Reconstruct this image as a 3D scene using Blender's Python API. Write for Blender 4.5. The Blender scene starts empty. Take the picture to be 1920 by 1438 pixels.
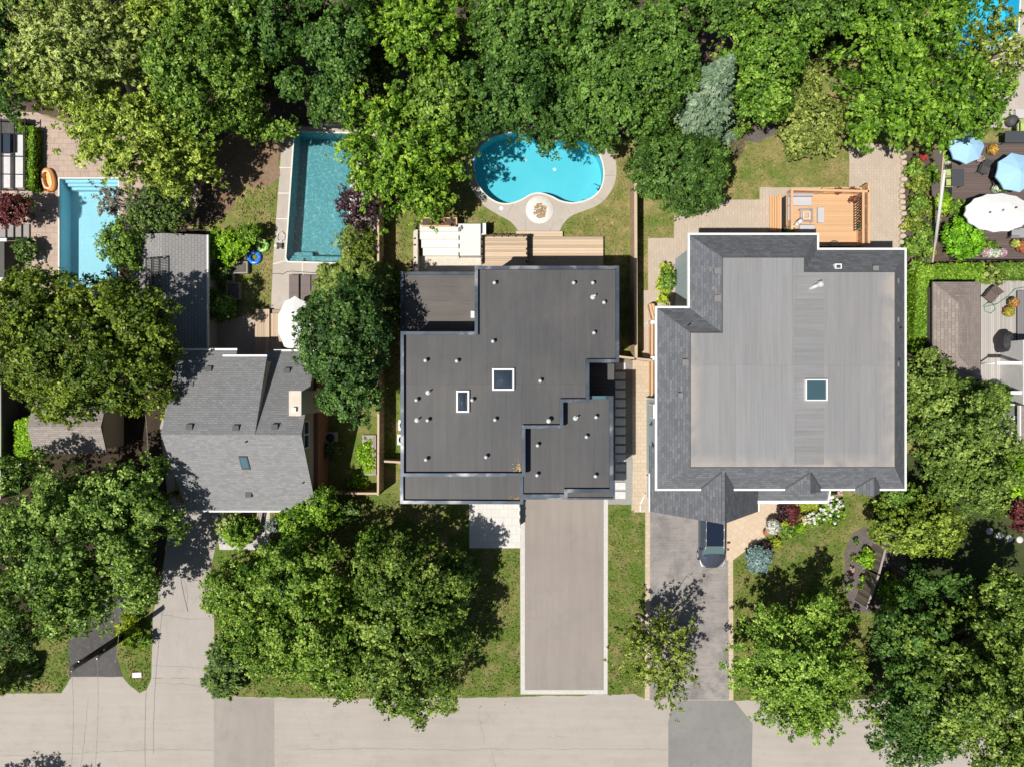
import bpy, math, random
import numpy as np
from mathutils import Vector, Matrix
from mathutils.geometry import tessellate_polygon
R = math.radians
SC = bpy.context.scene
# ------------------------------------------------------------------ camera
H = 51.0            # drone height above the ground, m
F = 1331.0          # focal length in pixels of the 1920 px wide photograph
cam = bpy.data.cameras.new('camera'); camo = bpy.data.objects.new('camera', cam)
SC.collection.objects.link(camo); SC.camera = camo
camo.location = (0, 0, H); camo.rotation_euler = (0, 0, 0)
cam.sensor_width = 36; cam.lens = 36*F/1920; cam.clip_start = 0.5; cam.clip_end = 2000
SC.render.resolution_x = 1024; SC.render.resolution_y = 766
# ------------------------------------------------------------------ world, sun, exposure
SUN_EL, SUN_AZ = 64.5, math.atan2(-.82, -.57)     # shadows fall to the right and up in the picture
wd = bpy.data.worlds.new('World'); SC.world = wd; wd.use_nodes = True
nt = wd.node_tree; nt.nodes.clear()
sky = nt.nodes.new('ShaderNodeTexSky'); sky.sky_type = 'NISHITA'; sky.sun_disc = False
sky.sun_elevation = R(SUN_EL); sky.sun_rotation = SUN_AZ % (2*math.pi)
bg = nt.nodes.new('ShaderNodeBackground'); bg.inputs['Strength'].default_value = 0.050
wo = nt.nodes.new('ShaderNodeOutputWorld')
nt.links.new(sky.outputs[0], bg.inputs[0]); nt.links.new(bg.outputs[0], wo.inputs[0])
sl = bpy.data.lights.new('sun', 'SUN'); sl.energy = 5.0; sl.angle = R(.53); sl.color = (1.0, .955, .88)
so = bpy.data.objects.new('sun', sl); SC.collection.objects.link(so)
sd = Vector((-.82*math.cos(R(SUN_EL)), -.57*math.cos(R(SUN_EL)), math.sin(R(SUN_EL))))
so.rotation_euler = sd.to_track_quat('Z', 'Y').to_euler(); so.location = (0, 0, 80)
SC.view_settings.view_transform = 'Standard'; SC.view_settings.look = 'None'
SC.view_settings.exposure = 0.10; SC.view_settings.gamma = 1.0

# ------------------------------------------------------------------ helpers
def W(px, py, h=0.0):
    """point at height h on the survey grid of the place (grid units: 1/26.1 m at the ground)"""
    return Vector(((px-960)*(H-h)/F, -(py-719)*(H-h)/F, h))
def WX(px, h=0.0): return (px-960)*(H-h)/F
def WY(py, h=0.0): return -(py-719)*(H-h)/F
def WL(pts, h=0.0): return [W(a, b, h) for a, b in pts]

class MB:
    def __init__(s): s.v = []; s.f = []; s.t = []; s.sm = []
    def face(s, pts, tint=.5, smooth=False):
        n = len(s.v); s.v += [tuple(p) for p in pts]; s.f.append(list(range(n, n+len(pts)))); s.t.append(tint); s.sm.append(smooth)
    def box(s, x0, y0, z0, x1, y1, z1, tint=.5, rot=0, piv=None):
        if x0 > x1: x0, x1 = x1, x0
        if y0 > y1: y0, y1 = y1, y0
        c = [(x0,y0,z0),(x1,y0,z0),(x1,y1,z0),(x0,y1,z0),(x0,y0,z1),(x1,y0,z1),(x1,y1,z1),(x0,y1,z1)]
        if rot:
            px, py = piv if piv else ((x0+x1)/2, (y0+y1)/2); ca, sa = math.cos(rot), math.sin(rot)
            c = [(px+(x-px)*ca-(y-py)*sa, py+(x-px)*sa+(y-py)*ca, z) for x, y, z in c]
        n = len(s.v); s.v += c
        for q in ((3,2,1,0),(4,5,6,7),(0,1,5,4),(1,2,6,5),(2,3,7,6),(3,0,4,7)):
            s.f.append([n+i for i in q]); s.t.append(tint); s.sm.append(False)
        return s
    def bar(s, p, q, w, h, tint=.5):
        """rectangular bar between two points"""
        p, q = Vector(p), Vector(q); d = (q-p).normalized()
        up = Vector((0,0,1)) if abs(d.z) < .95 else Vector((1,0,0))
        a = d.cross(up).normalized()*w/2; b = a.cross(d).normalized()*h/2
        c = [p-a-b, p+a-b, p+a+b, p-a+b, q-a-b, q+a-b, q+a+b, q-a+b]
        n = len(s.v); s.v += [tuple(x) for x in c]
        for k in ((0,1,2,3),(7,6,5,4),(4,5,1,0),(5,6,2,1),(6,7,3,2),(7,4,0,3)):
            s.f.append([n+i for i in k]); s.t.append(tint); s.sm.append(False)
        return s
    def tube(s, p, q, r0, r1=None, n=8, tint=.5, caps=True):
        r1 = r0 if r1 is None else r1
        p, q = Vector(p), Vector(q); d = (q-p).normalized()
        up = Vector((0,0,1)) if abs(d.z) < .9 else Vector((1,0,0))
        a = d.cross(up).normalized(); b = d.cross(a)
        k0 = len(s.v)
        for c, r in ((p, r0), (q, r1)):
            for i in range(n):
                an = 2*math.pi*i/n; s.v.append(tuple(c + (a*math.cos(an)+b*math.sin(an))*r))
        for i in range(n):
            j = (i+1) % n; s.f.append([k0+i, k0+n+i, k0+n+j, k0+j]); s.t.append(tint); s.sm.append(True)
        if caps:
            s.f.append([k0+i for i in range(n)]); s.f.append([k0+n+i for i in reversed(range(n))]); s.t += [tint]*2; s.sm += [False]*2
        return s
    def path(s, pts, r, n=6, tint=.5, closed=False):
        pts = [Vector(p) for p in pts]
        if closed: pts = pts + [pts[0]]
        for a, b in zip(pts, pts[1:]): s.tube(a, b, r, r, n, tint, True)
        return s
    def lathe(s, c, prof, n=16, tint=.5, smooth=True):
        """prof: list of (radius, z) from the bottom up, about a vertical axis at c"""
        k0 = len(s.v)
        for r, z in prof:
            for i in range(n):
                an = 2*math.pi*i/n; s.v.append((c[0]+r*math.cos(an), c[1]+r*math.sin(an), c[2]+z))
        for j in range(len(prof)-1):
            for i in range(n):
                i2 = (i+1) % n
                s.f.append([k0+j*n+i, k0+j*n+i2, k0+(j+1)*n+i2, k0+(j+1)*n+i]); s.t.append(tint); s.sm.append(smooth)
        s.f.append([k0+i for i in reversed(range(n))]); s.f.append([k0+(len(prof)-1)*n+i for i in range(n)])
        s.t += [tint]*2; s.sm += [False]*2
        return s
    def prism(s, poly, z0, z1, tint=.5, top=True, bottom=True):
        P = [Vector((p[0], p[1])) for p in poly]
        ar = sum(a.x*b.y-b.x*a.y for a, b in zip(P, P[1:]+P[:1]))
        if ar < 0: P.reverse()
        n = len(s.v); m = len(P)
        s.v += [(p.x, p.y, z0) for p in P] + [(p.x, p.y, z1) for p in P]
        for i in range(m):
            j = (i+1) % m; s.f.append([n+i, n+j, n+m+j, n+m+i]); s.t.append(tint); s.sm.append(False)
        if top: s.f.append([n+m+i for i in range(m)]); s.t.append(tint); s.sm.append(False)
        if bottom: s.f.append([n+i for i in reversed(range(m))]); s.t.append(tint); s.sm.append(False)
        return s
    def sheet(s, outer, z, holes=(), tint=.5):
        loops = [[Vector((p[0], p[1], 0)) for p in outer]] + [[Vector((p[0], p[1], 0)) for p in h] for h in holes]
        tr = tessellate_polygon(loops); n = len(s.v)
        fl = [p for l in loops for p in l]; s.v += [(p.x, p.y, z) for p in fl]
        for a, b, c in tr:
            pa, pb, pc = fl[a], fl[b], fl[c]
            if (pb-pa).cross(pc-pa).z < 0: b, c = c, b
            s.f.append([n+a, n+b, n+c]); s.t.append(tint); s.sm.append(False)
        return s
    def slab(s, pts, th, tint=.5):
        """sloping slab with its top face on pts (3-D), thickness th downwards"""
        P = [Vector(p) for p in pts]; nrm = sum((a.cross(b) for a, b in zip(P, P[1:]+P[:1])), Vector())
        if nrm.z < 0: P.reverse()
        n = len(s.v); m = len(P)
        s.v += [(p.x, p.y, p.z-th) for p in P] + [tuple(p) for p in P]
        for i in range(m):
            j = (i+1) % m; s.f.append([n+i, n+j, n+m+j, n+m+i])
        s.f.append([n+m+i for i in range(m)]); s.f.append([n+i for i in reversed(range(m))])
        s.t += [tint]*(m+2); s.sm += [False]*(m+2)
        return s
    def ribbon(s, pts, t, z0, z1, side=1, closed=False, tint=.5):
        """upright band (coping, kerb) along a plan polyline; the band lies on its left (side=1) or right"""
        P = [Vector((p[0], p[1])) for p in pts]; m = len(P); inn = []
        for i in range(m):
            ds = []
            if closed or i > 0: ds.append((P[i]-P[i-1]).normalized())
            if closed or i < m-1: ds.append((P[(i+1) % m]-P[i]).normalized())
            ns = [Vector((-d.y, d.x))*side for d in ds]
            if len(ns) == 1: o = ns[0]*t
            else: o = (ns[0]+ns[1]); o = o*(t/max(.3, (1+ns[0].dot(ns[1]))))
            inn.append(P[i]+o)
        for i in range(m if closed else m-1):
            j = (i+1) % m; s.prism([P[i], P[j], inn[j], inn[i]], z0, z1, tint)
        return s
    def build(s, name, mat, parent=None, bevel=0):
        me = bpy.data.meshes.new(name)
        o = (0, 0, 0)
        if parent is not None: o = WPOS[parent.name]
        me.from_pydata([(x-o[0], y-o[1], z-o[2]) for x, y, z in s.v], [], s.f)
        at = me.attributes.new('tint', 'FLOAT', 'FACE'); at.data.foreach_set('value', s.t)
        me.polygons.foreach_set('use_smooth', s.sm)
        me.materials.append(mat); me.validate(); me.update()
        ob = bpy.data.objects.new(name, me); SC.collection.objects.link(ob)
        if parent is not None: ob.parent = parent
        WPOS[ob.name] = o
        if bevel:
            b = ob.modifiers.new('bevel', 'BEVEL'); b.width = bevel; b.segments = 2; b.limit_method = 'ANGLE'
        return ob
WPOS = {}
def empty(name, loc, label, cat, group=None):
    o = bpy.data.objects.new(name, None); SC.collection.objects.link(o)
    o.location = loc; WPOS[o.name] = tuple(loc); o.empty_display_size = .3
    o['label'] = label; o['category'] = cat
    if group: o['group'] = group
    return o
def tag(o, label, cat, group=None):
    o['label'] = label; o['category'] = cat
    if group: o['group'] = group
    return o
def struct(o, kind='structure', label=None, cat=None):
    o['kind'] = kind
    if label: o['label'] = label
    if cat: o['category'] = cat
    return o
def smooth_loop(pts, k=6):
    out = []; n = len(pts)
    for i in range(n):
        p0, p1, p2, p3 = [Vector(pts[(i+j) % n]) for j in (-1, 0, 1, 2)]
        for a in range(k):
            t = a/k
            out.append(.5*((2*p1)+(p2-p0)*t+(2*p0-5*p1+4*p2-p3)*t*t+(3*p1-p0-3*p2+p3)*t**3))
    return out

# ------------------------------------------------------------------ materials
def newmat(name):
    m = bpy.data.materials.new(name); m.use_nodes = True; t = m.node_tree
    b = t.nodes['Principled BSDF']; b.inputs['Specular IOR Level'].default_value = .3
    return m, t, b
def N(t, ty, **kw):
    n = t.nodes.new(ty)
    for k, v in kw.items():
        if k.startswith('i_'): n.inputs[k[2:].replace('_', ' ')].default_value = v
        else: setattr(n, k, v)
    return n
def coords(t, scale=(1,1,1), rot=0):
    tc = N(t, 'ShaderNodeTexCoord'); mp = N(t, 'ShaderNodeMapping')
    mp.inputs['Scale'].default_value = scale; mp.inputs['Rotation'].default_value = (0, 0, rot)
    t.links.new(tc.outputs['Object'], mp.inputs['Vector']); return mp.outputs[0]
def ramp(t, fac, stops):
    r = N(t, 'ShaderNodeValToRGB'); e = r.color_ramp.elements
    while len(e) > 1: e.remove(e[-1])
    e[0].position = stops[0][0]; e[0].color = (*stops[0][1], 1)
    for p, c in stops[1:]:
        x = e.new(p); x.color = (*c, 1)
    t.links.new(fac, r.inputs[0]); return r.outputs[0]
def mixc(t, f, a, b, mode='MIX'):
    m = N(t, 'ShaderNodeMix', data_type='RGBA', blend_type=mode)
    for k, v in ((0, f), (6, a), (7, b)):
        if isinstance(v, bpy.types.NodeSocket): t.links.new(v, m.inputs[k])
        else: m.inputs[k].default_value = v if k == 0 else (*v[:3], 1)
    return m.outputs[2]
def noise(t, vec, scale, detail=6, rough=.6, dist=0):
    n = N(t, 'ShaderNodeTexNoise'); n.inputs['Scale'].default_value = scale; n.inputs['Detail'].default_value = detail
    n.inputs['Roughness'].default_value = rough; n.inputs['Distortion'].default_value = dist
    t.links.new(vec, n.inputs['Vector']); return n.outputs['Fac']
def bump(t, b, h, strength=.3, dist=.02):
    n = N(t, 'ShaderNodeBump'); n.inputs['Strength'].default_value = strength; n.inputs['Distance'].default_value = dist
    t.links.new(h, n.inputs['Height']); t.links.new(n.outputs[0], b.inputs['Normal'])
def tint_fac(t):
    a = N(t, 'ShaderNodeAttribute', attribute_name='tint'); return a.outputs['Fac']
MATS = {}
def flat(name, c, rough=.6, metal=0, var=.12, sc=3, spec=.3, tv=0.0, coat=0):
    """plain stuff with a little uneven wear"""
    if name in MATS: return MATS[name]
    m, t, b = newmat(name); v = coords(t)
    f = noise(t, v, sc, 8, .65)
    col = ramp(t, f, [(.25, [x*(1-var) for x in c]), (.75, [min(1, x*(1+var)) for x in c])])
    if tv:
        col = mixc(t, tint_fac(t), col, mixc(t, 1.0, col, [1-tv]*3, 'MULTIPLY'))
    t.links.new(col, b.inputs['Base Color'])
    b.inputs['Roughness'].default_value = rough; b.inputs['Metallic'].default_value = metal
    b.inputs['Specular IOR Level'].default_value = spec; b.inputs['Coat Weight'].default_value = coat
    bump(t, b, noise(t, v, sc*14, 4), .12, .01)
    MATS[name] = m; return m
def rough_ground(name, c1, c2, c3, s1=.15, s2=2.5, s3=22, bs=.5, rough=.9, streak=None, crack=False, fine=.35, mid=(.5, .72), sk=.90):
    m, t, b = newmat(name); v = coords(t)
    f1 = noise(t, v, s1, 5, .6, .6); f2 = noise(t, v, s2, 6, .7); f3 = noise(t, v, s3, 3, .7)
    col = mixc(t, ramp(t, f1, [(.38, (0,0,0)), (.62, (1,1,1))]), c1, c2)
    col = mixc(t, ramp(t, f2, [(mid[0], (0,0,0)), (mid[1], (.85,.85,.85))]), col, c3)
    g = ramp(t, f3, [(.3, [1-fine]*3), (.7, [1+0*fine]*3)])
    col = mixc(t, 1.0, col, g, 'MULTIPLY')
    if streak:
        vs = coords(t, streak); fs = noise(t, vs, 1.0, 6, .7)
        col = mixc(t, 1.0, col, ramp(t, fs, [(.3, (sk, sk, sk)), (.6, (1,1,1))]), 'MULTIPLY')
    if crack:
        vo = N(t, 'ShaderNodeTexVoronoi', feature='DISTANCE_TO_EDGE'); vo.inputs['Scale'].default_value = .16
        vd = N(t, 'ShaderNodeVectorMath', operation='ADD')
        nn = N(t, 'ShaderNodeTexNoise'); nn.inputs['Scale'].default_value = .5; nn.inputs['Detail'].default_value = 6
        t.links.new(v, nn.inputs['Vector']); vm = N(t, 'ShaderNodeVectorMath', operation='SCALE'); vm.inputs['Scale'].default_value = 2.2
        t.links.new(nn.outputs['Color'], vm.inputs[0]); t.links.new(v, vd.inputs[0]); t.links.new(vm.outputs[0], vd.inputs[1])
        t.links.new(vd.outputs[0], vo.inputs['Vector'])
        k = ramp(t, vo.outputs['Distance'], [(0, (.80,.78,.76)), (.003, (1,1,1))])
        k = mixc(t, ramp(t, noise(t, v, .23, 3), [(.52, (0,0,0)), (.6, (1,1,1))]), (1,1,1), k)
        col = mixc(t, 1.0, col, k, 'MULTIPLY')
    t.links.new(col, b.inputs['Base Color']); b.inputs['Roughness'].default_value = rough
    bump(t, b, f3, bs, .03); return m
def bricky(name, c1, c2, mortar, w, h, ms=.012, rot=0, off=.5, nscale=1.2, nc=None, rough=.85, sq=1, bs=.4, scaleN=30, streak=None, sk=.8, edges=None):
    """courses: shingles, pavers, membrane sheets"""
    m, t, b = newmat(name); v = coords(t, rot=rot)
    br = N(t, 'ShaderNodeTexBrick'); br.offset = off; br.squash = sq
    for k, x in (('Scale', 1), ('Mortar Size', ms), ('Mortar Smooth', .3), ('Bias', 0), ('Brick Width', w), ('Row Height', h)):
        br.inputs[k].default_value = x
    br.inputs['Color1'].default_value = (*c1, 1); br.inputs['Color2'].default_value = (*c2, 1); br.inputs['Mortar'].default_value = (*mortar, 1)
    t.links.new(v, br.inputs['Vector'])
    col = br.outputs['Color']
    f = noise(t, v, nscale, 7, .65, .4)
    col = mixc(t, ramp(t, f, [(.42, (0,0,0)), (.75, (.75,.75,.75))]), col, nc or [x*.8 for x in c1])
    if streak:
        col = mixc(t, 1.0, col, ramp(t, noise(t, coords(t, streak), 1.0, 6, .7), [(.32, (sk,)*3), (.6, (1,1,1))]), 'MULTIPLY')
    if edges:      # wind-blown dust and dried puddles along the low edges of the membrane
        sp = N(t, 'ShaderNodeSeparateXYZ'); t.links.new(v, sp.inputs[0]); fac = None
        for ax, e0, e1, k in edges:
            mr = N(t, 'ShaderNodeMapRange'); t.links.new(sp.outputs[ax], mr.inputs[0]); mr.inputs[1].default_value = e0; mr.inputs[2].default_value = e1; mr.inputs[3].default_value = k; mr.inputs[4].default_value = 0
            if fac is None: fac = mr.outputs[0]
            else:
                mx = N(t, 'ShaderNodeMath', operation='MAXIMUM'); t.links.new(fac, mx.inputs[0]); t.links.new(mr.outputs[0], mx.inputs[1]); fac = mx.outputs[0]
        mm = N(t, 'ShaderNodeMath', operation='MULTIPLY'); t.links.new(fac, mm.inputs[0]); t.links.new(ramp(t, noise(t, v, .5, 5, .6, .5), [(.36, (0,0,0)), (.6, (1,1,1))]), mm.inputs[1])
        col = mixc(t, mm.outputs[0], col, (.44, .385, .34))
    g = ramp(t, noise(t, v, scaleN, 3, .7), [(.3, (.78,)*3), (.7, (1.0,)*3)])
    col = mixc(t, 1.0, col, g, 'MULTIPLY')
    t.links.new(col, b.inputs['Base Color']); b.inputs['Roughness'].default_value = rough
    bump(t, b, br.outputs['Fac'], -bs, .01); return m
def leafmat(name, dark, mid, light, trans=.20, rough=.45, spec=.26, g=(1.44, 1.46, .85)):
    spec = min(spec, .32); dark = [a*b*.72 for a, b in zip(dark, g)]; mid = [a*b for a, b in zip(mid, g)]; light = [min(.75, a*b*c) for a, b, c in zip(light, g, (1.16, 1.14, 1.15) if g[0] > 1 else (1, 1, 1))]
    m = bpy.data.materials.new(name); m.use_nodes = True; t = m.node_tree; t.nodes.clear()
    o = N(t, 'ShaderNodeOutputMaterial'); p = N(t, 'ShaderNodeBsdfPrincipled'); tr = N(t, 'ShaderNodeBsdfTranslucent'); mx = N(t, 'ShaderNodeMixShader')
    v = coords(t)
    f = N(t, 'ShaderNodeMath', operation='ADD'); t.links.new(tint_fac(t), f.inputs[0])
    n2 = N(t, 'ShaderNodeMath', operation='MULTIPLY_ADD'); t.links.new(noise(t, v, .45, 3), n2.inputs[0]); n2.inputs[1].default_value = .7; n2.inputs[2].default_value = -.35
    t.links.new(n2.outputs[0], f.inputs[1])
    col = ramp(t, f.outputs[0], [(.16, dark), (.48, mid), (.80, light)])
    t.links.new(col, p.inputs['Base Color']); p.inputs['Roughness'].default_value = rough; p.inputs['Specular IOR Level'].default_value = spec
    tc = mixc(t, 1.0, col, (1.25, 1.25, .55), 'MULTIPLY'); t.links.new(tc, tr.inputs['Color'])
    mx.inputs[0].default_value = trans
    t.links.new(p.outputs[0], mx.inputs[1]); t.links.new(tr.outputs[0], mx.inputs[2]); t.links.new(mx.outputs[0], o.inputs[0])
    return m
def glass(name, c, rough=.05):
    if name in MATS: return MATS[name]
    m, t, b = newmat(name); b.inputs['Base Color'].default_value = (*c, 1); b.inputs['Roughness'].default_value = rough
    b.inputs['Specular IOR Level'].default_value = .8; b.inputs['Coat Weight'].default_value = .5; MATS[name] = m; return m
def water(name, tintc, bscale, bstr, gloss=.05):
    m = bpy.data.materials.new(name); m.use_nodes = True; t = m.node_tree; t.nodes.clear()
    o = N(t, 'ShaderNodeOutputMaterial'); a = N(t, 'ShaderNodeBsdfTransparent'); g = N(t, 'ShaderNodeBsdfGlossy'); mx = N(t, 'ShaderNodeMixShader'); fr = N(t, 'ShaderNodeFresnel')
    a.inputs[0].default_value = (*tintc, 1); g.inputs['Roughness'].default_value = gloss; fr.inputs['IOR'].default_value = 1.33
    v = coords(t, (1, 1.5, 1)); bn = N(t, 'ShaderNodeBump'); bn.inputs['Strength'].default_value = bstr; bn.inputs['Distance'].default_value = .05
    t.links.new(noise(t, v, bscale, 4, .6, .8), bn.inputs['Height'])
    t.links.new(bn.outputs[0], g.inputs['Normal']); t.links.new(bn.outputs[0], fr.inputs['Normal'])
    t.links.new(fr.outputs[0], mx.inputs[0]); t.links.new(a.outputs[0], mx.inputs[1]); t.links.new(g.outputs[0], mx.inputs[2]); t.links.new(mx.outputs[0], o.inputs[0])
    return m
def poolfloor(name, c1, c2, scale, fine=0, fc=(.8,.85,.85)):
    m, t, b = newmat(name); v = coords(t)
    col = mixc(t, noise(t, v, .35, 4), c1, c2)
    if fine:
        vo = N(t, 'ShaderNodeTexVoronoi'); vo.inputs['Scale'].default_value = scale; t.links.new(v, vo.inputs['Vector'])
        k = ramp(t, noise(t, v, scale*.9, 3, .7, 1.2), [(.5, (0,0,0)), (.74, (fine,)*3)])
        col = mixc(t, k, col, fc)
    t.links.new(col, b.inputs['Base Color']); b.inputs['Roughness'].default_value = .7; return m
def wood(name, c1, c2, rot=0, rough=.75, tv=.3):
    m, t, b = newmat(name); v = coords(t, (1.2, 22, 22) if rot == 0 else (22, 1.2, 22))
    f = noise(t, v, 1, 6, .65)
    col = mixc(t, f, c1, c2)
    col = mixc(t, tint_fac(t), col, mixc(t, 1.0, col, [1-tv]*3, 'MULTIPLY'))
    t.links.new(col, b.inputs['Base Color']); b.inputs['Roughness'].default_value = rough; bump(t, b, f, .2, .01); return m

M = {}
M['lawn'] = rough_ground('lawn', (.155,.225,.036), (.235,.240,.068), (.430,.330,.155), .20, .75, 11, 1, .95, fine=.5, mid=(.44, .64))
M['lawn_front'] = rough_ground('lawn_front', (.120,.205,.025), (.185,.235,.045), (.360,.290,.130), .22, .7, 12, 1, .95, (1.6, .25, 1), fine=.55, mid=(.46, .66))
M['mulch'] = rough_ground('mulch', (.115,.080,.062), (.150,.105,.082), (.22,.17,.13), .6, 4, 26, 1, .95, fine=.5)
M['soil'] = rough_ground('soil', (.050,.036,.026), (.080,.052,.036), (.10,.09,.04), .5, 3, 18, 1, .95, fine=.5)
M['road'] = rough_ground('road', (.405,.365,.325), (.435,.395,.353), (.370,.336,.302), .09, .6, 45, .3, .9, (.12, 1.6, 1), True, .16)
M['road_dark'] = rough_ground('road_dark', (.325,.293,.262), (.355,.322,.288), (.30,.27,.245), .12, .8, 45, .3, .9, (1.4, .2, 1), True, .16)
M['apron'] = rough_ground('apron', (.245,.240,.232), (.275,.268,.258), (.22,.215,.21), .3, 2, 60, .4, .9, fine=.3)
M['drive_new'] = rough_ground('drive_new', (.300,.264,.238), (.328,.290,.262), (.27,.242,.220), .12, .5, 50, .3, .9, (1.8, .12, 1), True, .16)
M['drive_old'] = rough_ground('drive_old', (.385,.355,.332), (.320,.295,.283), (.20,.187,.187), .22, .7, 40, .5, .9, (.5, 7.0, 1), True, .28, (.45,.65), .80)
M['drive_left'] = rough_ground('drive_left', (.400,.365,.338), (.430,.392,.360), (.36,.33,.305), .1, .7, 45, .3, .9, (1.0, .2, 1), True, .18)
M['drive_black'] = rough_ground('drive_black', (.085,.080,.082), (.110,.104,.104), (.16,.15,.14), .4, 3, 50, .5, .85, fine=.3)
M['concrete'] = rough_ground('concrete', (.46,.41,.36), (.50,.45,.40), (.40,.36,.32), .3, 1.6, 40, .3, .9, fine=.15)
M['white_slab'] = bricky('white_slab', (.66,.64,.60), (.72,.70,.66), (.45,.43,.40), .6, .6, .012, 0, .5, 1.5, (.6,.58,.55))
M['white_border'] = bricky('white_border', (.60,.58,.55), (.66,.64,.61), (.46,.44,.42), .16, .16, .010, 0, 0, 1.5, (.55,.53,.5))
M['tan_paver'] = bricky('tan_paver', (.545,.435,.315), (.60,.49,.365), (.36,.29,.22), .42, .30, .012, 0, .5, .9, (.50,.40,.30))
M['tan_paver2'] = bricky('tan_paver2', (.50,.415,.330), (.55,.46,.37), (.38,.31,.25), .40, .20, .010, math.pi/2, .5, .7, (.43,.36,.29))
M['tan_diag'] = bricky('tan_diag', (.60,.47,.35), (.65,.52,.39), (.44,.34,.25), .45, .45, .012, R(38), .5, .9, (.55,.43,.32))
M['patio_red'] = bricky('patio_red', (.50,.38,.31), (.42,.33,.28), (.26,.20,.17), .62, .40, .016, 0, .5, 1.6, (.56,.44,.35))
M['gravel'] = rough_ground('gravel', (.42,.41,.39), (.46,.45,.43), (.30,.29,.28), 1, 8, 40, 1, .9, fine=.5)
M['slab_grey'] = flat('slab_grey', (.30,.28,.27), .85)
M['white_stone'] = flat('white_stone', (.70,.67,.62), .8)
M['roof_dark'] = bricky('roof_dark', (.080,.081,.085), (.091,.092,.096), (.056,.056,.058), .92, 9.0, .014, 0, .35, .20, (.128,.120,.114), .55, bs=.3, scaleN=50, streak=(2.2, .22, 1), sk=.82)
M['roof_brown'] = bricky('roof_brown', (.115,.104,.098), (.130,.118,.110), (.075,.07,.067), 9.0, .92, .014, 0, .35, .3, (.17,.15,.135), .58, bs=.3, scaleN=50, streak=(.3, 1.6, 1), sk=.8)
M['roof_grey'] = bricky('roof_grey', (.262,.264,.272), (.290,.292,.300), (.19,.19,.195), .95, 7.0, .009, 0, .33, .13, (.285,.268,.252), .7, bs=.3, scaleN=45, streak=(4.5, .25, 1), sk=.86, edges=[(0, WX(1677, 7.6)-WX(1465), WX(1677, 7.6)-WX(1465)-1.1, .85), (0, WX(1295, 7.6)-WX(1465), WX(1295, 7.6)-WX(1465)+.9, .7), (1, WY(875, 7.6)-WY(690), WY(875, 7.6)-WY(690)+.9, .8)])
M['roof_grey2'] = bricky('roof_grey2', (.255,.256,.263), (.285,.286,.292), (.17,.17,.17), 4, 1.0, .010, 0, .5, .5, (.25,.245,.24), .7, bs=.3, scaleN=45, streak=(.25, 5, 1), sk=.8)
M['sh_h'] = bricky('shingle_grey_h', (.125,.134,.150), (.205,.213,.230), (.080,.085,.095), .34, .14, .010, 0, .37, 1.0, (.135,.142,.156))
M['sh_v'] = bricky('shingle_grey_v', (.125,.134,.150), (.205,.213,.230), (.080,.085,.095), .34, .14, .010, math.pi/2, .37, 1.0, (.135,.142,.156))
M['sh_l'] = bricky('shingle_light', (.235,.238,.245), (.320,.322,.328), (.185,.187,.193), .33, .14, .010, 0, .37, 1.4, (.26,.262,.268))
M['sh_t'] = bricky('shingle_tan', (.27,.225,.20), (.37,.31,.28), (.17,.14,.13), .40, .16, .014, math.pi/2, .37, 1.4, (.30,.25,.225))
M['sh_g'] = bricky('shingle_garage', (.27,.265,.265), (.31,.305,.305), (.13,.128,.13), .34, .20, .016, math.pi/2, .5, 1.0, (.29,.285,.28))
def coping_mat():
    m, t, b = newmat('coping_metal'); v = coords(t, (.5, .5, .5)); f = noise(t, v, 1.3, 3, .5, .6)
    t.links.new(ramp(t, f, [(.35, (.045,.058,.080)), (.55, (.075,.092,.120)), (.72, (.30,.30,.31))]), b.inputs['Base Color'])
    b.inputs['Metallic'].default_value = .35; b.inputs['Roughness'].default_value = .42; return m
M['coping'] = coping_mat()
M['wall_dark'] = flat('wall_dark', (.10,.095,.09), .8)
M['teal'] = bricky('teal_siding', (.46,.56,.60), (.49,.59,.63), (.33,.42,.46), 6, .14, .01, 0, .3, .6, (.46,.55,.58), .6)
M['white'] = flat('white_paint', (.80,.80,.79), .5, var=.04)
M['beige'] = flat('beige_siding', (.42,.37,.29), .8)
M['brick'] = flat('brick_wall', (.25,.13,.085), .9, var=.25, sc=8)
M['cream'] = flat('cream_render', (.58,.52,.44), .8)
M['black'] = flat('black_plastic', (.02,.02,.022), .5)
M['dgrey'] = flat('dark_grey', (.07,.07,.072), .6)
M['grey'] = flat('mid_grey', (.30,.30,.31), .6)
M['lgrey'] = flat('light_grey', (.58,.57,.57), .6)
M['galv'] = flat('galvanised', (.62,.64,.66), .35, metal=.25, var=.08)
M['metal_box'] = flat('vent_metal', (.20,.19,.19), .6)
M['cedar'] = wood('cedar_boards', (.62,.37,.20), (.70,.44,.25), 0, tv=.14)
M['cedar_v'] = wood('cedar_boards_v', (.60,.35,.18), (.70,.43,.24), 1)
M['pine'] = wood('pine_boards', (.52,.37,.24), (.72,.58,.44), 0, tv=.35)
M['pine_v'] = wood('pine_boards_v', (.50,.37,.26), (.62,.48,.35), 1, tv=.35)
M['fence_tan'] = wood('fence_tan', (.47,.32,.21), (.58,.42,.29), 1, tv=.2)
M['fence_old'] = wood('fence_old', (.26,.20,.165), (.36,.29,.24), 0, tv=.6)
M['grey_wood'] = wood('grey_boards', (.34,.29,.27), (.42,.37,.34), 0, tv=.25)
M['brown_wood'] = wood('brown_boards', (.115,.085,.078), (.17,.13,.12), 0, tv=.25)
M['silver_wood'] = wood('silver_boards', (.40,.37,.35), (.50,.47,.44), 1, tv=.25)
M['bark'] = flat('bark', (.16,.12,.09), .95, var=.4, sc=6)
M['bark_pale'] = flat('bark_pale', (.36,.31,.26), .95, var=.3, sc=6)
M['pole'] = flat('weathered_pole', (.055,.05,.04), .9, var=.3, sc=4)
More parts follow.
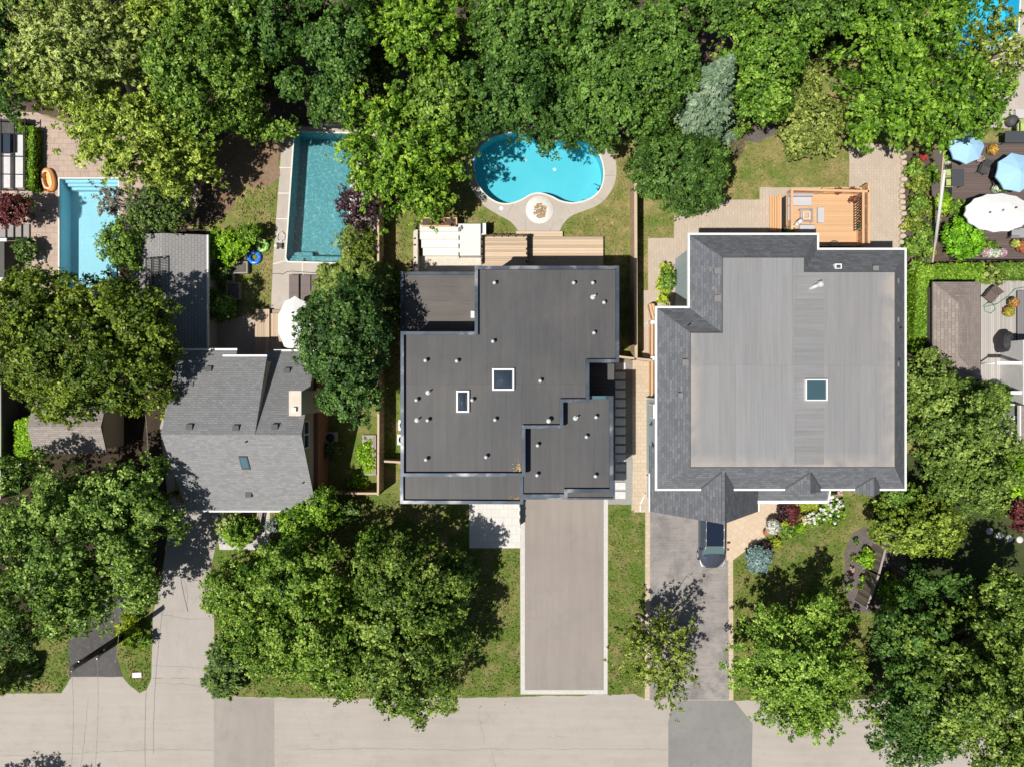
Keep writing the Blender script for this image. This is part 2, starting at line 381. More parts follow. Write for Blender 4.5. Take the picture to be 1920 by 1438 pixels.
M['canvas_w'] = flat('white_canvas', (.66,.66,.66), .85, var=.06)
M['canvas_b'] = flat('blue_canvas', (.33,.55,.74), .8, var=.04)
M['cushion'] = flat('grey_cushion', (.50,.48,.49), .9, var=.05)
M['lime'] = flat('lime_cushion', (.42,.50,.16), .9)
M['terra'] = flat('terracotta', (.36,.15,.08), .8)
M['glass_dark'] = glass('glass_dark', (.035,.05,.07))
M['glass_teal'] = glass('glass_teal', (.08,.16,.19))
M['stone'] = flat('field_stone', (.50,.42,.33), .9, var=.25, sc=2)
# leaves
M['lf_olive'] = leafmat('leaf_olive', (.085,.140,.025), (.220,.300,.060), (.400,.480,.160))
M['lf_oliveg'] = leafmat('leaf_grey_olive', (.090,.130,.050), (.235,.295,.125), (.400,.450,.240))
M['lf_green'] = leafmat('leaf_green', (.050,.105,.020), (.105,.190,.038), (.230,.330,.090))
M['lf_deep'] = leafmat('leaf_deep', (.030,.075,.022), (.062,.135,.040), (.130,.225,.080), .3)
M['lf_dense'] = leafmat('leaf_dense', (.045,.100,.025), (.085,.170,.045), (.160,.270,.085), .3)
M['lf_bright'] = leafmat('leaf_bright', (.045,.105,.012), (.105,.210,.024), (.25,.36,.065))
M['lf_lime'] = leafmat('leaf_lime', (.150,.260,.015), (.300,.420,.035), (.480,.560,.090), g=(1,1,1))
M['lf_yellow'] = leafmat('leaf_yellow', (.300,.340,.025), (.500,.520,.060), (.650,.640,.140), g=(1,1,1))
M['lf_teal'] = leafmat('leaf_spruce', (.095,.175,.090), (.180,.270,.160), (.310,.400,.255), g=(1,1,1), trans=.1)
M['lf_blue'] = leafmat('leaf_blue', (.160,.270,.265), (.260,.390,.370), (.400,.520,.490), g=(1,1,1), trans=.1)
M['lf_pine'] = leafmat('leaf_pine', (.070,.110,.030), (.135,.185,.058), (.26,.31,.13), .15)
M['lf_jun'] = leafmat('leaf_juniper', (.035,.075,.025), (.075,.130,.040), (.150,.210,.080), .15)
M['lf_purple'] = leafmat('leaf_purple', (.030,.014,.020), (.075,.035,.048), (.180,.100,.120), g=(1,1,1), trans=.25)
M['lf_red'] = leafmat('leaf_red', (.110,.020,.025), (.230,.055,.060), (.330,.130,.120), g=(1,1,1), trans=.3)
M['lf_grey'] = leafmat('leaf_grey', (.120,.130,.100), (.240,.250,.200), (.420,.420,.370), g=(1,1,1), trans=.2)
M['fl_white'] = leafmat('petal_white', (.62,.66,.55), (.78,.80,.74), (.86,.86,.84), g=(1,1,1), trans=.2)
M['fl_pink'] = leafmat('petal_pink', (.45,.12,.32), (.70,.35,.60), (.82,.72,.80), g=(1,1,1), trans=.2)
M['fl_orange'] = leafmat('petal_orange', (.60,.10,.03), (.75,.28,.05), (.80,.55,.12), g=(1,1,1), trans=.2)
M['fl_red'] = leafmat('petal_red', (.45,.03,.03), (.60,.08,.07), (.70,.25,.2), g=(1,1,1), trans=.2)
M['fl_brown'] = leafmat('coleus', (.10,.03,.03), (.22,.08,.06), (.45,.30,.12), g=(1,1,1), trans=.2)

# ------------------------------------------------------------------ foliage
def quads_mesh(name, V, T, mat, parent):
    """V: (n,4,3) leaf quads in local space of the parent, T: (n,) tint"""
    n = len(V); me = bpy.data.meshes.new(name)
    me.vertices.add(n*4); me.vertices.foreach_set('co', np.ascontiguousarray(V, dtype=np.float32).ravel())
    me.loops.add(n*4); me.loops.foreach_set('vertex_index', np.arange(n*4, dtype=np.int32))
    me.polygons.add(n); me.polygons.foreach_set('loop_start', np.arange(0, n*4, 4, dtype=np.int32))
    me.polygons.foreach_set('loop_total', np.full(n, 4, dtype=np.int32))
    me.update(calc_edges=True)
    at = me.attributes.new('tint', 'FLOAT', 'FACE'); at.data.foreach_set('value', np.ascontiguousarray(T, dtype=np.float32))
    me.materials.append(mat)
    ob = bpy.data.objects.new(name, me); SC.collection.objects.link(ob)
    if parent is not None: ob.parent = parent; WPOS[ob.name] = WPOS[parent.name]
    return ob
def unit(a): return a/np.maximum(1e-6, np.linalg.norm(a, axis=-1, keepdims=True))
def leaves(C, Nr, size, aspect, rng, along=None):
    """rhombic leaves at C facing Nr; along: preferred long axis"""
    n = len(C); r = rng.normal(size=(n, 3))
    if along is not None: r = along + .35*r
    u = unit(r - Nr*np.sum(r*Nr, -1, keepdims=True)); v = np.cross(Nr, u)
    s = (size*(.65+.7*rng.random(n)))[:, None]
    a = u*s*aspect*.5; b = v*s*.5
    return np.stack([C-a, C+b*1.0-a*.1, C+a, C-b*1.0-a*.1], 1)
def crown_puffs(rng, rx, ry, rz, pr, spiky, lo=-.3, fill=1.0, rough=.12):
    area = math.pi*rx*ry; n = max(8, int(fill*3.4*area/(math.pi*pr*pr)))
    i = np.arange(n)+.5; z = 1-(1-lo)*i/n; az = math.pi*(1+5**.5)*i + rng.normal(0, .25, n)
    rr = np.sqrt(np.maximum(0, 1-z*z)); D = np.stack([rr*np.cos(az), rr*np.sin(az), z], 1)
    D = unit(D + rng.normal(0, .08, (n, 3)))
    az = np.arctan2(D[:, 1], D[:, 0]); p1, p2, p3 = rng.random(3)*6.28
    lump = 1+rough*np.sin(3*az+p1+1.5*D[:, 2])+rough*.8*np.sin(5*az+p2-2*D[:, 2])+rough*.5*np.sin(9*az+p3+3*D[:, 2])
    E = np.array([rx, ry, rz]); mn = min(rx, ry)
    out = []
    if spiky:
        fr = np.clip(lump*(.86+.2*rng.random(n)), .5, 1.25)
        for f, k in ((1.0, .33), (.87, .52), (.72, .72), (.55, .85)):
            c = D*E*((fr*f)[:, None]) + rng.normal(0, pr*.12, (n, 3)); out.append((c, pr*k*(.8+.4*rng.random(n)), D))
    else:
        fr = np.clip(lump*(.88+.12*rng.random(n)), .5, 1.15)-pr/mn*.75
        out.append((D*E*np.maximum(.2, fr)[:, None], pr*(.65+.65*rng.random(n)), D))
        m = int(n*.45); sel = rng.choice(n, m)
        out.append((D[sel]*E*((fr[sel]*(.35+.4*rng.random(m)))[:, None]), pr*(.8+.5*rng.random(m)), D[sel]))
    return np.concatenate([a for a, _, _ in out]), np.concatenate([b for _, b, _ in out]), np.concatenate([c for _, _, c in out])
def foliage(rng, rx, ry, rz, pr, leaf, cover=5, aspect=1.3, spiky=False, jit=.75, lo=-.3, fill=1.0, rough=.12, gap=0.0, droop=0.0, flat_=.75):
    Pc, Pr, Dd = crown_puffs(rng, rx, ry, rz, pr, spiky, lo, fill, rough)
    if gap:
        k = rng.random(len(Pc)) > gap; Pc, Pr, Dd = Pc[k], Pr[k], Dd[k]
    n = int(cover*math.pi*rx*ry/(leaf*leaf*aspect*.5)); w = Pr**2; w /= w.sum()
    idx = rng.choice(len(Pc), n, p=w)
    d = unit(rng.normal(size=(n, 3)) + np.array([0, 0, .55]) + .5*Dd[idx])
    rad = Pr[idx]*(.5+.6*rng.random(n)**.6)
    C = Pc[idx] + d*rad[:, None]*np.array([1, 1, flat_])
    per = 11; k = n//per                                  # twigs: leaves gathered in small bunches
    sel = rng.integers(0, k, n); C = C[sel] + rng.normal(0, leaf*.62, (n, 3))*np.array([1, 1, .6]); d = unit(d[sel]+rng.normal(0, .45, (n, 3))); idx = idx[sel]
    tw = rng.normal(0, .10, k)[sel]
    C[:, 2] -= droop*np.linalg.norm(C[:, :2], axis=1)**2/max(rx, ry)
    Nr = unit(d*.6+Dd[idx]*.35+np.array([0, 0, .22])+rng.normal(0, jit*.5, (n, 3)))
    pt = rng.normal(0, .11, len(Pc))
    T = np.clip(.42+pt[idx]+tw+rng.normal(0, .17, n), 0, 1)
    along = Dd[idx] if spiky else None
    return leaves(C, Nr, leaf, aspect, rng, along), T, Pc, Pr
TREEN = [0]
def tree(px, py, rx, ry, h, mat, label, name='leafy_tree', cat='tree', pr=.75, leaf=.2, group=None, bark='bark', zf=None, rzf=1.05, trunk=.2, limbs=9, shape_seed=None, base=None, part='crown', **kw):
    """a broadleaf tree or shrub; (px,py) and rx, ry give the crown on the survey grid at its own height"""
    TREEN[0] += 1; rng = np.random.default_rng(1000+(shape_seed or TREEN[0]))
    rw = (rx+ry)/2*(H-h*.6)/F; rz = min(rw*rzf, h*.48)
    zc = h-rz if zf is None else h*zf
    c = W(px, py, zc); s = (H-zc)/F; leaf = leaf*(.66 if kw.get('spiky') else .76) if leaf > .135 else leaf; pr = pr*.92
    b = Vector((c.x, c.y, 0)) if base is None else W(base[0], base[1])
    e = empty(name, b, label, cat, group)
    V, T, Pc, Pr = foliage(rng, rx*s, ry*s, rz, pr, leaf, **kw)
    off = np.array([c.x-b.x, c.y-b.y, zc])
    zz = V[:, :, 2]+zc; keep = zz.min(1) > .03
    V = (V+off)[keep]; T = T[keep]
    quads_mesh(part, V, T, mat, e)
    # trunk and limbs
    m = MB(); r = random.Random(TREEN[0]); top = Vector((c.x, c.y, zc-rz*.35)); p = Vector((b.x, b.y, -.05)); n = 4
    mid = [p.lerp(top, k/n)+Vector((r.uniform(-.12, .12), r.uniform(-.12, .12), 0))*(h/8 if 0 < k < n else 0) for k in range(n+1)]
    for k in range(n):
        m.tube(mid[k], mid[k+1], trunk*(1-.16*k)*(1.25 if k == 0 else 1), trunk*(1-.16*(k+1)), 8)
    order = r.sample(range(len(Pc)), min(limbs, len(Pc)))
    for i in order:
        q = Vector(tuple(Pc[i]+np.array([c.x, c.y, zc]))); st = mid[n-1].lerp(mid[n], r.random())
        mm = st.lerp(q, .5)+Vector((r.uniform(-.2, .2), r.uniform(-.2, .2), r.uniform(0, .35)))
        m.tube(st, mm, trunk*.42, trunk*.25, 6); m.tube(mm, q, trunk*.25, trunk*.08, 6)
    m.build('trunk', M[bark], e)
    return e
def shrub(px, py, rx, ry, h, mat, label, name='shrub', cat='shrub', leaf=.13, pr=.28, **kw):
    kw.setdefault('trunk', .05); kw.setdefault('limbs', 5); kw.setdefault('rough', .08); kw.setdefault('lo', -.2)
    kw.setdefault('part', 'foliage')
    return tree(px, py, rx, ry, h, mat, label, name, cat, pr, leaf, **kw)
def conifer(base, h, r0, mat, label, name='conifer', cat='conifer', layers=22, leaf=.22, aspect=2.6, dens=60, droop=.35, group=None, seed=1, topr=.05, bark='bark'):
    rng = np.random.default_rng(seed); b = W(*base); e = empty(name, b, label, cat, group)
    Vs, Ts = [], []; m = MB(); m.tube((b.x, b.y, -.05), (b.x, b.y, h*.93), r0*.07+.06, .03, 8)
    for k in range(layers):
        f = (k+.5)/layers; z = h*(.06+.93*f); R_ = r0*(1-f)**.85+topr; nb = int(8+10*(1-f))
        a0 = rng.random()*6.28
        for j in range(nb):
            a = a0+6.283*j/nb+rng.normal(0, .12); L = R_*(.72+.4*rng.random()); dv = np.array([math.cos(a), math.sin(a), 0])
            n = int(dens*(.25+L/r0)); t = rng.random(n)**.75
            C = dv*(t*L)[:, None]; C[:, 2] = z - droop*L*t + .12*L*t*t
            side = np.array([-dv[1], dv[0], 0]); wd = (.32*L*(1-t)**.8+.09)
            sg = rng.uniform(-1, 1, n); C += side*(wd*sg)[:, None]; C[:, 2] += rng.normal(0, .05, n)-.1*np.abs(sg)*wd
            Nr = unit(np.array([0, 0, 1.])+rng.normal(0, .35, (n, 3))+dv*.3)
            al = unit(dv+side*sg[:, None]*.9)
            Vs.append(leaves(C, Nr, leaf*.55, aspect, rng, al*2)); Ts.append(np.clip(.45+rng.normal(0, .1)+rng.normal(0, .15, n), 0, 1))
            if j % 2 == 0: m.tube((b.x, b.y, z), (b.x+dv[0]*L*.8, b.y+dv[1]*L*.8, z-droop*L*.7), .03, .008, 5)
    quads_mesh('crown', np.concatenate(Vs), np.concatenate(Ts), mat, e); m.build('trunk', M[bark], e)
    return e
def hedge(poly, h, mat, label, name='hedge', cat='hedge', leaf=.11, cover=7, group=None, seed=5):
    """clipped hedge: leaves over a box-like body given by plan corners"""
    rng = np.random.default_rng(seed); P = [Vector((p[0], p[1])) for p in poly]
    c = sum(P, Vector((0, 0)))/len(P); e = empty(name, (c.x, c.y, 0), label, cat, group)
    m = MB(); xs = [p.x for p in P]; ys = [p.y for p in P]
    def inside(x, y):
        r = False; j = len(P)-1
        for i in range(len(P)):
            if (P[i].y > y) != (P[j].y > y) and x < (P[j].x-P[i].x)*(y-P[i].y)/(P[j].y-P[i].y)+P[i].x: r = not r
            j = i
        return r
    ar = abs(sum(a.x*b.y-b.x*a.y for a, b in zip(P, P[1:]+P[:1])))/2
    n = int(cover*ar/(leaf*leaf*.6)); C = []
    while len(C) < n:
        x, y = rng.uniform(min(xs), max(xs)), rng.uniform(min(ys), max(ys))
        if inside(x, y): C.append((x, y, h*(.88+.14*rng.random())+.06*math.sin(x*5)*math.cos(y*4.3)))
    C = np.array(C); Nn = unit(np.array([0, 0, .9])+rng.normal(0, .5, (len(C), 3)))
    S, SN = [], []
    for a, b in zip(P, P[1:]+P[:1]):
        L = (b-a).length; k = int(cover*.8*L*h/(leaf*leaf*.6)); t = rng.random(k); nn = Vector((b.y-a.y, a.x-b.x)).normalized()
        o = rng.normal(0, .05, k)
        S.append(np.stack([a.x+(b.x-a.x)*t+nn.x*o, a.y+(b.y-a.y)*t+nn.y*o, rng.random(k)*h], 1))
        SN.append(unit(np.array([nn.x, nn.y, .4])+rng.normal(0, .5, (k, 3))))
    C = np.concatenate([C]+S); Nn = np.concatenate([Nn]+SN)
    V = leaves(C, Nn, leaf, 1.4, rng)-np.array([c.x, c.y, 0])
    quads_mesh('foliage', V, np.clip(.45+rng.normal(0, .18, len(C)), 0, 1), mat, e)
    q = [c+(p-c)*.86 for p in P]; m.prism(q, .0, h*.82); m.build('branches', M['twigs'], e)
    return e
M['gravel_d'] = rough_ground('gravel_dark', (.150,.128,.118), (.185,.158,.145), (.27,.235,.21), 1, 7, 30, 1, .95, fine=.5)
M['soil2'] = rough_ground('soil_grass', (.048,.075,.020), (.075,.100,.028), (.12,.09,.05), .4, 2, 14, 1, .95, fine=.5)
M['slab_brown'] = bricky('slab_brown', (.24,.21,.19), (.27,.235,.21), (.17,.15,.14), .4, .2, .01, 0, .5, 1.0, (.22,.19,.17))
M['white_slab2'] = bricky('white_slab2', (.56,.53,.50), (.62,.59,.56), (.33,.31,.29), .35, .6, .014, 0, .5, 1.5, (.5,.47,.44))
M['sh_r'] = bricky('shingle_rear', (.215,.218,.226), (.290,.293,.300), (.145,.148,.155), .33, .14, .014, 0, .37, 1.4, (.235,.238,.245))
M['sh_t2'] = bricky('shingle_tan_mix', (.27,.235,.215), (.38,.34,.315), (.18,.15,.14), .36, .14, .012, 0, .37, 2.2, (.31,.27,.25))
M['sh_t3'] = bricky('shingle_tan_h', (.27,.225,.20), (.37,.31,.28), (.17,.14,.13), .40, .16, .014, 0, .37, 1.4, (.30,.25,.225))
M['glass_g'] = glass('glass_grey', (.20,.22,.20))
M['red_soil'] = rough_ground('red_soil', (.27,.17,.115), (.34,.23,.155), (.42,.33,.20), .5, 2.5, 16, 1, .95, fine=.55)
M['glass_dark2'] = glass('glass_slate', (.05,.10,.12))
M['lf_deep3'] = leafmat('leaf_deep3', (.030,.072,.020), (.060,.125,.034), (.115,.200,.065), .24)
M['dry_leaf'] = leafmat('dry_leaf', (.20,.10,.04), (.42,.27,.12), (.60,.48,.22), g=(1,1,1))
M['crack'] = flat('crack_filler', (.22,.20,.18), .9)
M['fence_brown'] = wood('fence_brown', (.22,.11,.05), (.30,.16,.08), 1, tv=.2)
M['wire'] = flat('wire', (.30,.30,.30), .5)
M['clear'] = water('clear_glass', (.88,.92,.90), 1, 0)
M['white_step'] = flat('white_step', (.66,.65,.63), .8, var=.05)
M['ash'] = flat('ash', (.34,.24,.14), .95, var=.5, sc=12)
M['green_p'] = flat('green_plastic', (.05,.25,.12), .5)
M['cushion2'] = flat('grey_cushion_dark', (.40,.38,.40), .9, var=.05)
M['glass_grey2'] = glass('glass_table', (.07,.075,.08), .2)
M['wicker'] = flat('wicker', (.13,.10,.09), .8, var=.3, sc=14)
M['black_cover'] = flat('black_cover', (.035,.035,.038), .6, var=.25)
M['grey_dark_w'] = wood('grey_dark_boards', (.19,.185,.19), (.25,.245,.25), 1, tv=.25)
M['lounger'] = flat('lounger_slats', (.17,.135,.13), .7, var=.12)
M['blue_v'] = flat('blue_vinyl', (.02,.20,.75), .25, coat=.5)
M['orange_v'] = flat('orange_vinyl', (.80,.30,.08), .3, coat=.4)
M['white_v'] = flat('white_vinyl', (.80,.62,.45), .3, coat=.4)
M['yellow_v'] = flat('yellow_vinyl', (.80,.50,.18), .4, coat=.3)
def melon():
    m, t, b = newmat('melon_vinyl'); v = coords(t, (1, 1, 1)); t.links.new(ramp(t, noise(t, v, 7, 2, .5, 1.2), [(.42, (.06,.30,.05)), (.55, (.40,.60,.10)), (.62, (.75,.80,.45))]), b.inputs['Base Color'])
    b.inputs['Roughness'].default_value = .3; return m
M['melon'] = melon()
def paint(name, c):
    m, t, b = newmat(name); b.inputs['Base Color'].default_value = (*c, 1); b.inputs['Metallic'].default_value = .5; b.inputs['Roughness'].default_value = .3; b.inputs['Coat Weight'].default_value = 1; b.inputs['Coat Roughness'].default_value = .05; return m
M['car_paint'] = paint('car_paint', (.085,.10,.14)); M['car_paint_l'] = paint('car_trim', (.35,.38,.42))
M['windshield'] = glass('windshield', (.10,.16,.16), .04); M['car_glass'] = glass('car_roof_glass', (.012,.018,.035), .03); M['headlight'] = flat('headlight', (.75,.77,.8), .15, coat=1)
M['lf_bright2'] = leafmat('leaf_bright2', (.042,.105,.016), (.095,.195,.032), (.23,.34,.09))
M['lf_bright3'] = leafmat('leaf_bright3', (.040,.100,.012), (.090,.190,.024), (.21,.33,.06))
M['lf_olive2'] = leafmat('leaf_olive2', (.038,.075,.013), (.095,.145,.024), (.21,.26,.055))
M['lf_olive3'] = leafmat('leaf_olive3', (.065,.105,.020), (.140,.190,.040), (.29,.34,.11))
M['lf_olive4'] = leafmat('leaf_olive4', (.070,.115,.020), (.155,.225,.042), (.30,.36,.10))
M['lf_olive4b'] = leafmat('leaf_olive4b', (.050,.095,.025), (.110,.175,.048), (.23,.30,.11))
M['lf_pale'] = leafmat('leaf_pale', (.090,.130,.035), (.165,.210,.070), (.30,.34,.15))
M['lf_mid'] = leafmat('leaf_mid', (.055,.115,.028), (.115,.195,.050), (.26,.36,.14))
M['lf_mid2'] = leafmat('leaf_mid2', (.050,.115,.016), (.110,.200,.032), (.26,.34,.11))
M['lf_mid3'] = leafmat('leaf_mid3', (.042,.088,.016), (.100,.165,.034), (.24,.31,.11))
M['lf_mid4'] = leafmat('leaf_mid4', (.065,.135,.022), (.140,.245,.045), (.29,.40,.13))
M['lf_deep2'] = leafmat('leaf_deep2', (.022,.058,.020), (.045,.100,.036), (.11,.19,.07), .22)
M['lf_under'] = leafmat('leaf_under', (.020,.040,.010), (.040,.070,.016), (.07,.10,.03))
M['lf_lime2'] = leafmat('leaf_lime2', (.110,.170,.015), (.220,.290,.030), (.38,.42,.06))
M['lf_lime3'] = leafmat('leaf_lime3', (.085,.200,.012), (.180,.340,.025), (.34,.48,.06))
M['lf_lime4'] = leafmat('leaf_lime4', (.060,.180,.010), (.130,.320,.020), (.24,.45,.05))
M['lf_yel2'] = leafmat('leaf_yel2', (.20,.28,.012), (.36,.44,.025), (.60,.60,.10), g=(1,1,1))
M['lf_yel3'] = leafmat('leaf_yel3', (.28,.38,.02), (.46,.55,.05), (.62,.68,.12), g=(1,1,1))
M['lf_red2'] = leafmat('leaf_red2', (.08,.018,.018), (.16,.035,.035), (.24,.07,.06), g=(1,1,1))
M['lf_blue2'] = leafmat('leaf_blue2', (.10,.14,.12), (.19,.25,.21), (.33,.40,.35), g=(1,1,1))
M['lf_purple2'] = leafmat('leaf_purple2', (.05,.025,.03), (.12,.06,.07), (.35,.18,.15))
M['lf_mix'] = leafmat('leaf_mix', (.07,.13,.03), (.20,.26,.08), (.60,.50,.42))
M['fl_yel'] = leafmat('petal_yellow', (.55,.50,.08), (.72,.68,.15), (.8,.78,.3), g=(1,1,1)); M['fl_pk2'] = leafmat('petal_pale_pink', (.45,.22,.20), (.62,.36,.33), (.75,.6,.55), g=(1,1,1)); M['fl_pch'] = leafmat('petal_peach', (.55,.42,.22), (.72,.60,.38), (.80,.74,.55), g=(1,1,1))
M['twigs'] = flat('twigs', (.055,.065,.025), .95, var=.4, sc=9)
exec_order = None
# ------------------------------------------------------------------ pools (holes in the ground)
POOL_L = WL([(112, 336), (222, 336), (222, 545), (112, 545)])
POOL_C = WL([(553, 248), (663, 252), (648, 493), (540, 490), (537, 484)])
KID = smooth_loop([W(*p).xy for p in [(889,318),(893,290),(910,268),(935,255),(968,250),(1000,258),(1030,266),(1070,262),(1100,268),(1122,290),(1131,320),(1127,350),(1110,370),(1080,380),(1053,377),(1034,368),(1014,362),(996,364),(978,374),(958,381),(935,380),(912,366),(896,344)]], 4)
POOL_R = WL([(1795, -70), (1915, -70), (1908, 62), (1840, 108), (1800, 104), (1790, 60)])
HOLES = [POOL_L, POOL_C, KID, POOL_R]
def ragged(P, amp, step=.35, sd=1):
    r = random.Random(sd+len(P)); out = []
    for a, b in zip(P, P[1:]+P[:1]):
        L = (b-a).length; n = max(1, min(400, int(L/step))); u = (b-a)/max(L, 1e-6); nn = Vector((-u.y, u.x, 0)); o = 0
        for k in range(n):
            o = .6*o+r.uniform(-amp, amp); out.append(a+u*(L*k/n)+nn*(o if k else 0))
    return out
RAG = {'bare_soil': .2, 'soil': .16, 'yard_soil': .16, 'planting_bed': .07, 'garden_bed': .08, 'road': .035, 'front_lawn': .05, 'gravel_strip': .03, 'pool_patio': .01, 'back_path': .015}
def sheet(name, pts, z, mat, holes=(), world=False):
    P = pts if world else WL(pts)
    if name in RAG and not world: P = ragged(P, RAG[name], .3 if RAG[name] < .1 else .5)
    m = MB(); m.sheet(P, z, holes); return struct(m.build(name, mat))
sheet('ground', [(-160, -160), (160, -160), (160, 160), (-160, 160)], 0, M['lawn'], HOLES, True)
sheet('front_lawn', [(-200, 1000), (330, 960), (640, 925), (1420, 930), (2100, 930), (2100, 1330), (-200, 1330)], .004, M['lawn_front'])
sheet('soil', [(-300, -200), (2200, -200), (2200, -160), (1760, -120), (1700, 60), (1620, 110), (1500, 120), (1440, 215), (1400, 262), (1385, 300), (1350, 290), (1180, 262), (1135, 255), (1080, 236), (1000, 232), (935, 228), (880, 240), (730, 300), (700, 238), (531, 236), (524, 300), (440, 345), (420, 410), (330, 428), (240, 430), (225, 330), (225, 240), (60, 210), (-300, 200)], .008, M['mulch'])
sheet('planting_bed', [(1440, 205), (1470, 180), (1478, 215), (1462, 250), (1420, 268), (1395, 262)], .012, M['gravel_d'])
sheet('yard_soil', [(225, 428), (388, 430), (392, 690), (325, 715), (318, 780), (330, 960), (300, 1080), (240, 1110), (130, 1130), (60, 1190), (-60, 1200), (-60, 562), (225, 562)], .010, M['soil'])
sheet('yard_soil', [(1630, 925), (1700, 850), (2100, 830), (2100, 1330), (1600, 1330), (1640, 1140), (1660, 1060)], .010, M['soil2'])
0 and sheet('yard_soil', [(600, 1290), (380, 1290), (395, 1110), (450, 1060), (520, 1000), (880, 1000), (870, 1200), (800, 1290)], .009, M['soil2'])
# road and drives
sheet('road', [(-1000, 1300), (115, 1299), (135, 1268), (230, 1268), (244, 1285), (262, 1299), (275, 1292), (284, 1270), (405, 1270), (402, 1290), (420, 1300), (455, 1306), (640, 1309), (975, 1306), (1190, 1300), (1215, 1311), (1380, 1313), (1620, 1310), (1700, 1304), (3000, 1300), (3000, 1900), (-1000, 1900)], .012, M['road'])
sheet('road_patch', [(401, 1303), (420, 1302), (455, 1308), (514, 1309), (517, 1900), (401, 1900)], .016, M['road_dark'])
sheet('driveway_apron', [(1262, 1312), (1376, 1312), (1411, 1356), (1400, 1900), (1253, 1900), (1253, 1352)], .016, M['apron'])
sheet('driveway', [(130, 1268), (128, 1140), (150, 1090), (260, 1090), (216, 1180), (219, 1232), (230, 1268)], .016, M['drive_black'])
sheet('driveway', [(284, 1270), (287, 1150), (305, 1080), (318, 960), (300, 800), (322, 720), (330, 940), (415, 955), (403, 1030), (396, 1060), (401, 1145), (404, 1270)], .014, M['drive_left'])
sheet('paver_border', [(975, 925), (1140, 925), (1139, 1301), (976, 1301)], .016, M['white_border'])
sheet('driveway', [(984, 925), (1132, 925), (1132, 1293), (984, 1293)], .020, M['drive_new'])
sheet('paver_border', [(1210, 955), (1374, 955), (1375, 1312), (1209, 1312)], .016, M['tan_paver'])
sheet('driveway', [(1219, 950), (1364, 950), (1367, 1311), (1218, 1311)], .020, M['drive_old'])
sheet('front_path', [(880, 930), (976, 930), (976, 1027), (880, 1027)], .020, M['white_slab'])
sheet('entry_path', [(1362, 930), (1474, 920), (1484, 940), (1462, 968), (1444, 990), (1430, 1012), (1400, 1030), (1374, 1050), (1362, 1050)], .024, M['tan_diag'])
sheet('side_path', [(1183, 676), (1235, 676), (1235, 960), (1184, 960)], .012, M['tan_paver'])
sheet('gravel_strip', [(1139, 848), (1186, 848), (1186, 945), (1140, 945)], .016, M['gravel'])
sheet('side_yard_paving', [(1120, 676), (1186, 676), (1186, 850), (1120, 850)], .020, M['slab_brown'])
sheet('back_path', [(1205, 676), (1205, 545), (1215, 545), (1215, 447), (1264, 447), (1264, 405), (1300, 375), (1424, 375), (1424, 352), (1592, 352), (1592, 262), (1696, 280), (1688, 470), (1640, 600), (1300, 690), (1230, 690)], .016, M['tan_paver2'])
sheet('pool_patio', [(-60, 262), (-60, 205), (70, 212), (130, 235), (225, 250), (270, 260), (268, 336), (372, 345), (368, 402), (225, 405), (225, 560), (55, 560), (-60, 560)], .016, M['patio_red'], [POOL_L])
sheet('pool_deck', [(531, 236), (720, 236), (716, 640), (545, 680), (545, 600), (508, 585), (512, 490)], .016, M['concrete'], [POOL_C])
KD = smooth_loop([W(*p).xy for p in [(874,318),(878,288),(898,254),(940,233),(1000,236),(1075,238),(1128,256),(1150,288),(1156,322),(1148,355),(1126,382),(1098,395),(1074,404),(1058,418),(1048,436),(1046,441),(975,441),(972,434),(958,417),(932,402),(905,384),(884,352)]], 4)
sheet('pool_deck', KD, .016, M['concrete'], [KID], True)
sheet('pool_deck', [(1760, -90), (2100, -90), (2100, 250), (1850, 240), (1800, 215), (1765, 130)], .016, M['concrete'], [POOL_R])
sheet('yard_paving', [(395, 672), (395, 612), (430, 600), (470, 588), (482, 605), (482, 690), (395, 700)], .020, M['tan_paver2'])
sheet('front_walk', [(398, 945), (506, 945), (506, 1030), (412, 1030)], .016, M['white_slab2'])
sheet('planting_bed', [(1620, 985), (1655, 1005), (1700, 1000), (1700, 1150), (1600, 1148), (1580, 1100), (1582, 1040), (1598, 1000)], .016, M['gravel_d'])
sheet('garden_bed', [(1696, 285), (1770, 285), (1765, 420), (1748, 560), (1740, 680), (1700, 700), (1688, 470)], .020, M['mulch'])
sheet('under_deck_soil', [(1740, 400), (1960, 400), (1960, 720), (1740, 720)], .012, M['mulch'])
sheet('side_soil', [(604, 780), (716, 780), (716, 930), (604, 930)], .012, M['lawn_front'])

def cracks(name, lines, z, w=.013):
    r = random.Random(5); m = MB()
    for pts in lines:
        P = WL(pts); Q = [P[0]]
        for a, b in zip(P, P[1:]):
            n = max(2, int((b-a).length/.35)); nn = Vector((-(b-a).y, (b-a).x, 0)).normalized()
            for k in range(1, n+1): Q.append(a.lerp(b, k/n)+nn*r.uniform(-.05, .05))
        for a, b in zip(Q, Q[1:]):
            nn = Vector((-(b-a).y, (b-a).x, 0)).normalized()*w*r.uniform(.3, .8); m.face([(a-nn).to_tuple()[:2]+(z,), (b-nn).to_tuple()[:2]+(z,), (b+nn).to_tuple()[:2]+(z,), (a+nn).to_tuple()[:2]+(z,)])
    return struct(m.build(name, M['crack']))
cracks('road_cracks', [[(-20, 1418), (120, 1412), (230, 1407), (300, 1404), (400, 1405)], [(560, 1404), (700, 1402), (850, 1405), (980, 1403), (1250, 1404)], [(286, 1247), (330, 1249), (400, 1254)], [(290, 1280), (350, 1282), (380, 1286)], [(897, 1334), (904, 1370), (908, 1392)], [(1410, 1350), (1600, 1352), (1700, 1349)], [(165, 1310), (160, 1370), (152, 1440)], [(920, 1400), (930, 1440)]], .020)
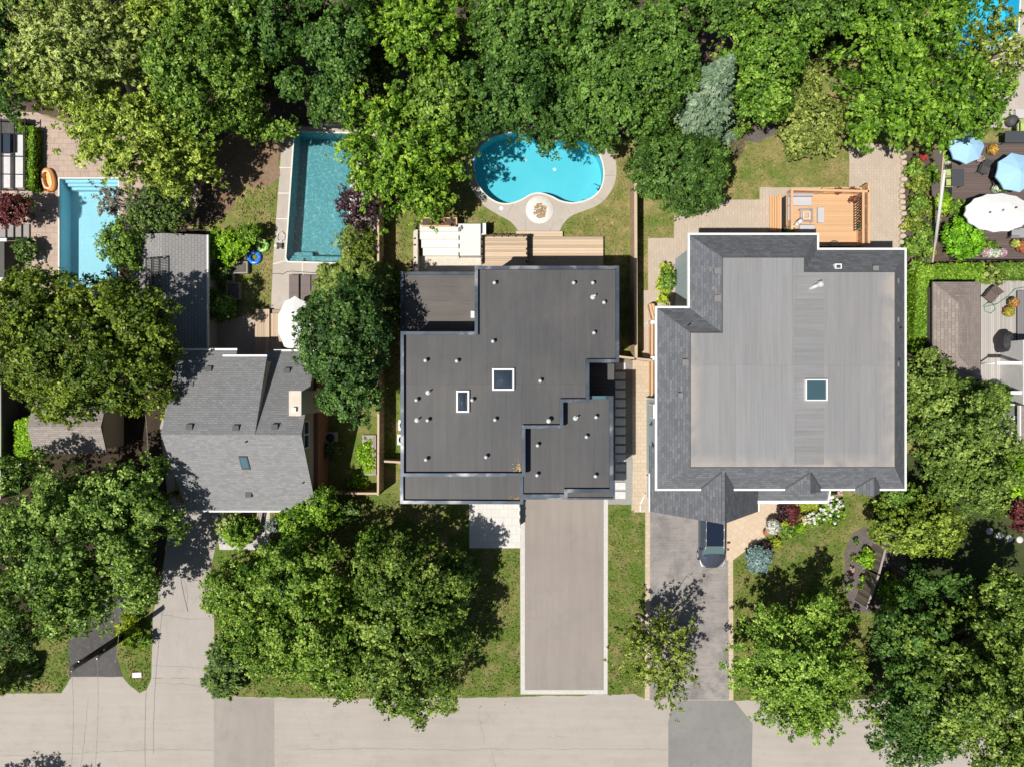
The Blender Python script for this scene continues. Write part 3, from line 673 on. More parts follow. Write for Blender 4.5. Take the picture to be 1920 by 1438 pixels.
cracks('driveway_cracks', [[(1006, 1140), (1012, 1190), (1014, 1230), (1017, 1290)], [(1105, 1265), (1122, 1288)], [(300, 1150), (345, 1160), (398, 1158)], [(330, 1060), (350, 1100), (352, 1145)], [(1225, 970), (1224, 1300)], [(1361, 990), (1362, 1300)]], .0235, .012)
jm = MB()
for a, b in (((530, 268), (551, 268)), ((524, 315), (547, 315)), ((521, 363), (544, 363)), ((518, 411), (541, 411)), ((512, 496), (536, 489)), ((567, 492), (567, 513))):
    p, q = W(*a), W(*b); d = (q-p).normalized(); n = Vector((-d.y, d.x, 0))*.03; jm.face([(x.x, x.y, .021) for x in (p-n, q-n, q+n, p+n)])
struct(jm.build('deck_joints', M['white_stone']))
cracks('pool_deck_joints', [[(1132, 330), (1154, 330)], [(1116, 368), (1140, 384)], [(1126, 280), (1144, 268)], [(1060, 384), (1070, 402)], [(962, 384), (950, 404)], [(1040, 412), (1030, 438)], [(884, 340), (878, 342)], [(985, 412), (985, 438)]], .0205, .018)
def make_pool(name, poly, depth, floor, wt, label, loc, steps=None, coping=None):
    poly = [Vector((p[0], p[1])) for p in poly]
    ar = sum(a.x*b.y-b.x*a.y for a, b in zip(poly, poly[1:]+poly[:1]))
    if ar < 0: poly.reverse()
    e = empty(name, (*W(*loc).xy, -depth), label, 'pool', None)
    m = MB(); m.sheet(poly, -depth)
    for a, b in zip(poly, poly[1:]+poly[:1]): m.face([(b.x, b.y, -depth), (a.x, a.y, -depth), (a.x, a.y, .018), (b.x, b.y, .018)])
    m.build('basin', floor, e)
    w = MB(); w.sheet(poly, -.14); w.build('water', wt, e)
    c = MB(); c.ribbon(poly, .10, .0, .045, side=-1, closed=True); c.build('coping', coping or M['white_stone'], e)
    if steps:
        s = MB()
        for (pts, z) in steps: s.prism(WL(pts), -depth, z)
        s.build('steps', floor, e)
    return e
make_pool('swimming_pool', POOL_L, 1.35, poolfloor('floor_sky', (.30,.52,.60), (.34,.56,.64), 6, .5, (.50,.68,.74)), water('water_sky', (.86,.97,.985), 7, .5), 'pale blue rectangular pool in the stone patio beside the orange inflatable boat', (165, 440),
    [([(118, 336), (222, 336), (222, 341), (118, 341)], -.3), ([(118, 341), (222, 341), (222, 346), (118, 346)], -.55), ([(118, 346), (222, 346), (222, 351), (118, 351)], -.85)])
make_pool('swimming_pool', POOL_C, 1.5, poolfloor('floor_glitter', (.060,.215,.245), (.095,.275,.305), 7, .85, (.42,.60,.62)), water('water_teal', (.82,.95,.965), 9, .6), 'dark teal rectangular pool with ripple glitter painted on the floor in a concrete deck', (600, 370),  # pale specks put the glitter of rippled water into the floor colour
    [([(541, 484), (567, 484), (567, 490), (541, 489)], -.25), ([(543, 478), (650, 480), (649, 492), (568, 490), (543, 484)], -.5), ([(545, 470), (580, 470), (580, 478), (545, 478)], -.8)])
make_pool('swimming_pool', KID, 1.25, poolfloor('floor_vinyl', (.075,.440,.540), (.165,.560,.640), 6), water('water_blue', (.80,.97,.99), 2.2, .12, .1), 'bright blue kidney shaped pool with a curved concrete deck', (1010, 320),
    [([(1092, 372), (1118, 350), (1124, 358), (1108, 374)], -.35), ([(1082, 376), (1112, 340), (1126, 346), (1108, 374)], -.6)])
make_pool('swimming_pool', POOL_R, 1.4, poolfloor('floor_vinyl_b', (.025,.44,.64), (.04,.52,.72), 6), water('water_blue_b', (.80,.97,.99), 3, .2), 'bright blue pool glimpsed through a tree at the top right corner', (1850, 20))

# ------------------------------------------------------------------ modern flat-roofed house
e = empty('modern_house', W(975, 720), 'flat roofed modern house with dark membrane roof, metal parapets and white vents', 'house')
hU, hL, hR, hF, hC = 7.25, 3.95, 6.55, 6.45, 3.4
U = WL([(890,499),(1161,499),(1161,680),(1105,680),(1105,754),(1056,754),(1056,803),(985,803),(985,893),(751,893),(751,622),(890,622)], hU)
Lp = WL([(751,510),(896,510),(896,629),(751,629)], hL)
Rp = WL([(978,799),(1052,799),(1052,750),(1100,750),(1100,742),(1150,742),(1150,923),(1064,923),(1064,933),(978,933)], hR)
Fp = WL([(750,887),(981,887),(981,945),(750,944)], hF)
Cp = WL([(980,900),(1153,900),(1153,936),(980,936)], hC)
def inset(poly, d):
    P = [Vector((p[0], p[1])) for p in poly]; m = len(P)
    if sum(a.x*b.y-b.x*a.y for a, b in zip(P, P[1:]+P[:1])) < 0: P.reverse()
    out = []
    for i in range(m):
        d1 = (P[i]-P[i-1]).normalized(); d2 = (P[(i+1) % m]-P[i]).normalized()
        n1 = Vector((-d1.y, d1.x)); n2 = Vector((-d2.y, d2.x)); out.append(P[i]+(n1+n2)*d/(1+n1.dot(n2)))
    return out
w = MB(); w.prism(inset(U, .06), 0, hU-.30); w.build('wall', M['wall_dark'], e)
w = MB(); w.prism(inset(Lp, .06), 0, hL-.20); w.build('wall', M['wall_dark'], e)
w = MB(); w.prism(inset(Rp, .06), 0, hR-.25); w.build('wall', M['wall_dark'], e)
w = MB(); w.prism(inset(Fp, .06), 0, hF-.25); w.build('wall', M['wall_dark'], e)
sheet('bare_soil', [(395, 300), (430, 240), (531, 238), (526, 330), (500, 350), (455, 345), (430, 400), (400, 400)], .018, M['red_soil'])
def roofpart(name, poly, z, par, mt='roof_dark'):
    m = MB(); m.sheet(inset(poly, .05), z); return m.build(name, M[mt], par)
roofpart('roof', U, hU-.28, e); roofpart('roof', Lp, hL-.18, e, 'roof_brown'); roofpart('roof', Rp, hR-.23, e); roofpart('roof', Fp, hF-.23, e)
def ring(P, sd, t, z0, z1, closed=True):
    m = MB(); m.ribbon([p.xy for p in P], t, z0, z1, sd, closed); return m.build('parapet', M['coping'], e)
ring(U, -1, .20, hU-.35, hU)
ring([Lp[3], Lp[0], Lp[1]], -1, .20, hL-.25, hL, False)
ring([Vector((*W(1104,742,hR).xy, 0)), Rp[5], Rp[6], Rp[7], Rp[8], Vector((*W(981,933,hR).xy, 0))], -1, .22, hR-.30, hR, False)
ring([Vector((*W(981,890,hF).xy,0)), Fp[2], Fp[3], Vector((*W(750,893,hF).xy,0))], -1, .20, hF-.30, hF, False)
m = MB(); m.prism(inset(Cp, .04), hC-.35, hC-.12); m.build('canopy', M['roof_dark'], e); ring(Cp, -1, .12, hC-.38, hC)
def vent(px, py, h, base, big=False):
    x, y = WX(px, base+h), WY(py, base+h)
    m = MB(); r = .155 if big else .118
    m.lathe((x, y, base), [(r*.55, 0), (r*.55, h-.2), (r*1.0, h-.2), (r*1.02, h-.12), (r*.85, h-.05), (r*.45, h-.01), (.02, h)], 14)
    m.build('roof_vent', M['galv'], e)
zU, zR, zL = hU-.28, hR-.23, hL-.18
for a, b in [(927,530),(1076,530),(1112,530),(1133,567),(1114,624),(924,640),(797,676),(856,677),(780,750),(885,750),(801,788),(928,787),(1013,714),(798,862),(911,857)]: vent(a, b, .48, zU)
vent(1029, 789, .62, zU, True)
for a, b in [(1118,782),(1100,819),(1008,835),(1007,891),(1117,893)]: vent(a, b, .48, zR)
for a, b, z in [(1113,556,zU),(801,736,zU),(780,788,zU),(1080,784,zR)]:
    m = MB(); x, y = WX(a, z+.4), WY(b, z+.4)
    m.tube((x, y, z), (x, y, z+.38), .055, .055, 10); m.tube((x, y, z+.3), (x+.12, y+.09, z+.44), .045, .05, 8)
    m.lathe((x, y, z), [(.17, 0), (.15, .03), (.06, .08)], 12); m.build('vent_pipe', M['galv'], e)
def skylight(parent, x0, y0, x1, y1, z, gl, dome=.25, fr=.10, fm='white'):
    A, B = W(x0, y1, z), W(x1, y0, z); h = .22
    m = MB(); m.ribbon([(A.x, A.y), (B.x, A.y), (B.x, B.y), (A.x, B.y)], fr, z-.02, z+h, 1, True); f = m.build('skylight', M[fm], parent)
    g = MB(); n = 6; gx0, gy0, gx1, gy1 = A.x+fr, A.y+fr, B.x-fr, B.y-fr
    P = [[(gx0+(gx1-gx0)*i/n, gy0+(gy1-gy0)*j/n, z+h*.6+dome*(math.sin(math.pi*i/n)*math.sin(math.pi*j/n))**.6) for j in range(n+1)] for i in range(n+1)]
    for i in range(n):
        for j in range(n): g.face([P[i][j], P[i+1][j], P[i+1][j+1], P[i][j+1]], .5, True)
    gb = g.build('pane', gl, f); return f
skylight(e, 923, 691, 964, 732, zU, M['glass_dark']); skylight(e, 856, 732, 880, 773, zU, M['glass_dark'])
m = MB(); a = W(888, 590, zL+.3); m.box(a.x-.18, a.y-.22, zL, a.x+.05, a.y+.22, zL+.35); m.build('drain_box', M['white'], e)
yF = min(p.y for p in inset(Fp, .06)); yR = min(p.y for p in inset(Rp, .06))
def fwin(x0, x1, z0, z1, y, name='window'):
    m = MB(); m.bar((x0, y-.03, z0), (x0, y-.03, z1), .08, .08); m.bar((x1, y-.03, z0), (x1, y-.03, z1), .08, .08); m.bar((x0-.04, y-.03, z1), (x1+.04, y-.03, z1), .08, .08); m.bar((x0-.04, y-.03, z0), (x1+.04, y-.03, z0), .08, .08); m.bar(((x0+x1)/2, y-.03, z0), ((x0+x1)/2, y-.03, z1), .05, .06)
    f = m.build(name, M['black'], e); g = MB(); g.box(x0, y-.02, z0, x1, y+.02, z1); g.build('pane', M['glass_dark'], f)
fwin(-6.4, -3.6, .9, 2.5, yF); fwin(-6.4, -4.2, 3.7, 5.5, yF); fwin(-3.2, -.4, 3.7, 5.5, yF); fwin(1.1, 3.0, 4.0, 5.7, yR)
m = MB(); m.box(-1.5, yF-.05, .05, -.4, yF+.02, 2.3); d_ = m.build('front_door', M['grey_wood'], e); m = MB(); m.tube((-.55, yF-.1, .9), (-.55, yF-.1, 1.5), .02, .02, 8); m.build('handle', M['galv'], d_)
m = MB()
for k in range(4): m.box(1.2, yR-.07, .05+k*.62, 5.9, yR-.02, .64+k*.62)
m.box(1.2, yR-.02, .05, 5.9, yR+.4, 2.5); m.build('garage_door', M['lgrey'], e)
# recessed side terrace between the two roofs
m = MB(); a, b = W(1100, 742, 2.9), W(1152, 682, 2.9); m.box(a.x, a.y, 2.7, b.x, b.y, 2.85); m.build('balcony', M['roof_dark'], e)
m = MB()
for k in range(9):
    m.box(a.x+.1, a.y+.1+k*.24, 2.86, a.x+1.4, a.y+.31+k*.24, 2.9, .2+.1*(k % 5))
m.build('deck_boards', M['brown_wood'], e)
m = MB(); a, b = W(1104, 748, hR+.1), W(1136, 742, hR+.1); m.box(a.x, a.y, hR-.5, b.x, b.y, hR+.05); m.build('glass_screen', M['glass_teal'], e)
# porch posts by the front path, house side rail
for (px, py) in [(975.5, 952), (975.5, 965), (975.5, 978)]: pass
e2 = empty('glass_railing', W(974, 962), 'short glass railing with dark clamps beside the front path', 'railing')
m = MB(); a = W(975, 984); m.box(a.x-.01, a.y, .02, a.x+.01, a.y+1.9, 1.0); m.build('glass_panel', M['glass_teal'], e2)
for k in range(3):
    m = MB(); m.box(a.x-.05, a.y+.35+k*.55, .02, a.x+.05, a.y+.45+k*.55, 1.02); m.build('post', M['black'], e2)
# ------------------------------------------------------------------ slabs along the side yard
def slabs(pts, w, d, mat, labelf, name, cat, group, th=.04):
    first = None
    for i, (px, py) in enumerate(pts):
        c = W(px, py)
        if first is None:
            m = MB(); o = empty(name, (c.x, c.y, .02), labelf(i), cat, group); m.box(c.x-w/2, c.y-d/2, .02, c.x+w/2, c.y+d/2, .02+th)
            p = m.build('slab', mat, o, .008); first = (o, p)
        else:
            o = first[0].copy(); SC.collection.objects.link(o); o.location = (c.x, c.y, .02); o['label'] = labelf(i)
            p = first[1].copy(); SC.collection.objects.link(p); p.parent = o
        WPOS[o.name] = (c.x, c.y, .02)
ORD = ['northernmost', 'second', 'third', 'fourth', 'fifth', 'sixth', 'seventh', 'eighth', 'ninth', 'tenth', 'eleventh', 'twelfth', 'thirteenth', 'fourteenth']
ys = [687+17.2*k for k in range(15)]
for i, y in enumerate(ys):
    c = W(1163, y); lit = i >= 13
    o = empty('paving_slab', (c.x, c.y, .02), ('shaded grey paving slab, %s in the row beside the modern house' % ORD[i]) if not lit else ['', 'pale sunlit paving slab, last of the row beside the gravel strip', 'pale paving slab half in sun near the end of the row'][1 if i == 14 else 2], 'paving slab', 'stepping slabs beside the modern house')
    m = MB(); m.box(c.x-.37, c.y-.25, .02, c.x+.37, c.y+.25, .07); m.build('slab', M['lgrey'], o, .008)

# ------------------------------------------------------------------ big house on the right
e = empty('hip_roof_house', W(1465, 690), 'large blue sided house with a hipped shingle roof round a flat grey top', 'house')
E_ = [(1293,441),(1532,441),(1532,469),(1696,469),(1696,916),(1232,916),(1232,578),(1293,578)]
T_ = [(1355,484),(1507,484),(1507,511),(1677,511),(1677,875),(1295,875),(1295,625),(1355,625)]
he, ht = 6.1, 7.6
EP, TP = WL(E_, he), WL(T_, ht)
for i in range(8):
    j = (i+1) % 8; m = MB(); m.slab([EP[i], EP[j], TP[j], TP[i]], .12)
    m.build('roof_slope', M['sh_h'] if i % 2 == 0 else M['sh_v'], e)
m = MB(); m.prism([p.xy for p in TP], ht-.05, ht+.015); m.build('flat_roof', M['roof_grey'], e)
A = WL([(1489, 513), (1545, 513), (1545, 870), (1489, 870)], ht+.02)
m = MB(); m.sheet(A, ht+.02); m.build('roof_patch', M['roof_grey2'], e)
m = MB(); m.ribbon([p.xy for p in TP], .05, ht-.02, ht+.03, 1, True); m.build('roof_edging', M['dgrey'], e)
m = MB(); m.ribbon([p.xy for p in EP], .12, he-.22, he+.02, 1, True); m.build('gutter', M['white'], e)
body = inset(EP, .47)
body = [p.xy for p in body]
# recess on the left wall for the stair court
bx = min(p.x for p in body)
yA, yB = WY(578, 3), WY(745, 0)
wl = []
for p, q in zip(body, body[1:]+body[:1]):
    wl.append(p)
    if abs(p.x-bx) < .01 and abs(q.x-bx) < .01:
        top, bot = (p, q) if p.y > q.y else (q, p)
        seq = [Vector((bx, yB)), Vector((bx+.9, yB)), Vector((bx+.9, top.y))]
        wl = wl+seq if p is bot else wl[:-1]+[Vector((bx+.9, top.y)), Vector((bx+.9, yB)), Vector((bx, yB))]
wl = [p for p in wl if not (abs(p.x-bx) < .01 and p.y > yB+.01)]
m = MB(); m.prism(wl, 0, he-.13); m.build('wall', M['teal'], e)
# side wall trim, window and lamp
m = MB(); m.box(bx-.03, WY(745), 0, bx+.1, WY(745)-.12, he-.25); m.build('corner_trim', M['white'], e); m = MB(); m.box(bx-.03, WY(900, 2), 0, bx+.05, WY(900, 2)+.1, he-.25); m.build('corner_trim', M['white'], e)
m = MB(); y0, y1 = WY(758, 2), WY(782, 2)
m.bar((bx-.03, y0, 1.3), (bx-.03, y0, 2.9), .08, .08); m.bar((bx-.03, y1, 1.3), (bx-.03, y1, 2.9), .08, .08); m.bar((bx-.03, y0, 2.9), (bx-.03, y1, 2.9), .08, .1)
f = m.build('window', M['white'], e); m = MB(); m.box(bx-.05, y1, 1.3, bx-.01, y0, 2.86); m.build('pane', M['lgrey'], f)
m = MB(); c = (bx-.14, WY(795, 2), 2.2); m.lathe(c, [(.05, 0), (.09, .05), (.1, .2), (.03, .26)], 10); m.bar((bx, c[1], 2.4), (bx-.15, c[1], 2.45), .04, .04); m.build('wall_lamp', M['dgrey'], e)
# garage gable at the front
def gable(xl, xc, xr, yf, yb, h0, h1, mat, par, th=.14, name='gable_roof'):
    for a, hh in ((xl, 'l'), (xr, 'r')):
        m = MB(); m.slab([(a, yf, h0), (xc, yf, h1), (xc, yb, h1), (a, yb, h0)], th); m.build(name, mat, par)
xl, xc, xr = WX(1218, 3.0), WX(1356, 7.35), WX(1422, 3.0); yf = WY(958.5, 3.0); yb = WY(877, 7.4)
m = MB(); m.slab([(xl, yf, 3.0), (xc, yf, 7.35), (xc, yb, 7.35), (xl, yb+1.0, 3.0)], .16); m.build('gable_roof', M['sh_v'], e)
m = MB(); m.slab([(xr, yf, 3.0), (xc, yf, 7.35), (xc, yb, 7.35), (xr, yb, 3.0)], .16); m.build('gable_roof', M['sh_v'], e)
m = MB(); m.box(xc-.09, yf, 7.33, xc+.09, yb, 7.40); m.build('ridge_cap', M['sh_h'], e)
m = MB(); m.box(xl-.06, yf, 2.82, xl+.09, WY(887, 3), 3.02); m.build('gutter', M['white'], e); m = MB(); m.box(xr-.09, yf, 2.82, xr+.06, WY(937, 3), 3.02); m.build('gutter', M['white'], e)
m = MB(); m.prism([(xl+.4, yf+.45), (xr-.4, yf+.45), (xr-.4, yb), (xl+.4, yb)], 0, 2.9); m.build('wall', M['teal'], e)
m = MB(); n = len(m.v)
for y_ in (yf+.45,): m.face([(xl+.5, y_, 2.88), (xr-.5, y_, 2.88), (xc, y_, 7.05)])
m.build('gable_wall', M['teal'], e)
m = MB(); m.box(xl+1.1, yf+.42, .02, xr-1.1, yf+.46, 2.4)
m.build('garage_door', M['white'], e)
for (xa, xb_, xd, yfp, hh0, hh1) in [(1467, 1519, 1541, 925, 6.0, 7.25), (1598, 1636, 1651, 931, 6.0, 6.95)]:
    xl2, xc2, xr2 = WX(xa, hh0), WX(xb_, hh1), WX(xd, hh0); xc2 = (xl2+xr2)/2
    y0 = WY(yfp, hh1); yb2 = WY(880, hh1); yfe = WY(912, hh0)-.35
    for a in (xl2, xr2):
        m = MB(); m.slab([(a, yfe, hh0), (xc2, y0, hh1), (xc2, yb2, hh1), (a, yb2-.6, hh0)], .12); m.build('dormer_roof', M['sh_v'], e)
    m = MB(); m.face([(xl2+.15, yfe+.3, hh0-.1), (xr2-.15, yfe+.3, hh0-.1), (xc2, yfe+.3, hh1-.2)]); m.build('dormer_wall', M['teal'], e)
def valley(par, x0, h0, x1, h1):
    k = (7.6-6.1)/(TP[4].y-EP[4].y); pts = []
    for q in range(9):
        z = 6.15+(h1-6.2)*q/8; pts.append(Vector((x0+(x1-x0)*(z-h0)/(h1-h0), EP[4].y+(z-6.1)/k, z+.03)))
    m = MB()
    for a, b in zip(pts, pts[1:]): m.bar(a, b, .13, .03)
    m.build('valley_flashing', M['dgrey'], par)
valley(e, xl, 3.0, xc, 7.35); valley(e, xr, 3.0, xc, 7.35)
for (xa, xb_, xd, hh0, hh1) in [(1467, 1519, 1541, 6.0, 7.25), (1598, 1636, 1651, 6.0, 6.95)]:
    a, b = WX(xa, hh0), WX(xd, hh0); valley(e, a, hh0, (a+b)/2, hh1); valley(e, b, hh0, (a+b)/2, hh1)
# porch roof
A = WL([(1418, 900), (1551, 900), (1551, 938), (1421, 938)], 3.2)
m = MB(); m.slab([Vector((A[0].x, A[0].y, 3.7)), Vector((A[1].x, A[1].y, 3.7)), A[2], A[3]], .12); m.build('porch_roof', M['sh_h'], e)
m = MB(); m.box(A[3].x, A[3].y-.2, 3.0, A[2].x, A[3].y, 3.23); m.bar((A[2].x+.04, A[2].y-.1, 3.2), (A[1].x+.04, A[1].y, 3.72), .08, .2); m.build('fascia', M['white'], e)
for px in (1452, 1541):
    m = MB(); x = WX(px, 1.6); m.box(x-.08, A[3].y+.1, 0, x+.08, A[3].y+.26, 3.05); m.build('porch_post', M['white'], e)
f = skylight(e, 1508, 711, 1549, 751, ht+.02, M['glass_dark2'], .02, .07, 'white')
x, y = WX(1540, ht+.4), WY(534, ht+.4); m = MB()
m.tube((x-.55, y-.2, ht), (x-.1, y, ht+.32), .12, .12, 12); m.tube((x-.12, y, ht+.3), (x+.12, y+.08, ht+.4), .2, .2, 14); m.build('flue', M['galv'], e)
def roof_z(px, py):   # height on the hip slope by picture position
    for h in np.arange(6.1, 7.6, .03):
        p = W(px, py, h)
        d = min([abs((p.xy-EP[i].xy).cross((EP[(i+1) % 8].xy-EP[i].xy).normalized())) for i in range(8)
                 if -.3 < (p.xy-EP[i].xy).dot((EP[(i+1) % 8].xy-EP[i].xy).normalized()) < (EP[(i+1) % 8].xy-EP[i].xy).length+.3] or [9])
        if h >= 6.1+d*.88: return h
    return 7.5
for i, (a, b, s) in enumerate([(1345,508,.34),(1345,560,.34),(1285,680,.34),(1276,741,.26),(1642,504,.3),(1681,527,.24),(1681,600,.24),(1681,683,.24),(1337,540,.2)]):
    z = roof_z(a, b); p = W(a, b, z+.1); m = MB(); m.box(p.x-s/2, p.y-s/2, z-.2, p.x+s/2, p.y+s/2, z+.10); m.box(p.x-s/2-.02, p.y-s/2-.02, z+.10, p.x+s/2+.02, p.y+s/2+.02, z+.15)
    m.build('roof_vent', M['metal_box'], e)
z = roof_z(1571, 501); p = W(1571, 501, z+.1); m = MB(); m.box(p.x-.21, p.y-.19, z-.2, p.x+.21, p.y+.19, z+.16); v_ = m.build('roof_vent', M['white'], e)
m = MB(); m.box(p.x-.12, p.y-.08, z+.16, p.x+.14, p.y+.12, z+.175); m.build('louvre', M['dgrey'], v_)
for a, b in [(1291,610),(1687,615),(1684,674)]:
    z = roof_z(a, b); p = W(a, b, z+.1); m = MB(); m.tube((p.x, p.y, z-.2), (p.x, p.y, z+.3), .05, .05, 8); m.build('vent_pipe', M['black'], e)
# ------------------------------------------------------------------ shingled gable house on the left
e = empty('gable_house', W(470, 800), 'two tone grey shingled gable house with a beige chimney', 'house')
hr, hs, hn = 6.5, 3.0, 3.0
xg0, xg1 = WX(302, hr), WX(565, hr); yr = WY(815, hr)
ys_, yn = WY(957, hs), WY(659, hn)
m = MB(); m.slab([(xg0, yr, hr), (xg1, yr, hr), (xg1, ys_, hs), (xg0, ys_, hs)], .16); m.build('roof_slope', M['sh_l'], e)
# raised left part of the rear slope, its rake meets the ridge at x=478
xm = WX(478, hr); hd = 4.3; xm2 = xm
yn1, yn2 = WY(657, 4.1), WY(669, 4.1)
m = MB(); xs1 = WX(445, 4.1)
def zrear(y): return hr+(4.15-hr)*(y-yr)/(yn1-yr)
m.slab([(xg0, yr, hr), (xs1, yr, hr), (xs1, yn1, zrear(yn1)), (xg0, yn1, zrear(yn1))], .16)
m.slab([(xs1, yr, hr), (xm, yr, hr), (xm, yn2, zrear(yn2)), (xs1, yn2, zrear(yn2))], .16); m.build('roof_slope', M['sh_r'], e)
m = MB(); m.slab([(xm-.6, yr, hr-.01), (xg1, yr, hr-.01), (xg1, yn, hn), (xm-.6, yn, hn)], .16); m.build('roof_slope', M['sh_r'], e)
for bb in ((xg0, yn1, zrear(yn1)-.16, xs1, yn1+.12, zrear(yn1)+.0), (WX(420, 4.1), yn2, zrear(yn2)-.16, xm, yn2+.12, zrear(yn2)), (xm, yn, hn-.16, xg1, yn+.12, hn), (xg0, ys_-.1, hs-.16, xg1, ys_, hs)):
    m = MB(); m.box(*bb); m.build('gutter', M['white'], e)
m = MB(); m.prism([(xg0+.3, ys_+.5), (xg1+.0, ys_+.5), (xg1+.0, yn-.5), (xg0+.3, yn-.5)], 0, 2.7); m.build('wall', M['brick'], e)
xw = WX(608)
m = MB(); m.prism([(xg1-.3, ys_+.5), (xw, ys_+.5), (xw, yn-.5), (xg1-.3, yn-.5)], 0, 2.65); m.build('wall', M['brick'], e)
m = MB()   # gable wall, beige, carried up to the rake
m.face([(xw, ys_+.5, 2.65), (xw, yn-.5, 2.65), (xw, yn-.5, 3.0), (xw, yr, hr-.2), (xw, ys_+.5, 3.0)]); m.build('gable_wall', M['beige'], e); m = MB(); m.face([(xg0+.3, yn-.5, 2.65), (xg0+.3, ys_+.5, 2.65), (xg0+.3, ys_+.5, 3.0), (xg0+.3, yr, hr-.2), (xg0+.3, yn-.5, 3.0)]); m.build('gable_wall', M['beige'], e); m = MB()
m.face([(xm, yr, hr-.1), (xm, yn2-.3, zrear(yn2)-.1), (xm, yn2-.3, 2.7), (xm, yr, 2.7)])
m.build('gable_wall', M['beige'], e)
def wwin(y0, y1, z0, z1, nm=1):
    m = MB(); x = xw
    m.bar((x+.03, y0, z0), (x+.03, y0, z1), .09, .08); m.bar((x+.03, y1, z0), (x+.03, y1, z1), .09, .08); m.bar((x+.03, y0, z1), (x+.03, y1, z1), .08, .09); m.bar((x+.03, y0, z0), (x+.03, y1, z0), .08, .09)
    if nm > 1: m.bar((x+.03, (y0+y1)/2, z0), (x+.03, (y0+y1)/2, z1), .08, .06)
    f = m.build('window', M['white'], e); g = MB(); g.box(x, y0, z0, x+.02, y1, z1); g.build('pane', M['glass_dark'], f)
wwin(-4.2, -2.45, 4.0, 5.1, 2); wwin(-3.85, -3.25, 1.9, 2.6); wwin(-7.5, -6.5, 1.3, 2.4)
p = W(554, 756, 7.3); m = MB(); m.box(p.x-.33, p.y-.72, 0, p.x+.33, p.y+.72, 7.3); ch = m.build('chimney', M['cream'], e)
m = MB(); m.box(p.x-.38, p.y-.77, 7.3, p.x+.38, p.y+.77, 7.38); m.build('chimney_cap', M['cream'], ch)
m = MB(); m.box(p.x-.12, p.y-.5, 7.38, p.x+.1, p.y-.25, 7.6); m.build('chimney_pot', M['white'], ch)
def sz(px, py):
    for h in np.arange(6.5, 2.9, -.03):
        y = WY(py, h); zz = hr+(hs-hr)*(y-yr)/(ys_-yr) if y < yr else (zrear(y) if WX(px, h) < xm else hr+(hn-hr)*(y-yr)/(yn-yr))
        if h <= zz: return h
    return 4
for a, b in [(391,692),(538,695),(355,800),(442,802),(515,800),(466,927)]:
    z = sz(a, b); p = W(a, b, z+.1); m = MB(); m.box(p.x-.2, p.y-.17, z-.2, p.x+.2, p.y+.17, z+.16); m.build('roof_vent', M['dgrey'], e)
for a, b in [(461,828),(568,905)]:
    z = sz(a, b); p = W(a, b, z+.1); m = MB(); m.tube((p.x, p.y, z-.2), (p.x, p.y, z+.25), .06, .05, 8); m.build('vent_pipe', M['black'], e)
zc0, zc1 = sz(457, 856), sz(457, 880)
P4 = [W(447, 855, zc0+.1), W(463, 855, zc0+.1), W(468, 880, zc1+.1), W(452, 880, zc1+.1)]
P4[2].x = P4[1].x; P4[3].x = P4[0].x
m = MB(); m.slab(P4, .2); f = m.build('skylight', M['dgrey'], e)
cc = sum(P4, Vector())/4; m = MB(); m.slab([cc+(q-cc)*.78+Vector((0, 0, .012)) for q in P4], .01); m.build('pane', M['glass_teal'], f)
# ------------------------------------------------------------------ garage, sheds and neighbours
def gable_building(name, label, cat, x0, y0, x1, y1, xr_, he_, hr_, mat, wallm, trim=None, axis='y', ov=.3):
    """px rectangle at eave height; ridge runs along axis"""
    a, b = W(x0, y1, he_), W(x1, y0, he_); e = empty(name, ((a.x+b.x)/2, (a.y+b.y)/2, 0), label, cat)
    m1, m2 = MB(), MB()
    if axis == 'y':
        xr2 = WX(xr_, hr_)
        m1.slab([(a.x, a.y, he_), (xr2, a.y, hr_), (xr2, b.y, hr_), (a.x, b.y, he_)], .12)
        m2.slab([(b.x, a.y, he_), (xr2, a.y, hr_), (xr2, b.y, hr_), (b.x, b.y, he_)], .12)
    else:
        yr2 = WY(xr_, hr_)
        m1.slab([(a.x, a.y, he_), (a.x, yr2, hr_), (b.x, yr2, hr_), (b.x, a.y, he_)], .12)
        m2.slab([(a.x, b.y, he_), (a.x, yr2, hr_), (b.x, yr2, hr_), (b.x, b.y, he_)], .12)
    m1.build('roof_slope', mat, e); m2.build('roof_slope', mat, e)
    m = MB(); m.prism([(a.x+ov, a.y+ov), (b.x-ov, a.y+ov), (b.x-ov, b.y-ov), (a.x+ov, b.y-ov)], 0, he_-.1); m.build('wall', wallm, e)
    if trim: m = MB(); m.box(b.x, a.y, he_-.16, b.x+.1, b.y, he_+.02); m.build('gutter', trim, e)
    return e
gar = gable_building('garage', 'low grey shingled garage with white gutter behind the tree', 'garage', 247, 441, 388, 668, 304, 2.4, 3.0, M['sh_g'], M['cream'], M['white'])
a = W(285, 500, 3.5)
tr = empty('trellis', (a.x, a.y, 3.3), 'black slatted trellis panel over the garage roof', 'trellis')
m = MB(); x0, x1, y0, y1 = WX(268, 3.6), WX(300, 3.6), WY(545, 3.6), WY(482, 3.6)
for k in range(22): m.bar((x0, y0+(y1-y0)*k/21, 3.2), (x1, y0+(y1-y0)*k/21, 3.6), .035, .03)
m.build('slats', M['black'], tr); m = MB()
for x_, z_ in ((x0, 3.2), (x1, 3.6), ((x0+x1)/2, 3.4)): m.bar((x_, y0, z_), (x_, y1, z_), .06, .06); m.bar((x_, y0, 2.9), (x_, y0, z_), .06, .06); m.bar((x_, y1, 2.9), (x_, y1, z_), .06, .06)
m.build('frame', M['black'], tr)
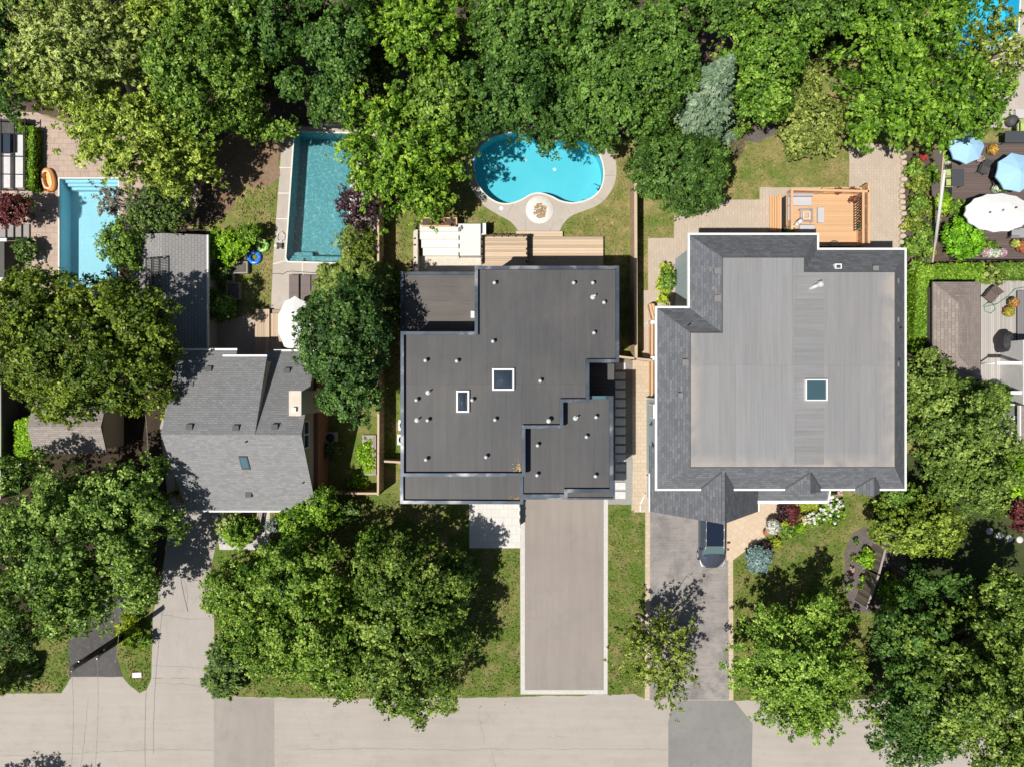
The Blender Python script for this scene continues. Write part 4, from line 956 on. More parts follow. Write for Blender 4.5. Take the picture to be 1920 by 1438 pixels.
gable_building('shed', 'tan and grey shingled low building between the two big trees', 'shed', 64, 752, 200, 850, 800, 2.7, 3.4, M['sh_t2'], M['cream'], None, 'x')
# hipped shed right
A = WL([(1749,529),(1838,529),(1838,712),(1749,712)], 2.5); hx = WX(1797, 3.5)
e = empty('garden_shed', (A[0].lerp(A[2], .5)).xy.to_3d(), 'tan hip roofed garden shed beside the grey deck', 'shed')
r1, r2 = Vector((hx, A[0].y-1.55, 3.5)), Vector((hx, A[2].y+1.55, 3.5))
for q, mt in (([A[0], A[1], r1], 'sh_t3'), ([A[1], A[2], r2, r1], 'sh_t'), ([A[2], A[3], r2], 'sh_t3'), ([A[3], A[0], r1, r2], 'sh_t')):
    m = MB(); m.slab(q, .1); m.build('roof_slope', M[mt], e)
m = MB(); m.prism(inset(A, .25), 0, 2.4); m.build('wall', M['wall_dark'], e)
# house cut by the right edge
e = empty('grey_house', W(1935, 760), 'grey house with white window frames at the right edge', 'house')
a, b = W(1912, 860, 2.9), W(2040, 610, 2.9)
m = MB(); m.box(a.x+.3, a.y, 0, b.x, b.y-1.0, 2.8); m.build('wall', M['lgrey'], e)
m = MB(); m.box(a.x, a.y-.2, 2.8, b.x, WY(760, 2.9), 3.0); m.build('roof', M['sh_t3'], e)
m = MB(); m.box(a.x-.08, a.y-.3, 2.78, a.x, WY(760, 2.9), 3.02); m.build('gutter', M['white'], e)
for k, (y0, y1) in enumerate([(758, 780), (784, 806), (810, 830)]):
    m = MB(); x = a.x+.3; q0, q1 = WY(y1, 1.5), WY(y0, 1.5)
    m.bar((x-.7, q0, 1.2), (x, q0, 2.5), .1, .1); m.bar((x-.7, q1, 1.2), (x, q1, 2.5), .1, .1); m.bar((x-.7, q0, 1.2), (x-.7, q1, 1.2), .1, .12); f = m.build('window', M['white'], e)
    g = MB(); g.slab([(x-.68, q0, 1.18), (x, q0, 2.44), (x, q1, 2.44), (x-.68, q1, 1.18)], .03); g.build('pane', M['glass_g'], f)
e = empty('pergola', W(1905, 700), 'white framed awning over a doorway at the right edge', 'pergola')
m = MB(); z = 2.6
for p, q in [((1868,681),(1930,681)),((1895,736),(1930,736)),((1918,676),(1918,740))]:
    a, b = W(*p, z), W(*q, z); m.bar(a, b, .22, .14)
m.build('frame', M['white'], e); m = MB()
for q in [(1870,681),(1918,681),(1918,736)]:
    a = W(*q, z); m.tube((a.x, a.y, 0), (a.x, a.y, z), .06, .06, 8)
m.build('post', M['white'], e)
# house cut by the left edge
e = empty('terrace_guard', W(20, 300), 'black framed glass guard round the sunken terrace at the left edge', 'glass guard')
z = 1.0; m = MB()
for py in (226, 250, 292, 326, 356): m.bar(W(-40, py, z), W(47, py+2, z), .06, .06)
for px in (2, 27, 47): m.bar(W(px, 222, z+.04), W(px, 358, z+.04), .06, .06)
m.build('frame', M['black'], e)
m = MB(); m.prism(WL([(-40, 250), (18, 250), (18, 286), (-40, 286)], z-.02), z-.06, z-.04); m.build('glass_panel', M['glass_dark'], e)
for px, py in ((47, 228), (47, 258), (47, 292), (47, 325), (47, 354)):
    m = MB(); a = W(px, py, z); m.box(a.x-.03, a.y-.03, 0, a.x+.03, a.y+.03, z); m.build('post', M['black'], e)
m = MB(); m.box(WX(-40), WY(356), .02, WX(50), WY(224), .05); struct(m.build('terrace_floor', M['drive_black']))
e = empty('terrace_bench', W(35, 300), 'long pale stone bench inside the glass guard', 'bench')
m = MB(); m.box(WX(28, .5), WY(352, .5), .05, WX(43, .5), WY(250, .5), .45); m.build('seat', M['lgrey'], e)
e = empty('terrace_bench', W(11, 320), 'short pale stone bench at the left edge of the sunken terrace', 'bench')
m = MB(); m.box(WX(5, .5), WY(352, .5), .05, WX(17, .5), WY(288, .5), .4); m.build('seat', M['lgrey'], e)
e = empty('house_corner', W(-20, 480), 'dark corner of a house with a white ledge at the left edge', 'house')
m = MB(); m.box(WX(-120, 1.4), WY(560, 1.4), 0, WX(8, 1.4), WY(455, 1.4), 1.4); m.build('wall', M['wall_dark'], e)
for y0, y1 in ((447, 453), (521, 528)):
    m = MB(); m.box(WX(-60, 1.5), WY(y1, 1.5), 1.4, WX(12, 1.5), WY(y0, 1.5), 1.5); m.build('ledge', M['white'], e)
e = empty('dark_house', W(-30, 830), 'dark roofed low house with a pale gutter at the left edge', 'house')
m = MB(); m.box(WX(-160, 2), WY(935, 2), 0, WX(-3, 2), WY(715, 2), 1.9); m.build('wall', M['dgrey'], e)
m = MB(); m.box(WX(-3, 2), WY(935, 2), 1.9, WX(1.5, 2), WY(715, 2), 2.05); m.build('gutter', M['white'], e)
e = empty('handrail', W(20, 874), 'grey metal handrail below the bright green hedge block at the left edge', 'handrail')
m = MB(); m.bar(W(-10, 882, .9), W(40, 869, .9), .09, .07); m.bar(W(-10, 876, .9), W(40, 863, .9), .05, .06); m.build('rail', M['lgrey'], e)
m = MB(); m.bar(W(38, 869, .9), W(38, 869, 0), .05, .05); m.build('post', M['lgrey'], e)
e = empty('garden_steps', W(34, 440), 'dark stone garden steps below the purple maple', 'steps')
for k in range(4):
    m = MB(); a, b = W(10+k*12, 452), W(21+k*12, 422); m.box(a.x, a.y, 0, b.x, b.y, .6-.15*k); m.build('step', M['slab_grey'], e)
# ------------------------------------------------------------------ fences
def fence(name, pts, h, mat, label, cap=None, th=.07, group=None, board=.14, capw=.14, cat='fence', jag=0.0, posts=True):
    P = [W(*p) for p in pts]; e = empty(name, (P[0].x, P[0].y, 0), label, cat, group); r = random.Random(len(label))
    for a, b in zip(P, P[1:]):
        d = (b-a); L = d.length; u = d.normalized(); n = max(1, int(L/board)); m = MB()
        for k in range(n):
            p, q = a+u*(L*k/n+.006), a+u*(L*(k+1)/n-.006)
            hh = h-(.04 if cap else 0)-r.random()*jag; s = Vector((-u.y, u.x, 0))*th/2
            c = [p-s, q-s, q+s, p+s]; m.prism([x.xy for x in c], .02, hh, r.random())
        m.build('boards', mat, e)
        if cap:
            c = MB(); c.bar(a+Vector((0, 0, h-.02)), b+Vector((0, 0, h-.02)), capw, .05); c.build('cap_rail', cap, e)
        if posts:
            k = max(1, round(L/2.4))
            for i in range(k+1):
                p = a+u*(L*i/k); m = MB(); m.box(p.x-.06, p.y-.06, 0, p.x+.06, p.y+.06, h+.03); m.build('post', cap or mat, e)
    return e
fence('wooden_fence', [(719, 345), (720, 700), (719, 918)], 2.1, M['fence_tan'], 'tan board fence running between the shingled house yard and the modern house', M['pine'])
fence('wooden_fence', [(719, 918), (655, 918), (612, 916)], 1.7, M['fence_brown'], 'short brown fence across the front of the shingled house side yard', M['pine'])
fence('wooden_fence', [(719, 860), (758, 862)], 1.5, M['fence_tan'], 'short tan cross fence with gate post touching the modern house', M['pine'])
fence('wooden_fence', [(1182, 350), (1183, 672)], 2.15, M['fence_tan'], 'long straight tan board fence east of the kidney shaped pool', M['pine'], th=.12, capw=.2)
fence('wooden_fence', [(1150, 670), (1184, 674), (1212, 677)], 1.6, M['fence_tan'], 'short low tan fence closing the passage between the two big houses', M['pine'])
fence('wooden_fence', [(1638, 1015), (1625, 1065)], 1.7, M['fence_old'], 'weathered slatted fence panel behind the lime shrub, upper of two', M['grey_wood'], jag=.1, group=None)
fence('wooden_fence', [(1625, 1065), (1603, 1125)], 1.7, M['fence_old'], 'weathered slatted fence panel at the foot of the dark bed, lower of two', M['grey_wood'], jag=.1)
fence('wire_fence', [(1752, 280), (1742, 400), (1730, 500), (1722, 700)], 1.2, M['grey_wood'], 'thin pale rail fence through the planted strip left of the lamp pole', M['pine'], th=.02, board=1.2, capw=.09)
fence('garden_fence', [(1462, 196), (1478, 197)], .7, M['grey_wood'], 'tiny pale fence stub between trees behind the lawn', M['pine'])
# tall thin pole on the right
a, b = W(1742, 480), W(1742, 480); e = empty('utility_pole', (W(1746, 486).x, W(1746, 486).y, 0), 'slender pale grey pole leaning over the planted strip near the umbrellas', 'pole')
m = MB(); p0 = W(1757, 488, .5); p1 = W(1771, 322, 5.0); m.tube((p0.x, p0.y, 0), p1, .11, .09, 10); m.build('pole', M['lgrey'], e)
m = MB(); m.lathe((p1.x, p1.y, p1.z-.02), [(.12, 0), (.13, .05), (.08, .09)], 10); m.build('cap', M['lgrey'], e)
# ------------------------------------------------------------------ utility poles and wires
def upole(base, top, h, r, label, arm):
    b, t = W(*base), W(*top, h); e = empty('utility_pole', (b.x, b.y, 0), label, 'utility pole')
    m = MB(); m.tube(b, t, r, r*.75, 10); m.build('pole', M['pole'], e)
    if arm:
        m = MB(); m.bar(t+Vector((-.25, -.35, -.5)), t+Vector((.25, .35, -.5)), .1, .1); m.build('crossarm', M['pole'], e)
        for s in (-1, 1):
            m = MB(); q = t+Vector((.22*s, .3*s, -.45)); m.lathe(tuple(q), [(.04, 0), (.05, .05), (.03, .1)], 8); m.build('insulator', M['galv'], e)
    return t
T1 = upole((238, 1186), (134, 1253), 6.5, .22, 'tall dark leaning utility pole crossing the black driveway', True)
T2 = upole((245, 1187), (182, 1230), 4.0, .13, 'shorter dark pole standing beside the tall utility pole', True)
def wire(a, b, label, r=.012, sag=.5):
    a, b = Vector(a), Vector(b); e = MB(); n = 14
    pts = [a.lerp(b, i/n)-Vector((0, 0, sag*4*(i/n)*(1-i/n))) for i in range(n+1)]; e.path(pts, r, 4)
    o = e.build('overhead_wire', M['wire']); o.location = (0, 0, 0); tag(o, label, 'wire'); return o
wire(T1, W(120, 1560, 6.3), 'overhead wire running down from the tall pole over the road'); wire(T2, W(165, 1560, 4.2), 'overhead wire running down from the shorter pole over the road')
wire(T1+Vector((2.2, 0, -1)), W(226, 1136, 4.5), 'pale service wire from the tall pole up into the tree', .018, .1)
wire(W(272, 770, 4.6), W(277, 885, 4.6), 'pale wire hanging beside the shingled house', .018, .15)

# ------------------------------------------------------------------ decks
def boards(m, x0, y0, x1, y1, z0, z1, w=.14, axis='x', seed=1):
    r = random.Random(seed)
    if axis == 'x':
        n = max(1, round((y1-y0)/w))
        for k in range(n): m.box(x0, y0+(y1-y0)*k/n+.006, z0, x1, y0+(y1-y0)*(k+1)/n-.006, z1, r.random())
    else:
        n = max(1, round((x1-x0)/w))
        for k in range(n): m.box(x0+(x1-x0)*k/n+.006, y0, z0, x0+(x1-x0)*(k+1)/n-.006, y1, z1, r.random())
def deck(name, rects, label, mat, axis='x', cat='deck', w=.14, under=True):
    """rects: (px0,py0,px1,py1,h)"""
    e = None
    for i, (a, b, c, d, h) in enumerate(rects):
        x0, x1, y0, y1 = WX(a, h), WX(c, h), WY(d, h), WY(b, h)
        if e is None: e = empty(name, ((x0+x1)/2, (y0+y1)/2, 0), label, cat)
        m = MB(); boards(m, x0, y0, x1, y1, h-.035, h, w, axis, i+3); m.build('deck_boards', mat, e)
        m = MB(); m.box(x0+.03, y0+.03, .03, x1-.03, y1-.03, h-.04); m.build('frame', M['dgrey'], e)
    return e
deck('wooden_deck', [(976, 444, 1131, 502, .45), (968, 434, 1055, 444, .3)], 'low pine deck below the kidney shaped pool behind the modern house', M['pine'], w=.2)
dk = deck('wooden_deck', [(903, 440, 990, 502, 1.1)], 'raised pine deck with dark railing posts next to the white steps', M['pine'], w=.16)
for px, py in [(911,444),(926,444),(941,444),(953,444),(967,444),(982,444),(904,450),(904,464),(904,478),(904,490),(987,450),(987,468),(987,477),(987,492)]:
    a = W(px, py, 1.1); m = MB(); m.box(a.x-.04, a.y-.04, 1.1, a.x+.04, a.y+.04, 1.55); m.build('post', M['black'], dk)
m = MB(); a, b, c, d = W(904, 443, 1.3), W(988, 443, 1.3), W(904, 496, 1.3), W(988, 496, 1.3)
for p, q in ((a, b), (a, c), (b, d)): m.box(min(p.x, q.x)-.006, min(p.y, q.y)-.006, 1.12, max(p.x, q.x)+.006, max(p.y, q.y)+.006, 1.6)
m.build('glass_panel', M['clear'], dk)
e = empty('garden_steps', W(845, 450), 'broad white stepped terrace behind the modern house', 'steps')
for k, (x0, y0, x1, y1, h) in enumerate([(787, 420, 902, 434, 1.0), (787, 434, 902, 449, .8), (790, 449, 902, 465, .6), (793, 465, 902, 480, .4)]):
    m = MB(); m.box(WX(x0, h), WY(y1, h), 0, WX(x1, h)-(.0), WY(y0, h), h); m.build('step', M['white_step'], e)
m = MB(); m.box(WX(862, 1), WY(480, 1.0), 0, WX(901, 1), WY(420.2, 1.0), 1.02); m.build('landing', M['white_step'], e)
for y in (431, 446, 461, 477):
    m = MB(); a = W(860.5, y, 1.0); m.box(a.x-.03, a.y-.12, 0, a.x+.03, a.y+.14, 1.06); m.build('riser_light', M['black'], e)
e = empty('retaining_wall', W(780, 460), 'white retaining wall with dark post caps left of the white terrace', 'wall')
m = MB(); m.box(WX(775, 1.1), WY(513, 1.1), 0, WX(783, 1.1), WY(431, 1.1), 1.1); m.build('wall', M['cream'], e)
for y in (448, 460, 484, 497):
    m = MB(); a = W(777.5, y, 1.1); m.box(a.x-.05, a.y-.05, 1.1, a.x+.05, a.y+.05, 1.2); m.build('post_cap', M['black'], e)
m = MB(); m.box(WX(786), WY(520), .02, WX(902), WY(481), .08); o = struct(m.build('sunken_patio', M['cream'], None))
e = empty('white_planter_wall', W(905, 428), 'white glass edged end wall between the terrace and the deck', 'wall')
m = MB(); a, b = W(902, 440, 1), W(911, 419, 1); m.box(a.x, a.y, 0, b.x, b.y, 1.0); m.build('wall', M['white'], e); m = MB(); m.box(b.x, a.y, 0, b.x+.04, b.y, 1.3); m.box(a.x-.03, a.y, 0, a.x, b.y, 1.3); m.build('glass_panel', M['glass_teal'], e)
def planter(x0, y0, x1, y1, h, mat, label, soil='mulch', name='planter', cat='planter', t=.08):
    a, b = W(x0, y1, h), W(x1, y0, h); e = empty(name, ((a.x+b.x)/2, (a.y+b.y)/2, 0), label, cat)
    m = MB(); m.ribbon([(a.x, a.y), (b.x, a.y), (b.x, b.y), (a.x, b.y)], t, 0, h, 1, True); m.build('sides', mat, e)
    m = MB(); m.box(a.x+t, a.y+t, 0, b.x-t, b.y-t, h-.07); m.build('soil', M[soil], e); return e
planter(790, 408, 857, 425, 1.15, M['cedar'], 'long wooden planter of dry purple plants above the white terrace')
planter(430, 491, 464, 513, .45, M['grey_wood'], 'upper wooden planter box of gravel in the left lawn', 'gravel_d')
planter(418, 513, 438, 529, .45, M['grey_wood'], 'small shaded planter box between the two gravel planters')
planter(424, 530, 450, 562, .45, M['grey_wood'], 'lower wooden planter box of gravel beside the round shrub', 'gravel_d')
deck('wooden_deck', [(478, 580, 505, 668, .5), (505, 588, 560, 668, .35), (506, 581, 545, 588, .2)], 'pale board deck under the white umbrella behind the shingled house', M['pine_v'], 'y')
# kidney pool white disc
e = empty('fire_pit', W(1012, 396), 'round white plastered disc with brown ash heap in the pool deck', 'fire pit')
m = MB(); c = W(1012, 394); m.lathe((c.x, c.y, .02), [(1.02, 0), (1.0, .035), (.2, .04)], 28); m.build('disc', M['white_stone'], e)
m = MB(); r = random.Random(4)
for k in range(170):
    an = r.random()*6.28; d = r.random()**.7*.5; x, y = c.x+d*math.cos(an)*.9, c.y-.08+d*math.sin(an)*1.1; s = r.uniform(.03, .09)
    m.box(x-s, y-s*.5, .05, x+s, y+s*.5, .075+.09*r.random()*(1-d), r.random(), r.random()*3)
m.build('ash_heap', M['ash'], e)
# ------------------------------------------------------------------ cedar deck with railings at the right house
hd_ = 1.1
e = deck('cedar_deck', [(1474, 365, 1607, 462, hd_)], 'orange cedar deck with slatted railings behind the blue sided house', M['cedar'], 'x')
def railing(par, a, b, h0, h1, mat, step=.12, name='railing', posts=True):
    d = b-a; L = d.length; n = int(L/step); m = MB()
    for k in range(n+1):
        p = a.lerp(b, k/n); m.box(p.x-.022, p.y-.022, h0+.06, p.x+.022, p.y+.022, h1-.05, (k % 5)/5)
    m.bar(Vector((a.x, a.y, h1)), Vector((b.x, b.y, h1)), .16, .05); m.bar(Vector((a.x, a.y, h0+.08)), Vector((b.x, b.y, h0+.08)), .05, .05)
    return m.build(name, mat, par)
z = hd_; k_ = .98
def DP(px, py, h=1.1): return W(px, py, h)
railing(e, DP(1474, 362), DP(1617, 366), z, z+.9, M['cedar']); railing(e, DP(1475, 362), DP(1475, 436), z, z+.95, M['cedar']); railing(e, DP(1606, 367), DP(1606, 462), z, z+.95, M['cedar'])
st = empty('deck_stairs', W(1465, 400), 'cedar stairs with slatted sides on the left of the cedar deck', 'stairs')
for k in range(5):
    m = MB(); x0 = WX(1451+k*2.6, .9); h = .18+k*.2; m.box(x0, WY(434, h), 0, x0+.12, WY(368, h), h); m.build('tread', M['cedar'], st)
a, b = W(1462, 366, .9), W(1462, 436, .9); railing(st, a, b, .1, 1.0, M['cedar'])
sg = empty('cedar_screen', W(1614, 420), 'slatted cedar screen along the right side of the cedar deck', 'screen')
a, b = DP(1617, 352), DP(1617, 462)
railing(sg, a, b, .1, 2.0, M['cedar'], .1)
for py in (352, 390, 428, 461):
    m = MB(); q = DP(1617, py); m.box(q.x-.07, q.y-.07, 0, q.x+.07, q.y+.07, 2.05); m.build('post', M['cedar'], sg)
m = MB(); y0, y1 = DP(0, 460).y, DP(0, 356).y; boards(m, DP(1607, 0).x, y0, DP(1616, 0).x, y1, 1.0, 1.05, .1, 'x', 8); m.build('bench_slats', M['cedar'], sg)
planter(1543, 352, 1616, 362, 1.5, M['cedar'], 'long cedar planter box on the upper rail of the cedar deck')
# lattice screen on the right
e = empty('lattice_screen', W(1606, 395), 'dark lattice wine rack screen against the right railing of the cedar deck', 'screen')
m = MB(); xx = WX(1611, 1.6); y0, y1 = WY(431, 1.6), WY(368, 1.6)
for k in range(26):
    yy = y0+(y1-y0)*k/25; m.bar((xx-.12, yy, 1.15), (xx, yy-.25 if k % 2 else yy+.25, 1.9), .03, .03)
m.bar((xx, y0, 1.95), (xx, y1, 1.95), .05, .05); m.bar((xx-.15, y0, 1.15), (xx-.15, y1, 1.15), .05, .05)
m.build('lattice', M['black'], e)
m = MB(); m.box(WX(1608, 1.3), WY(430, 1.3), 1.12, WX(1613, 1.3), WY(420, 1.3), 1.6); tag(m.build('green_bin', M['green_p'], None), 'small green crate at the foot of the lattice screen on the cedar deck', 'crate')
def sofa(px0, py0, px1, py1, h, label, back=None, name='outdoor_sofa', cat='sofa', z0=None):
    z0 = hd_ if z0 is None else z0; zt = z0+h; a, b = W(px0, py1, zt), W(px1, py0, zt)
    e = empty(name, ((a.x+b.x)/2, (a.y+b.y)/2, z0), label, cat)
    m = MB(); m.box(a.x+.04, a.y+.04, z0, b.x-.04, b.y-.04, zt-.12); m.build('base', M['lgrey'], e)
    m = MB(); m.box(a.x, a.y, zt-.13, b.x, b.y, zt); m.build('seat_cushion', M['cushion'], e, .03)
    if back:
        m = MB(); t = .2
        if back == 'n': m.box(a.x, b.y-t, zt, b.x, b.y, zt+.32)
        if back == 'w': m.box(a.x, a.y, zt, a.x+t, b.y, zt+.32)
        m.build('back_cushion', M['cushion2'], e, .03)
    return e
sofa(1478, 365, 1522, 386, .42, 'grey cushioned outdoor sofa in the upper left corner of the cedar deck', 'n')
sofa(1478, 387, 1488, 414, .42, 'narrow pale grey seat along the left rail of the cedar deck')
sofa(1534, 389, 1546, 418, .42, 'slim grey bench right of the metal frame table on the cedar deck', None, 'outdoor_bench', 'bench')
sofa(1500, 422, 1528, 435, .42, 'grey cushioned bench at the bottom left of the cedar deck', None, 'outdoor_bench', 'bench')
e = empty('fire_table', W(1512, 403, hd_), 'square metal framed table in the middle of the sofas on the cedar deck', 'table')
m = MB(); zt = hd_+.45; a, b = W(1500, 417, zt), W(1525, 391, zt)
m.ribbon([(a.x, a.y), (b.x, a.y), (b.x, b.y), (a.x, b.y)], .10, zt-.05, zt, 1, True); m.build('rim', M['grey'], e)
m = MB(); m.ribbon([(a.x+.22, a.y+.22), (b.x-.22, a.y+.22), (b.x-.22, b.y-.22), (a.x+.22, b.y-.22)], .08, zt-.1, zt-.02, 1, True)
m.build('inner_ring', M['lgrey'], e)
for x in (a.x+.05, b.x-.05):
    for y in (a.y+.05, b.y-.05):
        m = MB(); m.box(x-.03, y-.03, hd_, x+.03, y+.03, zt-.05); m.build('leg', M['grey'], e)
p = W(1490, 424, 2.4); q = W(1504, 413, 2.9)
e = empty('closed_umbrella', (p.x, p.y, hd_), 'closed white umbrella leaning over the corner of the cedar deck', 'umbrella')
m = MB(); m.tube((p.x, p.y, hd_), (p.x, p.y, 2.5), .04, .04, 8); m.build('pole', M['white'], e)
m = MB(); m.tube(p, p.lerp(q, .5), .06, .17, 9); m.tube(p.lerp(q, .5), q, .17, .13, 9); m.build('canopy', M['canvas_w'], e)
m = MB(); m.lathe((p.x, p.y, hd_+.001), [(.3, 0), (.3, .07), (.06, .1)], 12); m.build('base', M['dgrey'], e)
e = empty('garden_hoop', W(1564, 460, hd_), 'thin dark metal hoop standing at the edge of the house roof on the cedar deck', 'hoop')
m = MB(); c = W(1566, 462, 2.2); m.path([(c.x+.36*math.cos(t/16*6.283), c.y+.3*math.sin(t/16*6.283), 2.2) for t in range(16)], .02, 6, closed=True); m.build('ring', M['dgrey'], e)
m = MB(); m.tube((c.x, c.y+.3, hd_), (c.x, c.y+.3, 2.2), .02, .02, 6); m.build('leg', M['dgrey'], e)
# side stairs railings at the west wall
for (y0, y1, lab) in [(607, 671, 'cedar picket railing beside the west wall of the big house, upper long section'), (677, 743, 'cedar picket railing beside the west wall of the big house, lower long section')]:
    e = empty('cedar_railing', W(1220, (y0+y1)/2), lab, 'railing'); a, b = W(1221, y0, .9), W(1221, y1, .9)
    railing(e, a, b, .1, 1.2, M['cedar'], .13); c = Vector((.42, 0, 0))
    m = MB(); boards(m, a.x+.12, b.y, a.x+.40, a.y, .85, .9, .14, 'x', 5); m.build('ledge', M['cedar'], e)
e = empty('cedar_railing', W(1224, 584), 'short skewed cedar gate at the upper corner of the west wall', 'gate'); a, b = W(1218, 571, 1.0), W(1225, 600, 1.0)
railing(e, a, b, .1, 1.1, M['cedar'], .1); m = MB()
for k in range(14): q = a.lerp(b, k/13)+Vector((.1, 0, 0)); m.box(q.x, q.y-.04, .9, q.x+.22, q.y+.04, 1.0, k/14)
m.build('slats', M['cedar'], e)
for py in (604, 672):
    e = empty('white_post', W(1224, py), 'white gate post on the west side wall, %s of two' % ('upper' if py < 650 else 'lower'), 'post')
    m = MB(); q = W(1226, py, 1.3); m.box(q.x-.2, q.y-.1, 0, q.x+.3, q.y+.1, 1.3); m.build('post', M['white'], e); m = MB(); m.box(q.x-.23, q.y-.13, 1.3, q.x+.33, q.y+.13, 1.36); m.build('cap', M['white'], e)

# ------------------------------------------------------------------ umbrellas
def umbrella(px, py, rx, ry, h, n, mat, label, rise=.45, rot=0, z0=0, vents=()):
    c = W(px, py, h); s = (H-h)/F; e = empty('patio_umbrella', (c.x, c.y, z0), label, 'umbrella')
    m = MB(); P = []
    for i in range(n):
        a = rot+6.283*i/n; P.append(Vector((c.x+rx*s*math.cos(a), c.y+ry*s*math.sin(a), h-rise)))
    for i in range(n):
        a, b = P[i], P[(i+1) % n]; mid = (a+b)/2; mid = mid.lerp(Vector((c.x, c.y, mid.z)), .025); mid.z += .03; top = Vector((c.x, c.y, h))
        mt = a.lerp(top, .5)+Vector((0, 0, .05)); mu = b.lerp(top, .5)+Vector((0, 0, .05))
        m.face([a, mid, b, mu, mt], .3+.4*(i % 2)); m.face([mt, mu, top], .3+.4*(i % 2))
        m.face([a+Vector((0,0,-.12)), mid+Vector((0,0,-.12)), mid, a]); m.face([mid+Vector((0,0,-.12)), b+Vector((0,0,-.12)), b, mid])
    m.build('canopy', mat, e)
    m = MB()
    for q in P: m.bar(Vector((c.x, c.y, h-.06)), q+Vector((0, 0, -.04)), .03, .02)
    m.build('ribs', M['grey'], e)
    m = MB(); m.tube((c.x, c.y, z0), (c.x, c.y, h+.08), .035, .03, 8); m.build('pole', M['grey'], e)
    m = MB(); m.lathe((c.x, c.y, z0), [(.32, 0), (.32, .06), (.07, .1)], 14); m.build('base', M['dgrey'], e)
    for vx, vy in vents:
        v = W(vx, vy, h-.1); m = MB(); m.lathe((v.x, v.y, h-.2), [(.06, 0), (.06, .14+.1), (.02, .26)], 8); m.build('finial', M['dgrey'], e)
    return e
umbrella(549, 607, 33, 53, 2.9, 10, M['canvas_w'], 'large oval white umbrella over the pale deck beside the dark round tree', .4, .3, 0, [(549, 587), (551, 612)])
umbrella(1821, 270, 34, 34, 3.2, 8, M['canvas_b'], 'light blue umbrella half under the bright locust tree', .5, .0, .9)
umbrella(1914, 320, 38, 38, 3.2, 8, M['canvas_b'], 'light blue umbrella cut by the right edge of the picture', .5, .2, .9)
umbrella(1878, 397, 64, 37, 3.3, 14, M['canvas_w'], 'big oval white umbrella above the dark board deck', .35, .1, .9, [(1855, 399), (1879, 395), (1904, 390)])
# ------------------------------------------------------------------ dark deck, right neighbour
deck('dark_deck', [(1785, 268, 1960, 345, .9), (1785, 345, 1960, 400, .9), (1792, 400, 1960, 486, .85)], 'dark brown stained board deck under the blue umbrellas', M['brown_wood'], 'x', w=.16)
deck('grey_deck', [(1839, 522, 1960, 735, .5)], 'weathered grey board deck beside the tan roofed shed', M['silver_wood'], 'y', w=.14)
deck('grey_deck', [(1908, 545, 1960, 660, .7)], 'dark grey painted deck step at the right edge', M['grey_dark_w'], 'y', w=.14)
def table(x0, y0, x1, y1, zb, h, label, mat, name='patio_table', cat='table', rot=0):
    zt = zb+h; a, b = W(x0, y1, zt), W(x1, y0, zt); e = empty(name, ((a.x+b.x)/2, (a.y+b.y)/2, zb), label, cat)
    m = MB(); m.box(a.x, a.y, zt-.05, b.x, b.y, zt, .5, rot); m.build('table_top', mat, e, .01)
    for x in (a.x+.08, b.x-.08):
        for y in (a.y+.08, b.y-.08):
            m = MB(); m.box(x-.03, y-.03, zb, x+.03, y+.03, zt-.05); m.build('leg', M['dgrey'], e)
    return e
table(1785, 317, 1808, 350, .9, .7, 'grey glass topped table left of the umbrellas on the dark deck', M['glass_grey2'])
table(1885, 246, 1960, 268, .9, .7, 'long dark glass dining table behind the right blue umbrella', M['glass_grey2'])
table(1896, 428, 1960, 446, .85, .6, 'dark slate topped table below the oval white umbrella', M['grey'])
def chair(px, py, zb, rot, label, mat, w=.55, seat='cushion', fm='dgrey', name='patio_chair', d=.55):
    c = W(px, py, zb+.4); e = empty(name, (c.x, c.y, zb), label, 'chair'); ca, sa = math.cos(rot), math.sin(rot)
    def L(x, y, z): return Vector((c.x+x*ca-y*sa, c.y+x*sa+y*ca, zb+z))
    m = MB(); m.slab([L(-w/2, -d/2, .44), L(w/2, -d/2, .44), L(w/2, d/2, .44), L(-w/2, d/2, .44)], .1); m.build('seat', mat, e)
    m = MB(); m.slab([L(-w/2, d/2, .5), L(w/2, d/2, .5), L(w/2, d/2+.22, .95), L(-w/2, d/2+.22, .95)], .05); m.build('backrest', mat, e)
    for x in (-w/2+.03, w/2-.03):
        for y in (-d/2+.03, d/2-.03):
            m = MB(); m.bar(L(x, y, 0), L(x, y, .36), .04, .04); m.build('leg', M[fm], e)
        m = MB(); m.bar(L(x, -d/2, .64), L(x, d/2+.1, .64), .05, .03); m.bar(L(x, -d/2, .4), L(x, -d/2, .64), .04, .04); m.build('armrest', M[fm], e)
    return e
chair(1779, 326, .9, R(90), 'lime green cushioned chair left of the glass topped table, upper one', M['lime']); chair(1779, 344, .9, R(90), 'lime green cushioned chair left of the glass topped table, lower one', M['lime'])
chair(1843, 318, .9, R(-20), 'dark metal chair standing on the dark deck below the left blue umbrella', M['dgrey']); chair(1915, 240, .9, 0, 'lime green cushioned chair at the long dark dining table', M['lime'])
chair(1868, 325, .9, R(-90), 'black chair in the shade of the right blue umbrella, upper one', M['dgrey']); chair(1870, 345, .9, R(-80), 'black chair in the shade of the right blue umbrella, lower one', M['dgrey'])
chair(1856, 555, .5, R(-40), 'brown wicker armchair on the grey deck below the pine shrub', M['wicker'], .75, d=.7); chair(1900, 438, .85, R(90), 'dark chair under the lower edge of the oval white umbrella', M['dgrey'])
sofa(1905, 205, 1950, 222, .4, 'grey lounge seat on the pool terrace at the right edge', None, 'sun_lounger', 'lounger', .02)
e = empty('patio_heater', W(1900, 226, .05), 'dark oval covered fire bowl beside the pool terrace at the right edge', 'fire bowl')
